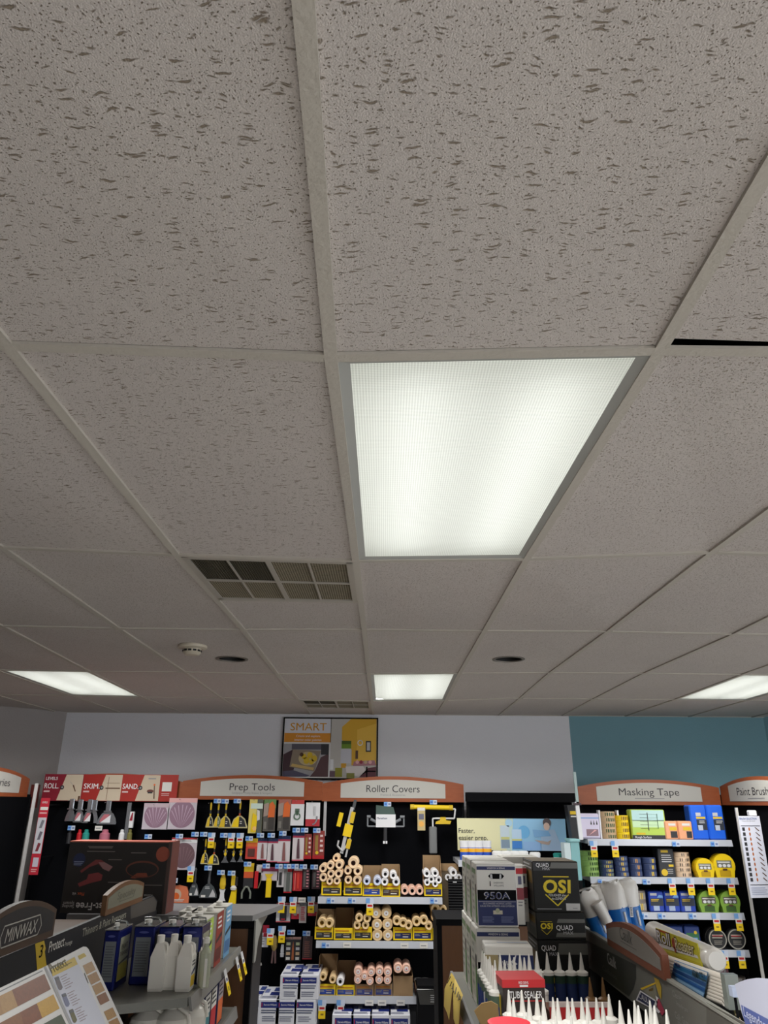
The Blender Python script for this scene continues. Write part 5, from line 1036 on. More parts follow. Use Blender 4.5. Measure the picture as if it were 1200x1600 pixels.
for q in range(11):
    v_ = h*(.835-.062*q); m.rect(w*.1, v_-.012, w*.22, v_+.012, CHAR, 1); m.disc(w*.42, v_, .007, M(176, 100, 50), 1, ry=.012); m.poly([(w*.68, v_+.012), (w*.72, v_+.014), (w*.88, v_-.01), (w*.84, v_-.013)], BROWN, 1)
m.rect(w*.06, h*.15, w*.94, h*.157, CHAR, 1); m.lines(w*.08, h*.03, w*.9, h*.13, 4, M(170, 176, 200), 1); m.build('print', t)
p, w, h = hung(1172, 1266, 1184, 1276, 6.1); m = MB(); m.rbox(-w/2, 0, -.0, w/2, .05, h, WHT, .008); single(m, 'white_block', 'small white block on top of the brush selection chart', 'clip', p)
rzR = -math.radians(88)
c0 = at(1127, 1258, Y=YS)
header(0, 0, 0, 0, 0, 'Paint Brushes', '', 'arched wooden Paint Brushes sign turned sideways at right edge', loc=c0+Vector((.01, .0, 0)), rz=rzR, W=1.21, hs=hs*1.0, hp=hp*1.0, wcap=.6)
t = thing('pegboard_bay', 'dark angled gondola bay at the right edge under Paint Brushes sign', 'shelving', (c0.x+.03, c0.y+.06, 0), rzR)
m = MB(); m.box(.0, 0, .1, 1.2, .05, c0.z+.02, PEG); m.build('back_panel', t); m = MB(); m.box(0, -.012, 0, .02, .05, c0.z, BLACK); m.build('upright', t)
for i, (px_, py_, c) in enumerate(((1196, 1284, WHT), (1198, 1292, M(200, 200, 214)))):
    p = at(px_, py_, Y=6.35); m = MB(); m.rbox(-.02, 0, -.06, .02, .02, .06, c, .004); single(m, 'brush_sleeve', 'pale brush sleeve behind the chart at right edge, '+('upper' if i == 0 else 'lower'), 'sleeve', p, 0)

# ------------------------------------------------------------------ left side: angled sign and bay, white post, red banner
rzL = math.radians(88)
zsb = at(38, 1245, Y=6.7).z; Ld = 1.21
e0 = at(42, 1245, Y=6.72); dirL = Vector((math.cos(rzL), math.sin(rzL), 0))
header(0, 0, 0, 0, 0, 'Accessories', '', 'arched wooden header sign cut by the left edge, turned sideways', loc=Vector((e0.x, e0.y, e0.z))-dirL*Ld, rz=rzL, W=Ld, hs=hs*.95, hp=hp*1.0, wcap=.55)
t = thing('pegboard_bay', 'dark empty looking angled bay at the left edge', 'shelving', Vector((e0.x, e0.y+.07, 0))-dirL*1.2, rzL)
m = MB(); m.box(0, 0, .1, 1.2, .05, e0.z+.02, PEG); m.build('back_panel', t); m = MB(); m.box(1.18, -.012, 0, 1.2, .05, e0.z, BLACK); m.build('upright', t)
p, w, h = hung(43, 1226, 55, 1262, YB-.035); m = MB(); m.box(-w/2, 0, 0, w/2, .03, h, M(104, 40, 34)); single(m, 'corner_block', 'dark red wooden block joining the left header signs', 'block', p)
a = at(57.5, 1224, Y=6.2); b = at(22, 1421, Y=6.2)
m = MB(); m.box(-.013, 0, b.z-a.z-.5, .009, .014, 0, M(178, 176, 176)); o_ = single(m, 'white_post', 'white upright edge post left of the red LEVEL5 strip', 'post', a)
YV = 6.58; p = at(71.5, 1247, Y=YV); q = at(57, 1367, Y=YV); w = at(79, 1247, Y=YV).x-at(65, 1247, Y=YV).x; h = p.z-q.z
t = thing('vertical_banner', 'narrow vertical red and white LEVEL5 strip banner', 'banner', (p.x, YV, q.z))
m = MB(); m.box(-w/2, 0, 0, w/2, .004, h, M(196, 44, 62)); m.build('strip', t); m = MB(); m.box(-.004, .004, h*.9, .004, YB-YV+.01, h*.92, BLACK); m.box(-.004, .004, h*.2, .004, YB-YV+.01, h*.22, BLACK); m.build('bracket', t); m = MB(); m.frame(); m.LAY = .001
m.rect(-w*.46, h*.27, w*.46, h*.74, M(206, 206, 214), 1); m.write('LEVEL5', 0, h*.93, .014, WTXT, 1, bold=.03, maxw=w*.6); m.rect(-w*.4, h*.84, w*.45, h*.88, PAPER, 1); m.rect(-w*.4, h*.79, w*.4, h*.81, PINK, 1)
for q in range(3): m.poly([(-w*.2, h*(.30+.15*q)), (w*.1, h*(.30+.15*q)), (w*.3, h*(.40+.15*q)), (0, h*(.41+.15*q))], (M(130, 50, 60), M(110, 104, 116), M(120, 120, 130))[q], 2)
m.rect(-w*.25, h*.1, w*.35, h*.22, M(206, 200, 214), 1); m.lines(-w*.3, h*.03, w*.35, h*.08, 2, PINK, 1); m.build('print', t)
# ------------------------------------------------------------------ flat boards laid out on a known plane
class Board(MB):
    """mesh on a plane through O spanned by U,V; pp() takes outline points read off the photo and drops them on that plane"""
    def __init__(s, O, U, V):
        super().__init__(); s.frame(O, U, V); s.LAY = .0006
    def uv(s, px_, py_):
        d = ray(px_, py_); C0 = Vector((0, 0, CAMZ)); t = (s.O-C0).dot(s.N)/d.dot(s.N); p = C0+d*t-s.O
        return p.dot(s.U), p.dot(s.V)
    def pp(s, pts, m, l=1): s.poly([s.uv(*q) for q in pts], m, l)
    def slab(s, pts, th, m): s.prism([s.uv(*q) for q in pts], s.O, s.U, s.V, th, m)
    def pw(s, t, a, b, h, m, l=3, **kw):
        """text starting at pixel a and running to pixel b"""
        u0, v0 = s.uv(*a); u1, v1 = s.uv(*b)
        s.write(t, u0, v0, h, m, l, w=u1-u0, align='l', **kw)
XL = -1.40; DARK = M(34, 34, 38, rough=.55); DKB = M(52, 46, 42, rough=.6)
ZT = at(160, 1431, X=XL).z
UL, VL = Vector((0, 1, 0)), Vector((0, 0, 1))
# gondola run: deck, spine, two shelves
SZ, SZ2, SXF = .845, .54, -.86
YN, YFAR = 3.80, 5.02
t = thing('aisle_gondola', 'grey steel gondola shelf unit with cans and jugs, left foreground', 'shelving', (-1.13, 4.3, 0))
rel = Vector((1.13, -4.3, 0))
m = MB(); m.T = Matrix.Translation(rel); m.box(XL-.03, 1.2, .0, XL-.005, 4.75, 1.02, DKB); m.build('spine_panel', t)
GS = M(118, 118, 112, rough=.4, metal=.2)
for z, nm in ((SZ, 'shelf'), (SZ2, 'shelf')):
    m = MB(); m.T = Matrix.Translation(rel)
    y0 = YN if z == SZ else YN-.05
    pl = [(XL, y0-.22), (SXF-.26, y0-.13), (SXF, y0), (SXF, YFAR), (XL, YFAR)]
    m.prism(pl, (0, 0, z), (1, 0, 0), (0, 1, 0), .035, GS); sh = m.build('shelf', t)
    m = MB(); m.T = Matrix.Translation(rel); m.obox((SXF, y0, z+.004), (0, YFAR-y0, 0), (.012, 0, 0), (.012, 0, -.055), M(138, 138, 136, rough=.35, metal=.2))
    for q in range(6):
        y = y0+.1+q*.19; m.obox((SXF+.0135, y, z-.012), (0, .04, 0), (.001, 0, 0), (.005, 0, -.024), M(176, 176, 180))
    m.build('price_rail', sh)
m = MB(); m.T = Matrix.Translation(rel); m.box(XL, YN, 0, SXF-.02, YFAR, .12, CHAR); m.build('base_deck', t)
# header board along the spine
b = Board((XL, 0, 0), UL, VL)
b.slab([(-60, 1523), (160, 1431), (240, 1399.5), (246, 1407), (244, 1420), (252, 1440), (170, 1500), (80, 1560), (-60, 1640)], .02, DARK)
t = thing('aisle_header_board', 'dark header board reading 3 Protect and Thinners, left foreground', 'sign', (XL, 3.4, ZT)); off = Vector((-XL, -3.4, -ZT))
def fin(bd, name, parent, o):
    ob = bd.build(name, parent)
    ob.data.transform(Matrix.Translation(o)); return ob
b.pp([(204, 1415), (240, 1401), (245, 1409), (243, 1423), (204, 1436)], M(84, 80, 76), 1)
fin(b, 'board', t, off)
b = Board((XL, 0, 0), UL, VL); b.pp([(54.5, 1474.5), (68.5, 1469.5), (71, 1482), (69.5, 1487), (73, 1513), (58, 1519)], M(196, 166, 50), 2)
u, v = b.uv(59.5, 1497); b.write('3', u, v, .045, BLACK, 4, align='l', bold=.02, w=.03); fin(b, 'number_label', t, off)
b = Board((XL, 0, 0), UL, VL)
u0, v0 = b.uv(75, 1488.5); b.write('Protect', u0, v0, .040, M(206, 204, 198), 2, w=b.uv(99, 1479)[0]-u0, align='l', bold=.03)
fin(b, 'lettering', t, off); b = Board((XL, 0, 0), UL, VL); u0, v0 = b.uv(100.5, 1479.5); b.write('Protege', u0, v0, .018, M(190, 188, 180), 2, w=b.uv(112, 1474)[0]-u0, align='l')
fin(b, 'lettering', t, off); b = Board((XL, 0, 0), UL, VL); u0, v0 = b.uv(127.5, 1464); b.write('Thinners & Paint Removers', u0, v0, .034, M(176, 174, 160), 2, w=.62, align='l', bold=.02)
fin(b, 'lettering', t, off)
def aisle_arch(b0, b1, X, U, V, hs_, hp_, woodm, facem, label, text=None, face_text=None, extra=None, mrg=.02):
    """double arched topper standing on a header board; b0,b1 = pixels of its lower corners"""
    b = Board((X, 0, 0), U, V); u0, v0 = b.uv(*b0); u1, v1 = b.uv(*b1); v = (v0+v1)/2; W_ = u1-u0
    O = Vector((X, 0, 0))+U*u0+V*v
    t = thing('arched_topper', label, 'sign', O, 0, 'arched toppers on aisle boards')
    N_ = U.cross(V)
    m = MB(); m.prism(arch(W_, hs_, hp_), N_*.012, U, V, .024, woodm); m.build('wood_frame', t)
    m = MB(); n = 20; f = lambda u: hs_+(hp_-hs_)*(1-abs(2*u/W_-1)**2.0)-mrg
    P = [(mrg, mrg*1.3), (W_-mrg, mrg*1.3)]+[(W_-mrg-(W_-2*mrg)*k/n, f(W_-mrg-(W_-2*mrg)*k/n)) for k in range(n+1)]
    m.prism(P, N_*.0135, U, V, .0015, facem); m.build('sign_face', t)
    m = MB(); m.frame(N_*.0135, U, V)
    if extra: extra(m, W_)
    m.build('lettering', t); return t
def minwax(m, W_):
    c = W_-.315; o = [(-.17, .06), (-.15, .03), (.15, .03), (.175, .06), (.15, .10), (-.15, .10)]
    lt = M(170, 168, 160)
    for k in range(6):
        a, b_ = Vector(o[k]+(0,)), Vector(o[(k+1) % 6]+(0,)); d = (b_-a).normalized(); n = Vector((-d.y, d.x, 0))*.0022
        m.poly([(c+q.x, q.y) for q in (a-n, b_-n, b_+n, a+n)], lt, 1)
    m.write('MINWAX', c, .042, .046, lt, 1, w=.26, bold=.012, shear=.15)
aisle_arch((-55, 1515), (78, 1463), XL, UL, VL, .10, .165, M(78, 60, 48, rough=.5), M(46, 44, 46), 'dark arched topper with hexagonal MINWAX outline, left edge', extra=minwax)
def faint(m, W_):
    m.write('Specialty', W_/2, .055, .035, M(88, 86, 74), 1, w=.3); m.rect(W_*.3, .04, W_*.7, .044, M(98, 96, 84), 1)
aisle_arch((160, 1431), (219, 1408), XL, UL, VL, .092, .13, M(112, 78, 50, rough=.5), M(122, 120, 104), 'small arched topper with grey green face before the black box', extra=faint)

# wood stain sample board sloping to the aisle
P0 = at(137, 1476, X=-1.02); Vb = Vector((-.568, 0, .823)); 
t = thing('stain_sample_board', 'sloping white board with wood stain swatches and brochure, lower left', 'sample board', P0)
b = Board(P0, UL, Vb); BW_ = M(186, 184, 182, rough=.4)
b.slab([(-70, 1577), (68.5, 1511), (130, 1479), (135, 1479.5), (138.5, 1483), (260, 1745), (60, 1800), (-120, 1750)], .012, BW_)
fin(b, 'board', t, -P0)
b = Board(P0, UL, Vb)
b.pp([(68, 1511), (71.5, 1509.5), (150, 1685), (146, 1687)], M(140, 140, 142), 1)
b.pp([(-60, 1578), (66, 1516), (66.5, 1517.5), (-60, 1580)], M(110, 112, 116), 1)
def lerp(a, c, k): return (a[0]+(c[0]-a[0])*k, a[1]+(c[1]-a[1])*k)
# swatches: each row a strip of stained wood
def swrow(tl, tr, bl, br, cols):
    x = 0
    tot = sum(wd for wd, _ in cols)
    for wd, c in cols:
        k0, k1 = x/tot, (x+wd)/tot; x += wd
        b.pp([lerp(bl, br, k0), lerp(bl, br, k1), lerp(tl, tr, k1), lerp(tl, tr, k0)], c, 2)
wd = lambda c1, c2: wood_mat('stained_wood_swatch', c1, c2, (30, 30, 30), .4)
W1, W2, W3, W4, W5, W6 = wd((150, 112, 62), (118, 84, 42)), wd((158, 122, 72), (128, 96, 52)), wd((120, 60, 22), (76, 34, 10)), wd((122, 74, 34), (92, 52, 22)), wd((178, 138, 44), (150, 114, 34)), wd((60, 70, 50), (44, 54, 38))
swrow((-52, 1582), (69, 1522), (-44, 1610), (79, 1546), [(20, W2), (18, W1), (17, W2), (40, W3)])
swrow((-40, 1620), (83, 1554), (-34, 1647), (92.5, 1576), [(24, W1), (24, W4), (22, W4), (26, W3), (26, W5)])
swrow((-30, 1655), (95, 1585), (-20, 1684), (106, 1607), [(30, W4), (30, W4), (26, W5), (26, W6)])
swrow((-20, 1692), (108, 1613), (-12, 1720), (120, 1640), [(30, W1), (30, W3), (26, W2), (26, W4)])
fin(b, 'stain_swatches', t, -P0)
b = Board(P0, UL, Vb)
b.pp([(76, 1516), (117, 1494), (178, 1628), (134, 1650)], M(176, 178, 190), 1); b.pp([(78.5, 1516), (116, 1495.5), (121, 1507), (82, 1526)], M(180, 156, 70), 2)
u0, v0 = b.uv(80.5, 1521.5); b.write('Protect', u0, v0, .028, M(96, 86, 40), 3, w=.12, align='l', bold=.03); b.pp([(104, 1507), (111, 1503.5), (111.4, 1504.6), (104.4, 1508)], M(96, 86, 40), 3)
for k, (x_, y_, c) in enumerate(((84.5, 1528, M(96, 90, 96)), (95.5, 1554, M(100, 104, 130)), (107, 1579, M(92, 88, 60)))):
    b.pp([(x_, y_), (x_+6, y_-2.5), (x_+13, y_+15), (x_+11, y_+19), (x_+8, y_+19.5), (x_+6, y_+17)], c, 2)
    b.pp([(x_+.5, y_+1), (x_+6.5, y_-1.5), (x_+8, y_+2.5), (x_+2, y_+5)], DGREY, 3)
    for q in range(6):
        a0 = (x_+9+q*1.6, y_-1+q*3.6); ln = (11, 8, 12, 10, 13, 9)[q]; b.pp([a0, (a0[0]+ln, a0[1]-ln*.5), (a0[0]+ln+.4, a0[1]-ln*.5+.9), (a0[0]+.4, a0[1]+.9)], M(120, 100, 100), 2)
b.pp([(131, 1521), (131.8, 1520.5), (138, 1536), (137.2, 1536.6)], CHAR, 2)
fin(b, 'brochure', t, -P0)
b = Board(P0, UL, Vb)
b.pp([(121, 1494), (131, 1489), (135, 1494), (124, 1500)], M(172, 150, 60), 1)
for k in range(9):
    x_, y_ = 129+k*7.2+(4 if k > 3 else 0), 1509+k*16+(8 if k > 3 else 0)
    b.pp([(x_, y_), (x_+14, y_-7), (x_+20.5, y_+6.5), (x_+6.3, y_+14)], (W2, W1, W2, W4)[k % 4], 1)
fin(b, 'swatch_column', t, -P0)

# end cap beyond the shelf
EY = 5.10; ez = at(330, 1430, Y=EY).z
t = thing('endcap_unit', 'endcap cabinet with gray top and brown wood panel, left of pegboard', 'cabinet', (-1.35, EY+.27, 0)); o = Vector((1.35, -EY-.27, 0))
xr = at(395, 1430, Y=EY).x
m = MB(); m.T = Matrix.Translation(o); m.prism([(-1.95, EY), (xr, EY), (xr+.12, EY+.55), (-1.95, EY+.55)], (0, 0, ez), (1, 0, 0), (0, 1, 0), .03, M(120, 120, 122, rough=.45)); m.build('worktop', t)
px1 = at(384, 1500, Y=EY).x
m = MB(); m.T = Matrix.Translation(o); m.box(-1.93, EY+.03, 0, px1, EY+.05, ez-.06, WOODP); m.build('wood_panel', t)
m = MB(); m.T = Matrix.Translation(o); m.box(-1.94, EY+.02, ez-.075, px1+.035, EY+.06, ez-.03, BLACK); m.box(px1, EY+.02, 0, px1+.035, EY+.06, ez-.07, BLACK); m.box(-1.94, EY+.06, 0, px1+.02, EY+.5, ez-.035, M(30, 28, 26)); m.build('black_trim', t)
m = MB(); m.T = Matrix.Translation(o); xe = xr+.02
m.prism([(EY+.02, ez-.03), (EY+.5, ez-.03), (EY+.5, ez-.07), (EY+.3, ez-.09), (EY+.15, ez-.16), (EY+.1, ez-.26), (EY+.04, ez-.26)], (xe, 0, 0), (0, 1, 0), (0, 0, 1), .02, M(150, 150, 146)); m.build('bracket', t)

# big boxed sanding kit on the endcap
BY = 5.13
x, zb, zt, w = span(93, 1314.5, 257, 1426, BY); zb = ez; h = zt-zb; D = .17
t = thing('sanding_kit_box', 'large black upside down box of dust free sanding kit', 'box', (x, BY, zb), math.radians(-2))
KB = M(40, 37, 36, rough=.5, var=.08); OB = M(150, 70, 56)
m = MB(); m.box(-w/2, 0, 0, w/2, D, h, KB); m.build('box', t)
m = MB(); m.frame((w/2, 0, 0), (0, 1, 0)); m.rect(.012, 0, D, h, M(104, 58, 52), 1); m.frame((-w/2, 0, h), (1, 0, 0), (0, 1, 0)); m.rect(0, 0, w, D, M(190, 100, 84), 1); m.frame(); m.rect(-w/2, h*.985, w/2, h, M(190, 110, 90), 1); m.rect(w*.47, 0, w/2, h, M(80, 62, 58), 1); m.build('orange_edges', t)
m = MB(); m.frame(); X_ = lambda a: (a-175)/164*w
Zk = lambda q: (1424-q)/109*h
hx = lambda a: X_(80+a/6); hz = lambda q: Zk(1300+q/6)
m.disc(hx(985), hz(205), w*.066, M(158, 80, 62), 1); m.disc(hx(192), hz(265), w*.060, M(34, 42, 74), 1); m.lines(hx(145), hz(318), hx(240), hz(275), 3, M(140, 150, 180), 2)
m.poly([(hx(a), hz(q)) for a, q in ((215, 365), (350, 262), (400, 262), (520, 330), (490, 365), (430, 345), (380, 300), (300, 330), (230, 385))], M(122, 56, 56), 1)
m.poly([(hx(a), hz(q)) for a, q in ((380, 285), (440, 285), (522, 325), (490, 368), (430, 345))], M(150, 110, 110), 2)
m.poly([(hx(a), hz(q)) for a, q in ((210, 480), (290, 440), (300, 395), (390, 378), (435, 400), (430, 450), (330, 475), (230, 510))], M(136, 60, 62), 1)
n = 30
P = [(hx(805)+w*.16*math.cos(2*PI*k/n), hz(345)+h*.12*math.sin(2*PI*k/n)) for k in range(n)]; Q = [(hx(805)+w*.148*math.cos(2*PI*k/n), hz(350)+h*.1*math.sin(2*PI*k/n)) for k in range(n)]
m.add([m.q(u, v, 1) for u, v in P+Q], [(k, n+k, n+(k+1) % n, (k+1) % n) for k in range(n)], M(104, 60, 48))
m.poly([(hx(a), hz(q)) for a, q in ((700, 425), (760, 380), (850, 378), (865, 410), (740, 430))], M(134, 68, 50), 1)
for a, q, c in ((260, 140, 500), (255, 185, 525), (680, 195, 825), (470, 260, 600), (495, 465, 640), (845, 487, 1010), (270, 152, 495)): m.rect(hx(a), hz(q+4), hx(c), hz(q-3), M(120, 112, 108), 2)
m.build('print', t); m = MB(); m.frame(); m.write('Dust-Free', hx(575), hz(650), .040, M(206, 202, 200), 3, align='l', bold=.06, flip=True, w=hx(575)-hx(225))
m.write('Sanding', hx(205), hz(672), .017, M(176, 172, 170), 3, align='l', bold=.03, flip=True, maxw=w*.125); m.write('System', hx(205), hz(643), .017, M(176, 172, 170), 3, align='l', bold=.03, flip=True, maxw=w*.125)
m.write('Flex', hx(285), hz(560), .018, M(206, 90, 50), 3, align='l', bold=.05, flip=True, maxw=w*.07); m.write('vis', hx(210), hz(560), .017, M(190, 186, 184), 3, align='l', bold=.03, flip=True, maxw=w*.05)
m.write('Radius', hx(930), hz(570), .015, M(176, 172, 170), 3, align='l', bold=.03, flip=True, maxw=w*.08)
m.build('lettering', t)

# dark wood shelf back to back with the spine
m = MB(); m.box(-2.5, 3.0, 0, XL-.04, 4.9, .98, M(44, 36, 32)); m.box(-2.5, 3.0, .98, XL-.06, 4.9, 1.0, M(70, 56, 46)); single(m, 'storage_cabinet', 'plain dark brown cabinet top behind the MINWAX topper', 'cabinet', (0, 0, 0))

# ------------------------------------------------------------------ cans, jugs and bottles on the left gondola
CANB = M(24, 34, 108, rough=.25, metal=.4); CANL = M(116, 120, 124, rough=.4); CAPW = M(222, 220, 214, rough=.4); TIN = M(150, 152, 150, rough=.25, metal=.8)
def fcan(x, y, z, w, d, h, body, label, side, name, group, lab=CANL, cap=CAPW, white_top=False, cat='can'):
    t = thing(name, label, cat, (x, y, z), 0, group)
    m = MB(); m.rbox(-w/2, 0, 0, w/2, d, h*.93, body, .006)
    m.build('body', t)
    m = MB(); m.frame((0, 0, 0))
    if lab: m.rect(-w*.36, h*.14, w*.36, h*.76, lab, 1); m.lines(-w*.3, h*.2, w*.3, h*.7, 12, M(86, 90, 96), 2, .2); m.disc(0, h*.84, w*.24, M(70, 76, 140), 1, ry=h*.018)
    m.frame((w/2, 0, 0), (0, 1, 0)); side(m, d, h); m.build('label', t)
    m = MB(); tm_ = body if white_top else TIN; m.rbox(-w/2-.002, -.002, h*.925, w/2+.002, d+.002, h*.945, tm_, .003)
    m.lathe([(w*.2, h*.945), (w*.2, h*.965), (w*.17, h*.97)], tm_, O=(0, d*.3, 0), n=16); m.build('top', t)
    m = MB(); m.lathe([(w*.17, h*.955), (w*.17, h*1.02), (w*.15, h*1.025)], cap, O=(0, d*.3, 0), n=16); m.build('cap', t)
    if not white_top:
        m = MB(); m.path([(-w*.38, d*.75, h*.945), (-w*.36, d*.6, h*1.02), (0, d*.55, h*1.035), (w*.36, d*.6, h*1.02), (w*.38, d*.75, h*.945)], .004, TIN); m.build('handle', t)
    return t
def side_thin(m, d, h):
    m.rect(d*.15, h*.12, d*.85, h*.8, M(150, 150, 130), 1); m.write('PAINT', d*.5, h*.60, .022, CHAR, 2, maxw=d*.6, bold=.03); m.write('THINNER', d*.5, h*.5, .018, CHAR, 2, maxw=d*.6, bold=.03); m.rect(d*.15, h*.12, d*.85, h*.38, M(150, 140, 60), 2); m.poly([(d*.15, h*.40), (d*.85, h*.46), (d*.85, h*.42), (d*.15, h*.37)], CHAR, 3)
def x_at(px_, y, Y): return at(px_, y, Y=Y).x
cy = 4.02
for k, (a, b_, yy) in enumerate(((158, 182, 3.90), (204, 237, 4.02), (244, 275, 4.02), (281, 312, 4.03))):
    xa, xb = x_at(a, 1500, yy), x_at(b_, 1500, yy)
    fcan((xa+xb)/2, yy, SZ, xb-xa, .19, .262, CANB, 'navy blue metal solvent can with grey label, %s in the front row' % nth(k, 4), side_thin, 'solvent_can', 'navy blue solvent cans')
def side_plain(c1, c2):
    def f(m, d, h):
        m.rect(0, 0, d, h*.92, c1, 1); m.rect(d*.1, h*.08, d*.9, h*.30, c2, 2); m.poly([(d*.1, h*.46), (d*.9, h*.55), (d*.9, h*.48), (d*.1, h*.4)], CHAR, 3); m.lines(d*.2, h*.62, d*.8, h*.86, 3, WHT, 2)
    return f
# second row of white topped cans behind, then the lime, red and blue sided cans at the aisle edge
for k, (a, yy) in enumerate(((291, 4.3), (309, 4.3), (290, 4.52), (308, 4.52))):
    xa = x_at(a, 1440, yy); fcan(xa, yy, SZ, .085, .16, .262, M(196, 194, 186), 'white topped can half hidden behind the navy cans, '+('nearer left', 'nearer right', 'farther left', 'farther right')[k], side_plain(M(150, 150, 140), GREY), 'white_topped_can', 'half hidden white topped cans', lab=None, white_top=True)
for k, (yy, c1, c2, lb) in enumerate(((4.16, LIME, YEL2, 'lime'), (4.42, M(150, 60, 50), M(96, 40, 36), 'brick red'), (4.66, M(110, 160, 200), M(70, 110, 160), 'light blue'))):
    fcan(-.935, yy, SZ, .105, .17, .272, M(206, 204, 196), 'white topped can with %s side label at the aisle edge' % lb, side_plain(c1, c2), 'labelled_can', 'side labelled cans', lab=M(190, 190, 170), white_top=True)
JUG = M(236, 232, 224, rough=.4)
def jug(px0, px1, y, label, side=None):
    xa, xb = x_at(px0, 1520, y), x_at(px1, 1520, y); w = xb-xa; h = .222; d = .085
    t = thing('plastic_jug', label, 'jug', ((xa+xb)/2, y, SZ), 0, 'slim white plastic jugs')
    m = MB(); v = []
    for (z, sx, y0, y1) in ((0, .94, .004, d-.004), (.012, 1, 0, d), (h*.62, 1, 0, d), (h*.80, .62, .016, d-.014), (h*.86, .5, .022, d-.024)):
        v += [(-w/2*sx, y0, z), (w/2*sx, y0, z), (w/2*sx, y1, z), (-w/2*sx, y1, z)]
    f = [(3, 2, 1, 0)]+[(r*4+q, r*4+(q+1) % 4, r*4+4+(q+1) % 4, r*4+4+q) for r in range(4) for q in range(4)]+[(16, 17, 18, 19)]
    m.add(v, f, JUG); m.build('body', t)
    m = MB(); m.lathe([(w*.26, h*.85), (w*.27, h*.99), (w*.24, h)], JUG, O=(-w*.05, d*.45, 0), n=16); m.build('cap', t)
    m = MB(); m.path([(w*.22, d*.4, h*.86), (w*.46, d*.4, h*.84), (w*.52, d*.4, h*.74), (w*.46, d*.4, h*.64)], .006, JUG, n=8); m.build('handle', t)
    if side:
        m = MB(); m.frame((w/2, 0, 0), (0, 1, 0)); m.rect(d*.1, h*.08, d*.9, h*.58, side, 1); m.rect(d*.1, h*.08, d*.9, h*.28, YEL2 if side is PAPER else M(96, 84, 70), 2); m.poly([(d*.1, h*.33), (d*.9, h*.42), (d*.9, h*.36), (d*.1, h*.29)], NAVY, 3); m.lines(d*.15, h*.44, d*.85, h*.56, 2, CHAR, 2); m.build('label', t)
    return t
jug(232.5, 255, 3.90, 'slim white jug, first from left before the navy cans'); jug(255, 276, 3.93, 'slim white jug, second from left before the navy cans'); jug(275, 298, 3.90, 'slim white jug with yellow side label nearest the shelf edge', PAPER)
jug(292, 312, 4.03, 'slim white jug with brown side label behind the yellow labelled one', M(176, 170, 150))
# small clear bottle and olive pouch
x = x_at(326, 1480, 4.05); t = thing('clear_bottle', 'small clear trigger bottle with white strip before the lime can', 'bottle', (x, 4.0, SZ))
CB = M(196, 200, 180, rough=.15, tr=.3); m = MB(); m.lathe([(.026, 0), (.028, .1), (.026, .14), (.012, .165), (.011, .185)], CB, n=16); m.build('bottle', t)
m = MB(); m.lathe([(.014, .18), (.014, .2), (.01, .205)], CAPW, n=12); m.build('cap', t); m = MB(); m.box(.004, -.0295, .005, .016, -.027, .12, PAPER); m.build('strip_label', t)
m = MB(); m.prism([(-.03, 0), (.03, 0), (.03, .12), (0, .15), (-.03, .13)], (0, 0, 0), (1, 0, 0), (0, 0, 1), .03, M(130, 134, 60)); m.frame(); m.poly([(-.028, .06), (.0, .09), (.028, .07), (0, .05)], M(50, 70, 30), 2)
single(m, 'olive_pouch', 'olive green pouch between brown labelled jug and clear bottle', 'pouch', (x_at(316, 1490, 4.15)+.012, 4.12, SZ))
# lower shelf goods
for k, (px_, yy) in enumerate(((223, 3.86), (262, 3.86), (290, 4.05))):
    x = x_at(px_, 1590, yy); t = thing('gallon_jug', 'wide white gallon jug on the lower shelf, %s' % nth(k, 3), 'jug', (x, yy+.07, SZ2), 0, 'wide white gallon jugs')
    m = MB(); m.lathe([(.075, 0), (.08, .02), (.08, .17), (.07, .20), (.035, .227), (.022, .235), (.022, .247)], JUG, n=24, sy=.85); m.build('body', t)
    m = MB(); m.lathe([(.024, .243), (.024, .262), (.02, .264)], JUG, n=16); m.build('cap', t)
    m = MB(); m.path([(.03, 0, .24), (.075, 0, .215), (.085, 0, .16)], .009, JUG); m.build('handle', t)
for k, (yy, c1, c2, lb) in enumerate(((4.10, M(176, 176, 170), CRIM, 'grey and crimson'), (4.27, M(70, 140, 150), PAPER, 'teal and white'), (4.42, RED, PAPER, 'red and white'), (4.60, M(30, 34, 80), ORG, 'navy with orange block'))):
    x = -.93
    def sd(m, d, h, c1=c1, c2=c2):
        m.rect(d*.08, h*.05, d*.92, h*.5, c1 if lb[0] != 'n' else ORG, 1); m.rect(d*.08, h*.5, d*.92, h*.86, c2 if lb[0] != 'n' else M(170, 160, 166), 1); m.lines(d*.15, h*.56, d*.85, h*.82, 3, CHAR, 2)
    fcan(x, yy, SZ2, .10, .15, .235, M(30, 34, 80), 'can with %s side label on the lower shelf' % lb, sd, 'labelled_can', 'cans on the lower shelf')
for k, yy in enumerate((4.47, 4.80, 4.96)):
    m = MB(); w_ = .03
    m.box(0, -w_, -.12, .0015, w_, -.06, YEL); m.box(0, -w_, -.06, .0015, w_, -.03, PAPER); m.box(0, -w_, -.03, .0015, w_, 0, LGREY); m.frame((.0015, 0, 0), (0, 1, 0)); m.rect(-w_*.5, -.055, w_*.5, -.04, NAVY, 1); m.rect(-w_*.4, -.1, w_*.5, -.08, M(140, 120, 20), 1)
    o = single(m, 'price_tag', 'yellow sale flag sticking out of the left aisle rail, %s' % ('nearest', 'middle one', 'farthest')[k], 'price tag', (SXF+.028, yy, SZ-.015), 0, 'sale flags on the left aisle rail'); o.rotation_euler = (0, math.radians(-18), 0)
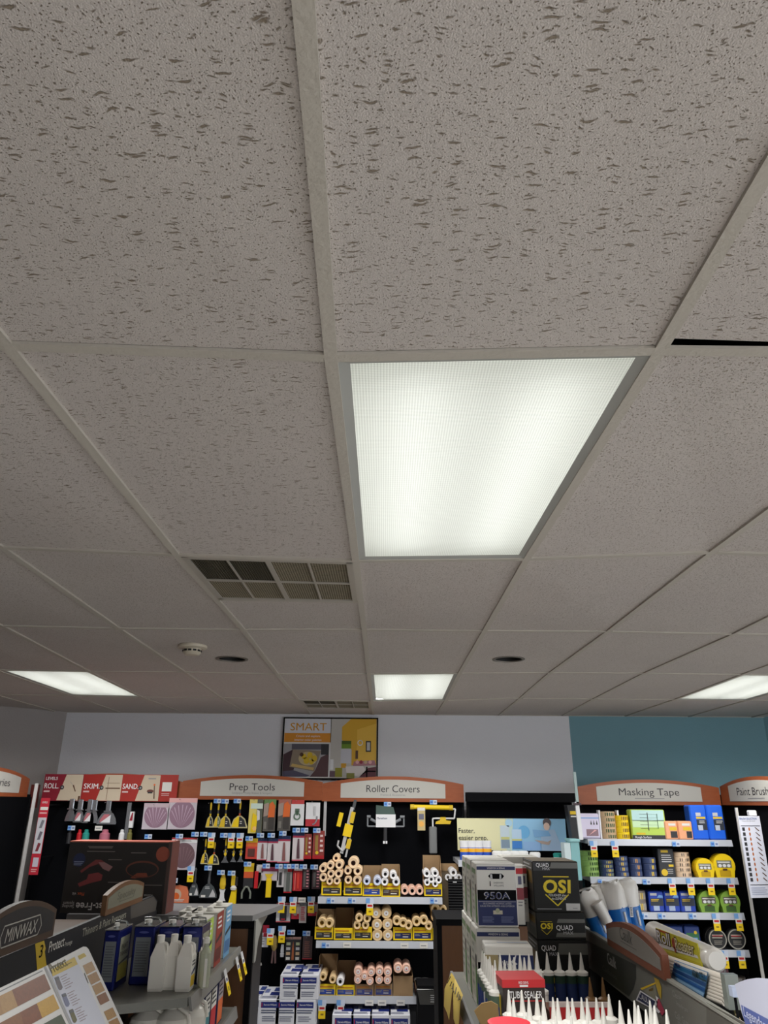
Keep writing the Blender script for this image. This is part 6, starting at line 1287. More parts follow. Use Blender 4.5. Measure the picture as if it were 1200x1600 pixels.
# ------------------------------------------------------------------ right foreground gondola
XR = 1.0; RZ = .80; RXF = .385; UR, VR = Vector((0, -1, 0)), Vector((0, 0, 1))
t = thing('aisle_gondola', 'grey gondola holding caulk boxes and tubes, right foreground', 'shelving', (.7, 3.2, 0)); rel = Vector((-.7, -3.2, 0))
m = MB(); m.T = Matrix.Translation(rel); m.box(XR+.015, 1.2, 0, XR+.04, 4.3, .93, BLACK)
m.build('spine_panel', t)
m = MB(); m.T = Matrix.Translation(rel); m.box(RXF, 1.6, RZ-.035, XR+.014, 4.62, RZ, GS); sh = m.build('shelf', t)
m = MB(); m.T = Matrix.Translation(rel); m.obox((RXF, 1.6, RZ+.004), (0, 3.02, 0), (-.012, 0, 0), (-.012, 0, -.05), M(138, 138, 142, rough=.35, metal=.2)); m.build('price_rail', sh)
m = MB(); m.T = Matrix.Translation(rel); m.box(XR+.042, 1.2, .86, 1.62, 4.3, .90, M(70, 70, 68)); m.build('shelf', t)
m = MB(); m.T = Matrix.Translation(rel); m.box(1.14, 2.3, .90, 1.22, 3.3, at(1070, 1505, X=1.16).z-.02, CHAR); m.build('riser', t)
m = MB(); m.T = Matrix.Translation(rel); m.box(RXF+.05, 1.2, 0, XR, 4.6, .12, CHAR); m.build('base_deck', t)
# far end cabinet, brown
EY2 = 5.10; xl, xr2 = at(691, 1480, Y=EY2).x, at(691, 1480, Y=EY2).x+.62; zt = at(700, 1436, Y=EY2).z
t = thing('endcap_unit', 'brown wood endcap cabinet with black top right of roller shelves', 'cabinet', (xl+.3, EY2+.2, 0)); o = Vector((-xl-.3, -EY2-.2, 0))
m = MB(); m.T = Matrix.Translation(o); m.box(xl, EY2, 0, xr2, EY2+.02, zt-.03, WOODP); m.build('wood_panel', t)
m = MB(); m.T = Matrix.Translation(o); m.box(xl-.035, EY2-.01, zt-.035, xr2+.02, EY2+.42, zt, BLACK); m.build('worktop', t)
m = MB(); m.T = Matrix.Translation(o); m.box(xl-.03, EY2-.004, 0, xl, EY2+.4, zt-.035, BLACK); m.box(xl, EY2+.02, 0, xr2, EY2+.4, zt-.04, BLACK); m.build('black_trim', t)

# header board along the spine
BG = M(112, 112, 106, rough=.5); BD = M(52, 54, 50, rough=.5); b = Board((XR, 0, 0), UR, VR)
ZR1 = at(995, 1501, X=XR).z; ZR0 = at(950, 1535, X=XR).z
yf = at(912, 1500, X=XR).y
t = thing('aisle_header_board', 'grey header board reading Caulk with caulk gun picture, right foreground', 'sign', (XR, 3.0, ZR0)); off = Vector((-XR, -3.0, -ZR0))
b.prism([(-yf, ZR0), (-1.3, ZR0), (-1.3, ZR1), (-yf, ZR1)], (XR, 0, 0), UR, VR, .014, BG); b.prism([(-yf, ZR1-.004), (-1.3, ZR1-.004), (-1.3, ZR1+.004), (-yf, ZR1+.004)], (XR-.004, 0, 0), UR, VR, .022, M(150, 150, 142))
fin(b, 'board', t, off)
b = Board((XR, 0, 0), UR, VR); k = []
b.pp([(914, 1468), (994, 1508), (994, 1530), (990, 1545), (983, 1557), (913, 1507)], BD, 1); fin(b, 'dark_panel', t, off); b = Board((XR, 0, 0), UR, VR); b.pp([(912, 1470), (922, 1474), (925, 1488), (920, 1505), (912, 1506)], M(96, 98, 98), 2); fin(b, 'grey_arc', t, off); b = Board((XR, 0, 0), UR, VR)
b.pp([(1104, 1566), (1160, 1596), (1240, 1640), (1240, 1720), (1104, 1650)], M(92, 90, 84), 1)
fin(b, 'end_panel', t, off)
b = Board((XR, 0, 0), UR, VR)
u0, v0 = b.uv(950, 1500); b.write('Caulk', u0, v0-.012, .042, M(206, 206, 204), 3, w=b.uv(963.5, 1511)[0]-u0, align='l', bold=.02)
fin(b, 'lettering', t, off); b = Board((XR, 0, 0), UR, VR); u0, v0 = b.uv(942, 1515); b.write('Calfateo', u0, v0, .02, M(96, 98, 94), 2, w=b.uv(964, 1528)[0]-u0, align='l')
for a, t_, hh in (((1052, 1556), 'Cleaner', .018), ((1058, 1570), 'limpiador para', .012), ((1056, 1590), 'Calk Guns', .02), ((1060, 1599), 'pistolas', .012)):
    fin(b, 'lettering', t, off); b = Board((XR, 0, 0), UR, VR); u0, v0 = b.uv(*a); b.write(t_, u0, v0, hh, M(150, 150, 146), 3, align='l', maxw=.13)
fin(b, 'lettering', t, off)
b = Board((XR, 0, 0), UR, VR); q = lambda L: [(940+x_/9.41, 1430+y_/9.41) for x_, y_ in L]
b.pp(q([(575, 1075), (800, 985), (800, 1010), (600, 1100)]), YEL2, 3); b.pp(q([(775, 910), (850, 950), (885, 1060), (885, 1240), (850, 1180), (800, 1010)]), M(190, 160, 50), 3)
b.pp(q([(600, 1100), (790, 1020), (820, 1170), (790, 1250)]), M(140, 138, 120), 2); b.pp(q([(700, 1090), (765, 1065), (765, 1105), (705, 1120)]), M(110, 90, 40), 3)
b.pp(q([(575, 1105), (840, 1270), (785, 1400), (510, 1250)]), WHT, 4); b.pp(q([(587, 1130), (800, 1268), (760, 1370), (540, 1240)]), M(52, 56, 92), 5)
u0, v0 = b.uv(*q([(568, 1218)])[0]); u1, v1 = b.uv(*q([(745, 1325)])[0])
vs, fs, tw = textmesh('CAULK', .0)
L_ = math.hypot(u1-u0, v1-v0); c_, s_ = (u1-u0)/L_, (v1-v0)/L_; kk = L_/tw
b.add([b.q(u0+(x*c_-y*.62*s_)*kk, v0+(x*s_+y*.62*c_)*kk, 7) for x, y in vs], fs, WHT)
b.pp(q([(800, 1240), (850, 1220), (940, 1420), (900, 1480), (850, 1400)]), M(170, 60, 84), 4); b.pp(q([(790, 1330), (880, 1420), (850, 1440), (785, 1390)]), WHT, 5)
b.pp(q([(805, 1180), (850, 1220), (820, 1270)]), WHT, 5)
fin(b, 'caulk_gun_picture', t, off)
def caulkface(m, W_):
    m.write('Caulk', W_*.42, .055, .045, M(70, 68, 66), 1, w=.16); m.rect(W_*.3, .045, W_*.6, .048, M(96, 94, 90), 1)
aisle_arch((954, 1479), (1043, 1528), XR, UR, VR, .078, .122, M(124, 70, 48, rough=.5), M(134, 130, 124), 'arched Caulk topper with reddish wood rim, right foreground', extra=caulkface)

# ------------------------------------------------------------------ caulk cartons
BXW = M(228, 226, 220, rough=.6); BXN = M(30, 44, 98, rough=.5); BGRN = M(70, 130, 60)
def caulk_side(m, d, h, alt):
    m.frame((-m.W/2, d, 0), (0, -1, 0)); m.rect(d*.08, h*.1, d*.92, h*.9, M(196, 198, 190), 1); m.rect(d*.72, h*.05, d*.96, h*.5, BGRN if alt else M(140, 146, 130), 2); m.rect(d*.72, h*.5, d*.96, h*.66, CHAR if alt else M(120, 120, 110), 2)
    m.lines(d*.12, h*.2, d*.6, h*.8, 6, M(150, 152, 146), 2, .4); m.rect(d*.1, h*.82, d*.9, h*.9, M(120, 150, 110), 2)
def carton950(x, y, z, w, d, h, label, art=1, rz=0):
    t = thing('caulk_carton', label, 'carton', (x, y, z), rz, 'white and navy caulk cartons'); m = MB(); m.W = w
    m.rbox(-w/2, 0, 0, w/2, d, h, BXW, .003); m.build('box', t)
    m = MB(); m.W = w; m.frame()
    if art == 1:
        m.rect(-w*.48, h*.90, w*.48, h*.955, BXN, 1); m.write('WINDOW & SIDING', 0, h*.915, h*.025, WTXT, 2, maxw=w*.45)
        hp_ = [(-w*.2, h*.80), (-w*.14, h*.84), (w*.14, h*.84), (w*.2, h*.80), (w*.14, h*.755), (-w*.14, h*.755)]; m.poly(hp_, BLACK, 1); m.poly([(-w*.15, h*.76), (-w*.09, h*.76), (-w*.10, h*.83), (-w*.15, h*.83)], LGREY, 2); m.poly([(w*.08, h*.76), (w*.13, h*.76), (w*.13, h*.83), (w*.09, h*.83)], LGREY, 2)
        m.prism([(0, 0)]*0+[(-w*.17, h*.64), (-w*.14, h*.64), (-w*.145, h*.72), (-w*.165, h*.72)], m.q(0, 0, 1), m.U, m.V, .0002, CHAR)
        m.write('SHERWIN', -w*.07, h*.68, h*.028, DGREY, 1, align='l'); m.write('WILLIAMS', -w*.07, h*.635, h*.028, DGREY, 1, align='l')
        m.rect(-w*.48, h*.42, w*.48, h*.58, BLACK, 1); m.rect(-w*.48, h*.03, w*.48, h*.42, BXN, 1)
        m.write('950A', 0, h*.44, h*.105, LGREY, 2, w=w*.64, bold=.09); m.write('950A', 0, h*.445, h*.095, BXN, 3, w=w*.6, bold=.02)
        m.rect(-w*.46, h*.395, w*.46, h*.4, LGREY, 2); m.write('SILICONIZED ACRYLIC LATEX', 0, h*.355, h*.026, LGREY, 2, maxw=w*.7); m.write('CAULK FOR INTERIOR AND EXTERIOR', 0, h*.315, h*.026, LGREY, 2, maxw=w*.85)
        m.rect(-w*.11, h*.2, w*.12, h*.26, M(206, 200, 180), 2); m.disc(0, h*.26, w*.05, M(176, 180, 150), 3); m.lines(-w*.38, h*.07, -w*.08, h*.17, 5, M(110, 120, 160), 2); m.lines(w*.08, h*.07, w*.4, h*.17, 5, M(110, 120, 160), 2)
    elif art == 2:
        m.rect(-w*.5, 0, -w*.22, h*.9, M(166, 150, 108), 1); m.rect(-w*.22, h*.74, w*.5, h*.9, BXN, 1); m.poly([(w*.0, h*.72), (w*.08, h*.80), (w*.04, h*.82), (w*.16, h*.92), (w*.12, h*.82), (w*.17, h*.80)], WHT, 3)
        m.write('WHITE', -w*.14, h*.76, h*.07, WTXT, 2, align='l', bold=.03, maxw=w*.26); m.write('LIGHTNING', -w*.14, h*.66, h*.06, BXN, 2, align='l', bold=.03, maxw=w*.45)
        m.poly([(-w*.12, h*.52), (-w*.05, h*.58), (w*.22, h*.58), (w*.28, h*.52), (w*.22, h*.44), (-w*.05, h*.44)], BLACK, 2); m.rect(-w*.08, h*.46, -w*.02, h*.56, LGREY, 3)
        vs, fs, tw = textmesh('SILICONE', .03); kk = h*.62/tw
        m.add([m.q(-w*.30-y*kk*.9, h*.08+x*kk, 2) for x, y in vs], fs, M(226, 216, 180))
        m.rect(-w*.1, h*.1, w*.4, h*.3, CHAR, 2)
    caulk_side(m, d, h, art != 2)
    m.frame((-w/2, 0, h), (1, 0, 0), (0, 1, 0)); m.rect(.006, d*.45, w-.006, d*.49, GREY, 1); m.rect(w*.3, d*.6, w*.95, d*.64, BGRN if art != 2 else SKY, 1)
    m.build('print', t); return t
CY = 3.85; hA = at(775, 1349.5, Y=CY).z; hB = at(775, 1449, Y=CY).z; xa, xb = at(745, 1400, Y=CY).x, at(808, 1400, Y=CY).x; xc = (xa+xb)/2; wc = xb-xa
carton950(xc, CY, hB, wc, .19, hA-hB, 'white and navy 950A caulk carton at front of upper row')
carton950(xc-.004, CY+.195, hB, wc, .19, hA-hB+.004, 'plain white caulk carton directly behind the 950A one', 0); carton950(xc-.008, CY+.39, hB, wc, .19, hA-hB+.002, 'plain white caulk carton farthest back in upper row', 0)
carton950(xc+.19, CY+.40, hB, wc, .19, hA-hB+.006, 'white caulk carton peeping out between 950A and black cartons, back', 0)
carton950(xc-.006, CY-.02, RZ, wc+.012, .21, hB-RZ-.002, '950A caulk carton directly below the upper 950A one'); carton950(xc-.014, CY+.2, RZ, wc, .2, hB-RZ-.002, 'white caulk carton behind the lower 950A one', 0); carton950(xc-.014, CY+.41, RZ, wc, .2, hB-RZ-.002, 'farthest white caulk carton in lower row', 0)
WY_ = 3.46; za = at(800, 1479, Y=WY_).z; x0_, x1_ = at(758, 1500, Y=WY_).x, at(833, 1500, Y=WY_).x
carton950((x0_+x1_)/2, WY_, RZ, x1_-x0_, .15, za-RZ, 'white caulk carton with tan SILICONE stripe behind the nozzles', 2, math.radians(-3))
for k, (a, c, y_) in enumerate(((807, 819, 3.93), (813, 825, 4.02))):
    x0_, x1_ = at(a, 1400, Y=y_).x, at(c, 1400, Y=y_).x; w = x1_-x0_; zt_ = at(815, 1353, Y=y_).z; h = zt_-hB
    m = MB(); m.rbox(-w/2, 0, 0, w/2, .15, h, BXW, .002); m.frame(); m.rect(-w*.48, h*.86, w*.48, h*.96, RED, 1); m.rect(-w*.2, h*.68, w*.25, h*.82, M(90, 90, 120), 1); m.rect(-w*.48, h*.42, w*.48, h*.62, M(150, 60, 70), 1); m.lines(-w*.3, h*.3, w*.3, h*.4, 2, GREY, 1)
    o = single(m, 'slim_carton', 'slim red topped white carton %s' % ('squeezed beside the 950A carton' if k == 0 else 'just left of the black carton stack'), 'carton', ((x0_+x1_)/2, y_, RZ), 0, 'slim red topped cartons'); o.location.z = RZ
    o.data.transform(Matrix.Translation((0, 0, hB-RZ)))
    mm = bpy.data.meshes
# black OSI cartons
OK_ = M(20, 20, 19, rough=.65); OG = M(112, 112, 108); OY = M(232, 206, 30)
OYD = 3.90
zz0 = [at(868, q_, Y=OYD).z for q_ in (1346, 1425.5, 1469)]
ox0, ox1 = at(834, 1390, Y=OYD).x, at(905.5, 1390, Y=OYD).x
def osi(z0, z1, label, kind, dx=0, dw=0):
    w = ox1-ox0+dw; h = z1-z0; d = .26; t = thing('sealant_carton', label, 'carton', ((ox0+ox1)/2+dx, OYD, z0), 0, 'black sealant cartons')
    m = MB(); m.rbox(-w/2, 0, 0, w/2, d, h, OK_, .003); m.build('box', t)
    m = MB(); m.frame()
    def shield(cx, cz, s, words=True):
        vs, fs, tw = textmesh('OSI', .09); kx = s*1.0/tw; kz = s*.58
        m.add([m.q(cx-s/2+x*kx+y*.04*s, cz+y*kz, 3) for x, y in vs], fs, OY)
        m.rect(cx-s*.47, cz+s*.50, cx+s*.47, cz+s*.535, OY, 2)
        for (a, b1), (c, d1) in (((-.42, -.06), (0, -.42)), ((0, -.42), (.42, -.06))):
            dd = Vector((c-a, d1-b1, 0)).normalized(); nn = Vector((-dd.y, dd.x, 0))*.02
            m.poly([(cx+(a-nn.x)*s, cz+(b1-nn.y)*s), (cx+(c-nn.x)*s, cz+(d1-nn.y)*s), (cx+(c+nn.x)*s, cz+(d1+nn.y)*s), (cx+(a+nn.x)*s, cz+(b1+nn.y)*s)], OY, 3)
        if words: m.write('TOUGHER than', cx, cz-s*.12, s*.075, WTXT, 3, w=s*.66, shear=.3); m.write('the ELEMENTS', cx+s*.04, cz-s*.23, s*.075, WTXT, 3, w=s*.52, shear=.3)
    if kind == 1:
        m.poly([(-w*.02-w*.1, h*.86), (w*.5, h*.86), (w*.5, h*.98), (-w*.08, h*.98)], OG, 1); m.write('QUAD', -w*.28, h*.89, h*.075, WTXT, 3, w=w*.28, bold=.06); m.write('MAX', -w*.2, h*.83, h*.05, LGREY, 3, w=w*.16, bold=.05); m.rect(-w*.49, h*.81, -w*.13, h*.985, CHAR, 2)
        shield(0, h*.38, w*.60); m.rect(w*.18, h*.03, w*.48, h*.17, M(206, 204, 202), 2); m.rect(w*.32, h*.07, w*.42, h*.085, GREY, 3); m.lines(-w*.45, h*.045, w*.08, h*.075, 1, GREY, 2, 0)
    if kind == 2:
        shield(-w*.30, h*.40, w*.25, False); m.poly([(-w*.08, h*.62), (w*.5, h*.62), (w*.5, h*.76), (-w*.05, h*.76)], OG, 1); m.poly([(-w*.12, h*.1), (w*.5, h*.1), (w*.5, h*.26), (-w*.09, h*.26)], OG, 1); m.write('QUAD', w*.07, h*.36, h*.17, WTXT, 3, w=w*.34, bold=.06); m.write('MAX', w*.14, h*.2, h*.11, LGREY, 4, w=w*.2, bold=.05)
    if kind == 3:
        m.poly([(-w*.12, h*.78), (w*.5, h*.78), (w*.5, h*.95), (-w*.08, h*.95)], OG, 1); m.write('QUAD', -w*.29, h*.84, h*.08, WTXT, 3, w=w*.29, bold=.06); m.write('MAX', -w*.2, h*.76, h*.055, LGREY, 3, w=w*.16, bold=.05); shield(0, h*.22, w*.62)
    m.frame((-w/2, d, 0), (0, -1, 0)); m.rect(d*.04, h*.03, d*.96, h*.97, M(96, 92, 84), 1); m.rect(d*.2, h*.55, d*.9, h*.8, M(150, 120, 60), 2); m.rect(d*.3, h*.1, d*.9, h*.4, M(60, 62, 60), 2); m.lines(d*.1, h*.82, d*.9, h*.95, 2, LGREY, 2); m.frame((-w/2, 0, h), (1, 0, 0), (0, 1, 0)); m.rect(.004, .004, w-.004, d-.004, M(140, 128, 110), 1)
    m.build('print', t)
osi(zz0[1]+.001, zz0[0], 'black QUAD MAX carton with big yellow OSI, topmost of the black stack', 1)
osi(zz0[2]+.001, zz0[1], 'flat black carton with small OSI shield, middle of the black stack', 2, .008, .01); osi(RZ, zz0[2], 'bottom black OSI carton behind the green tubes', 3, .01, .012)

# ------------------------------------------------------------------ caulk tubes
def ctube(x, y, zt, label, group, body=WHT, noz=None, r=.0235, band=None, ln=.075, key=None):
    k = key or (group, round(zt, 2)); body_h = zt-ln-RZ
    if k in _rc: return dup(_rc[k], (x, y, RZ), rnd.uniform(0, 6), label, group)
    nz = noz or M(246, 244, 238, rough=.45); t = thing('caulk_tube', label, 'caulk tube', (x, y, RZ), 0, group)
    m = MB(); m.lathe([(r, 0), (r, body_h-.006)], body, n=18); m.build('cartridge', t)
    if band: m = MB(); m.lathe([(r*1.01, body_h*.35), (r*1.01, body_h*.8)], band, n=18, cap=False); m.build('label_band', t)
    m = MB(); m.lathe([(r*1.06, body_h-.008), (r*1.06, body_h+.003), (r*.7, body_h+.008), (.012, body_h+.01)], nz, n=18); m.build('collar', t)
    m = MB(); m.lathe([(.0115, body_h+.008), (.0105, body_h+.012), (.0028, body_h+ln-.003), (.0018, body_h+ln)], nz, n=12); m.build('nozzle', t)
    _rc[k] = t; return t
def tubes_at(L, Y, place, group, **kw):
    for i, (a, c) in enumerate(L):
        p = at(a, c, Y=Y); ctube(p.x, Y, round(p.z, 2), 'caulk tube, %s, %s' % (place, nth(i, len(L))), group, key=(group, round(p.z, 2)), **kw)
WT = M(244, 242, 236, rough=.45)
tubes_at([(794.5, 1548), (815, 1549.5), (838, 1550), (863.5, 1556), (886, 1556), (908, 1556), (931, 1556), (951, 1555)], 2.98, 'white, back row of the front cluster', 'white caulk tubes in the front cluster', body=WT)
tubes_at([(802, 1561), (826, 1561), (848.5, 1561), (871, 1562), (894, 1561), (917, 1562), (941, 1566)], 2.92, 'white, middle row of the front cluster', 'white caulk tubes in the front cluster', body=WT)
tubes_at([(790, 1584), (819, 1584), (843, 1585), (868, 1586), (892, 1586), (917, 1587), (943, 1588)], 2.78, 'white, front row of the front cluster', 'white caulk tubes in the front cluster', body=WT, ln=.075)
tubes_at([(968, 1565), (991, 1565), (1015, 1562)], 2.80, 'white, back row before the Caulk picture', 'white caulk tubes before the header board', body=WT)
tubes_at([(982, 1579), (997, 1572), (1009, 1579), (1022, 1571), (1041, 1579)], 2.60, 'white, front row before the Caulk picture', 'white caulk tubes before the header board', body=WT)
GRT = M(40, 66, 52, rough=.35)
tubes_at([(854, 1487), (872, 1487), (889.5, 1487), (907, 1487)], 3.62, 'dark green with white collar', 'dark green caulk tubes', body=GRT, band=M(34, 50, 96))
tubes_at([(748, 1488), (754, 1496), (760, 1503), (767, 1512)], 3.48, 'blue banded, left edge row', 'blue banded tubes on left edge', body=M(110, 120, 112), band=M(30, 60, 130)) if False else None
for i, y_ in enumerate((3.50, 3.44, 3.38, 3.32, 3.26, 3.20, 3.14)):
    ctube(.418+.0*i, y_, 1.085, 'blue banded caulk tube in the row along the shelf edge, %s' % ('farthest' if i == 0 else 'nearest' if i == 6 else ORD[i].split(' ')[0]+' farthest'), 'blue banded tubes along shelf edge', body=M(84, 104, 88), band=M(30, 60, 130))
tubes_at([(765, 1493), (781, 1491), (796, 1491), (812, 1490), (826, 1490), (838, 1488)], 3.40, 'white, row behind the TUBE SEALER box', 'white caulk tubes behind red box', body=WT)
tubes_at([(773, 1500), (788, 1498), (803, 1497), (819, 1497), (845, 1512)], 3.33, 'white, nearer row behind TUBE SEALER box', 'white caulk tubes behind red box', body=WT)
BRN = M(120, 88, 52, rough=.4)
tubes_at([(921, 1527), (941, 1527)], 3.35, 'brown nozzled, beside dark gap', 'brown nozzled caulk tubes', body=M(110, 76, 50), noz=BRN)
# red display tray behind the front cluster
m = MB(); x0_, x1_ = at(858, 1570, Y=3.14).x, at(952, 1570, Y=3.14).x; z_ = at(900, 1566, Y=3.14).z-RZ; m.box(0, 0, 0, x1_-x0_, .14, z_-.03, M(120, 70, 50)); m.box(0, -.003, 0, x1_-x0_, 0, z_-.015, M(190, 40, 44)); m.box(0, -.004, z_-.015, x1_-x0_, .01, z_, M(206, 190, 186))
single(m, 'display_tray', 'red fronted display tray between green tubes and front nozzles', 'tray', (x0_, 3.14, RZ))
# TUBE SEALER box
SY = 3.06; x0_, x1_ = at(786, 1560, Y=SY).x, at(852.5, 1560, Y=SY).x; w = x1_-x0_; z_ = at(820, 1531, Y=SY).z; h = z_-RZ
t = thing('tube_sealer_box', 'red topped dark TUBE SEALER box among the white nozzles', 'box', ((x0_+x1_)/2, SY, RZ), math.radians(4)); d = .15
m = MB(); m.box(-w/2, 0, 0, w/2, d, h-.001, M(52, 42, 40)); m.build('box', t); RD = M(206, 44, 50, rough=.45)
m = MB(); m.box(-w/2-.002, -.002, h-.024, w/2+.002, d, h+.001, RD); m.frame((0, -.002, 0)); m.write('RED DEVIL', 0, h-.012, .008, WTXT, 2, bold=.03, maxw=w*.24); m.rect(-w*.1, h-.021, w*.1, h-.015, WTXT, 2); m.build('lid', t)
m = MB(); m.frame(); m.write('TUBE SEALER', w*.04, h-.056, .021, WTXT, 2, w=w*.78, bold=.03); m.rect(-w*.34, h-.066, w*.43, h-.063, RD, 2); m.rect(-w*.2, h-.135, w*.0, h-.131, PAPER, 2); m.rect(-w*.2, h-.148, -w*.05, h-.144, PAPER, 2)
m.build('print', t); m = MB(); m.frame((-w/2, d, 0), (0, -1, 0)); m.rect(d*.2, h-.12, d*.75, h-.055, YEL2, 2); m.build('side_label', t)
# kraft tub with red lid at the bottom edge
p = at(795, 1597, Z=1.045); t = thing('red_lidded_tub', 'kraft cardboard tub with round red top, bottom edge', 'tub', (p.x, p.y, RZ)); r = .062; h = 1.045-RZ
m = MB(); m.lathe([(r, 0), (r, h-.01)], KRAFT, n=28); m.build('tub', t); m = MB(); m.lathe([(r*1.03, h-.02), (r*1.03, h), (r*.9, h+.001), (.0001, h+.001)], M(206, 30, 50), n=28); m.build('lid', t)
q_ = at(762, 1590, Y=2.9); m = MB(); m.prism([(-.02, -.03), (.04, -.01), (.035, .04), (.012, .052), (-.02, .045), (-.045, .02)], (0, 0, 0), (1, 0, 0), (0, -.3, .95), .004, M(150, 124, 84, rough=.8)); m.tube((0, .0, -.02), (0, .01, RZ-q_.z), .006, KRAFT, n=6)
single(m, 'cardboard_flap', 'bent kraft cardboard flap left of the red round lid', 'cardboard', q_)
# wire clip
a = at(762, 1560, Y=3.3); m = MB(); m.path([(-.012, 0, -.03), (-.012, 0, .02), (.012, 0, .022), (.014, 0, -.03)], .003, LGREY, n=6); m.box(-.02, -.005, -.12, .02, .02, -.03, M(20, 30, 26)); m.tube((0, 0, -.12), (0, 0, RZ-a.z), .004, BLACK, n=6); single(m, 'wire_clip', 'small silver wire clip beside the white carton stack', 'clip', a)
# yellow paper flags on the rail
t = thing('yellow_paper_tag', 'two curled yellow paper tags with handwriting on the right aisle rail', 'paper tag', (RXF-.02, 4.2, RZ)); off = Vector((-(RXF-.02), -4.2, -RZ))
YP = M(226, 196, 90, rough=.7)
def flagm(pts_top, pts_mid, pts_bot, name):
    m = MB(); n = len(pts_top); V_ = []
    for row, x_ in ((pts_top, RXF-.012), (pts_mid, RXF-.05), (pts_bot, RXF-.035)): V_ += [at(a, c, X=x_) for a, c in row]
    m.add(V_, [(r*n+i, r*n+n+i, r*n+n+i+1, r*n+i+1) for r in range(2) for i in range(n-1)], YP, True)
    m.add([v-Vector((.0015, 0, 0)) for v in V_], [(r*n+i, r*n+i+1, r*n+n+i+1, r*n+n+i) for r in range(2) for i in range(n-1)], YP, True)
    o = m.build(name, t); o.data.transform(Matrix.Translation(off))
flagm([(705.5, 1520), (708.5, 1524), (711, 1529)], [(695, 1545), (700, 1550), (706.5, 1552)], [(694, 1572), (699, 1583), (702, 1594)], 'paper_flap')
flagm([(711, 1529), (717, 1541), (723.5, 1555)], [(708.5, 1552), (714, 1562), (719.5, 1566)], [(709, 1592), (713, 1604), (717, 1606)], 'paper_flap')
m = MB()
for k, (a, c, da, dc) in enumerate(((699, 1536, 5, -10), (703, 1541, 3, -7), (706, 1545, 2.5, -8), (711, 1553, 2, -10), (714, 1558, 2, -8), (716, 1563, 1.6, -9), (709, 1550, -2, -6), (718, 1562, 1.5, -5))):
    p0, p1 = at(a, c, X=RXF-.051), at(a+da, c+dc, X=RXF-.040); m.tube(p0, p1, .0022, M(70, 54, 24), n=5)
o = m.build('handwriting', t); o.data.transform(Matrix.Translation(off))

# ------------------------------------------------------------------ goods behind the right header board
ZB = .90
FILMW = M(232, 228, 222, rough=.35, coat=.3); BLU = M(24, 110, 190, rough=.3)
t = thing('drop_cloth_rolls', 'bundle of blue banded plastic wrapped rolls with crumpled white tops', 'rolls', (1.2, 4.0, ZB)); off = Vector((-1.2, -4.0, -ZB))
def ptp(a, c, y_): return at(a, c, Y=y_)
for k, (tx, ty, bx_, by_, r_, y_) in enumerate(((915, 1398, 945, 1470, 14.5, 4.00), (934, 1390, 957, 1465, 14.5, 4.06), (956, 1384, 976, 1462, 15.5, 4.02), (977, 1381, 995, 1460, 15, 4.06))):
    a, c = ptp(tx, ty, y_), ptp(bx_, by_, y_); r = r_*.0031; d_ = c-a; c = c+d_*.12
    m = MB(); m.tube(a+d_*.42, c, r, BLU, n=18); m.tube(a+d_*.5+Vector((r*.3, -r*.96, 0)), a+d_*.8+Vector((r*.3, -r*.96, 0)), .006, WHT, n=6); o = m.build('blue_label', t); o.data.transform(Matrix.Translation(off))
    m = MB(); n = 16; V_ = []; F_ = []
    ax = d_.normalized(); e1 = ax.orthogonal().normalized(); e2 = ax.cross(e1)
    rows = [(-.10, .75), (-.03, .98), (.1, 1.1), (.25, 1.05), (.44, 1.03)]
    for q, (f_, s_) in enumerate(rows):
        for i in range(n):
            th = 2*PI*i/n; rr = r*s_*(1+(.16 if q < 3 else .03)*math.sin(3*th+k*2+q)+rnd.uniform(-.06, .06)*(q < 3)); V_.append(a+d_*(f_+(rnd.uniform(-.03, .03) if q == 0 else 0))+(e1*math.cos(th)+e2*math.sin(th))*rr)
    F_ = [(q*n+i, q*n+(i+1) % n, (q+1)*n+(i+1) % n, (q+1)*n+i) for q in range(len(rows)-1) for i in range(n)]+[tuple(range(n))]
    m.add(V_, F_, FILMW, True); o = m.build('plastic_wrap', t); o.data.transform(Matrix.Translation(off))
a, c = ptp(932, 1410, 3.94), ptp(950, 1442, 3.94); m = MB(); m.tube(a, c, .03, FILMW, r1=.024, n=16); o = m.build('crumpled_flap', t); o.data.transform(Matrix.Translation(off))
p, w, h = hung(985, 1415, 990, 1433, 3.98); m = MB(); m.box(-w/2, 0, 0, w/2, .002, h, WHT); m.frame(); m.lines(-w*.3, h*.1, w*.3, h*.9, 6, CHAR, 1, 0); o = m.build('barcode_label', t); o.data.transform(Matrix.Translation(p+off))
# yellow labelled roll
XQ = 1.12; b = Board((XQ, 0, 0), UR, VR)
P_ = [at(1003, 1447, X=XQ), at(1108, 1489, X=XQ)]
t = thing('foam_roll_pack', 'white foam roll lying down with yellow cartoon lettered label', 'roll', (XQ, 3.1, ZB)); off = Vector((-XQ, -3.1, -ZB))
ya, yb_ = at(1006, 1450, X=XQ).y, at(1103, 1500, X=XQ).y; zt1 = at(1060, 1463, X=XQ).z; zb1 = at(1060, 1497, X=XQ).z; rr = (zt1-zb1)/2; zc = (zt1+zb1)/2
m = MB(); m.lathe([(rr*.75, yb_-.0), (rr*.98, yb_+.012), (rr, yb_+.03), (rr, ya-.02), (rr*.9, ya)], FILMW, O=(XQ+rr, 0, zc), n=24, axis='y'); o = m.build('roll', t); o.data.transform(Matrix.Translation(off))
LBY = M(214, 206, 60, rough=.35)
b.prism([b.uv(*q2) for q2 in ((1024, 1449.5), (1039, 1491), (1098, 1513), (1089, 1474))], (XQ, 0, 0), UR, VR, .003, LBY); o = fin(b, 'label', t, off)
b = Board((XQ, 0, 0), UR, VR)
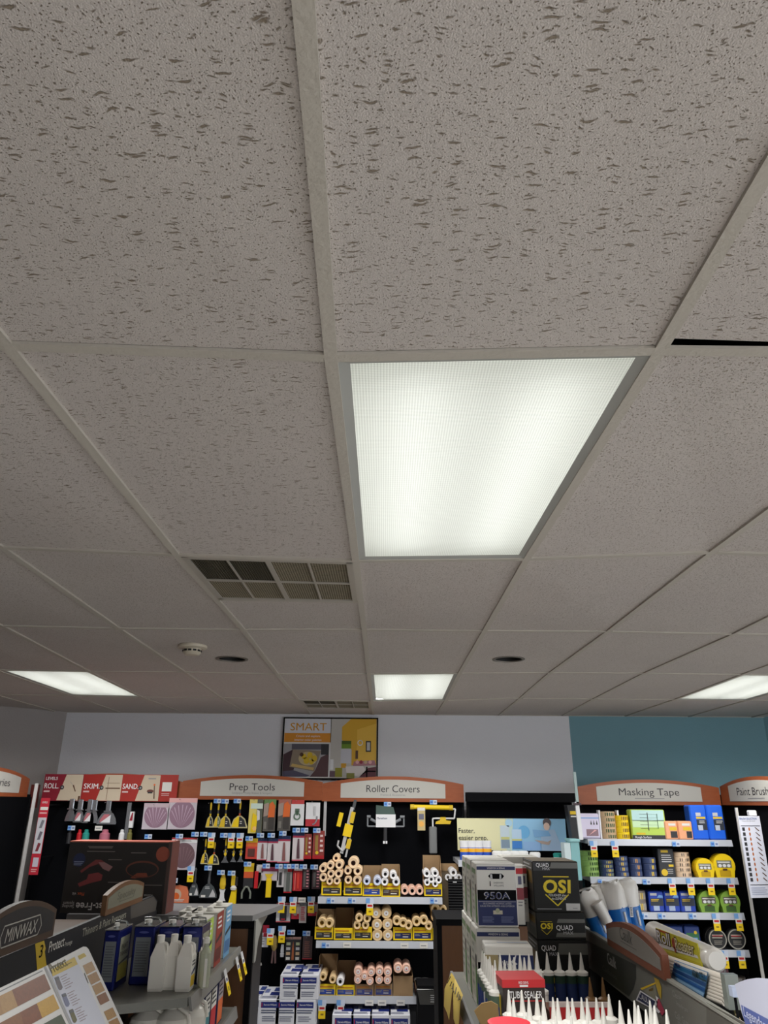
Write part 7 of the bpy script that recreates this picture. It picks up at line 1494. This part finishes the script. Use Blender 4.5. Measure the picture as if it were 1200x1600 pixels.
b.pp([(1031, 1473), (1090, 1493), (1092, 1498), (1033, 1480)], PAPER, 2); b.pp([(1034, 1484), (1096, 1506), (1097, 1510), (1036, 1487)], M(206, 190, 40), 2)
def slant(bd, s, a, c, hk, mt, l, bold=.0, stretch=1):
    u0, v0 = bd.uv(*a); u1, v1 = bd.uv(*c); vs, fs, tw = textmesh(s, bold); L_ = math.hypot(u1-u0, v1-v0); cc, ss = (u1-u0)/L_, (v1-v0)/L_; kx = L_/tw; ky = hk/.69
    bd.add([bd.q(u0+x*kx*cc-y*ky*ss, v0+x*kx*ss+y*ky*cc, l) for x, y in vs], fs, mt)
slant(b, 'Roll', (1027.5, 1471), (1049, 1479), .044, BROWN, 3, .09); slant(b, 'Roll', (1028.5, 1470.5), (1048.5, 1478), .04, WTXT, 5, .03)
slant(b, 'Roaster', (1056, 1483), (1087, 1493), .040, BROWN, 3, .09); slant(b, 'Roaster', (1057, 1482.5), (1086.5, 1492), .036, M(236, 226, 180), 5, .03)
u, v = b.uv(1053.5, 1474); b.disc(u, v, .019, M(170, 76, 40), 4); u, v = b.uv(1056, 1484); b.disc(u, v, .01, M(150, 70, 40), 4)
b.pp([(1030, 1452), (1046, 1458), (1046.5, 1461), (1030.5, 1455)], M(196, 90, 40), 3)
fin(b, 'lettering', t, off)
# backer rods
t = thing('backer_rod_pack', 'flat pack of white foam backer rods with blue label, clear bag', 'foam rods', (1.06, 2.8, ZB)); XB_ = 1.05; b = Board((XB_, 0, 0), UR, VR); off = Vector((-XB_, -2.8, -ZB))
t.location = (XB_, 2.8, ZB)
n = 8
for k in range(n):
    f = (k+.5)/n
    A = lerp((1041, 1494), (1049, 1536), f); Bq = lerp((1139, 1528), (1133, 1570), f)
    a, c = at(A[0], A[1], X=XB_+.012), at(Bq[0], Bq[1], X=XB_+.012); rr = .0105
    m = MB(); m.tube(a, c, rr, M(224, 216, 204, rough=.7), n=10); o = m.build('foam_rod', t); o.data.transform(Matrix.Translation(off))
XB2 = XB_-.006; b = Board((XB2, 0, 0), UR, VR)
b.prism([b.uv(*q2) for q2 in ((1054, 1500), (1049, 1529.5), (1099, 1560), (1106, 1519))], (XB2, 0, 0), UR, VR, .002, M(90, 140, 190))
fin(b, 'label_backing', t, off); b = Board((XB2, 0, 0), UR, VR)
for (f0, f1, c) in ((.02, .14, PAPER), (.2, .36, M(20, 100, 150)), (.42, .56, M(14, 70, 130)), (.62, .74, M(30, 90, 160)), (.8, .92, M(150, 190, 226))):
    tl, tr, bl, br = (1054, 1500), (1106, 1519), (1049, 1529.5), (1099, 1560)
    b.pp([lerp(tl, bl, f1), lerp(tr, br, f1), lerp(tr, br, f0), lerp(tl, bl, f0)], c, 2)
slant(b, 'ARMACELL', (1083, 1526), (1105, 1534), .022, M(30, 60, 60), 5, .04); slant(b, 'MDB', (1056, 1509), (1064, 1512.5), .012, NAVY, 5, .03)
fin(b, 'blue_label', t, off)
m = MB(); a = at(1141, 1545, X=XB_); m.box(-.02, -.02, -.05, .02, .01, .04, M(130, 136, 130, rough=.15)); m.path([(0, -.02, -.06), (.0, -.06, -.09), (0, -.1, -.07)], .004, TAN, n=6); o = m.build('clear_bag_end', t); o.data.transform(Matrix.Translation(a-Vector((XB_, 2.8, ZB))))
# olive post and lavender sign at the right edge
a = at(1152, 1566, X=1.15); m = MB(); m.lathe([(.014, -.14), (.014, 0)], M(140, 134, 90), n=14); single(m, 'foam_tube', 'short olive foam tube standing right of the backer rods', 'tube', a)
XS = .985; b = Board((XS, 0, 0), UR, VR); PO = at(1165, 1590, X=XS)
t = thing('shelf_talker', 'large rounded lavender white sign with blue band, right edge', 'sign', PO)
LAV = M(204, 206, 226, rough=.6)
b.slab([(1148, 1538), (1151, 1550), (1156, 1570), (1159, 1583), (1166, 1603), (1175, 1640), (1330, 1720), (1330, 1560), (1290, 1545), (1230, 1533), (1200, 1529.5), (1182, 1528), (1168, 1530), (1156, 1534)][::1], .006, LAV); fin(b, 'card', t, -PO)
b = Board((XS, 0, 0), UR, VR); b.pp([(1158.5, 1570), (1200, 1592), (1330, 1655), (1330, 1719), (1175, 1639), (1166, 1603), (1161, 1585)], M(88, 104, 170), 2); fin(b, 'blue_band', t, -PO)
b = Board((XS, 0, 0), UR, VR); slant(b, 'Legendary', (1164.5, 1587), (1203, 1613), .022, M(206, 212, 240), 5, .02); fin(b, 'lettering', t, -PO)
a = at(1147, 1548, X=1.02); m = MB(); m.box(-.01, -.012, -.014, .01, .012, .012, M(190, 200, 226, rough=.2)); m.tube((0, 0, -.2), (0, 0, -.014), .004, BLACK, n=6); single(m, 'sign_clip', 'small clear clip at left edge of the lavender sign', 'clip', a)
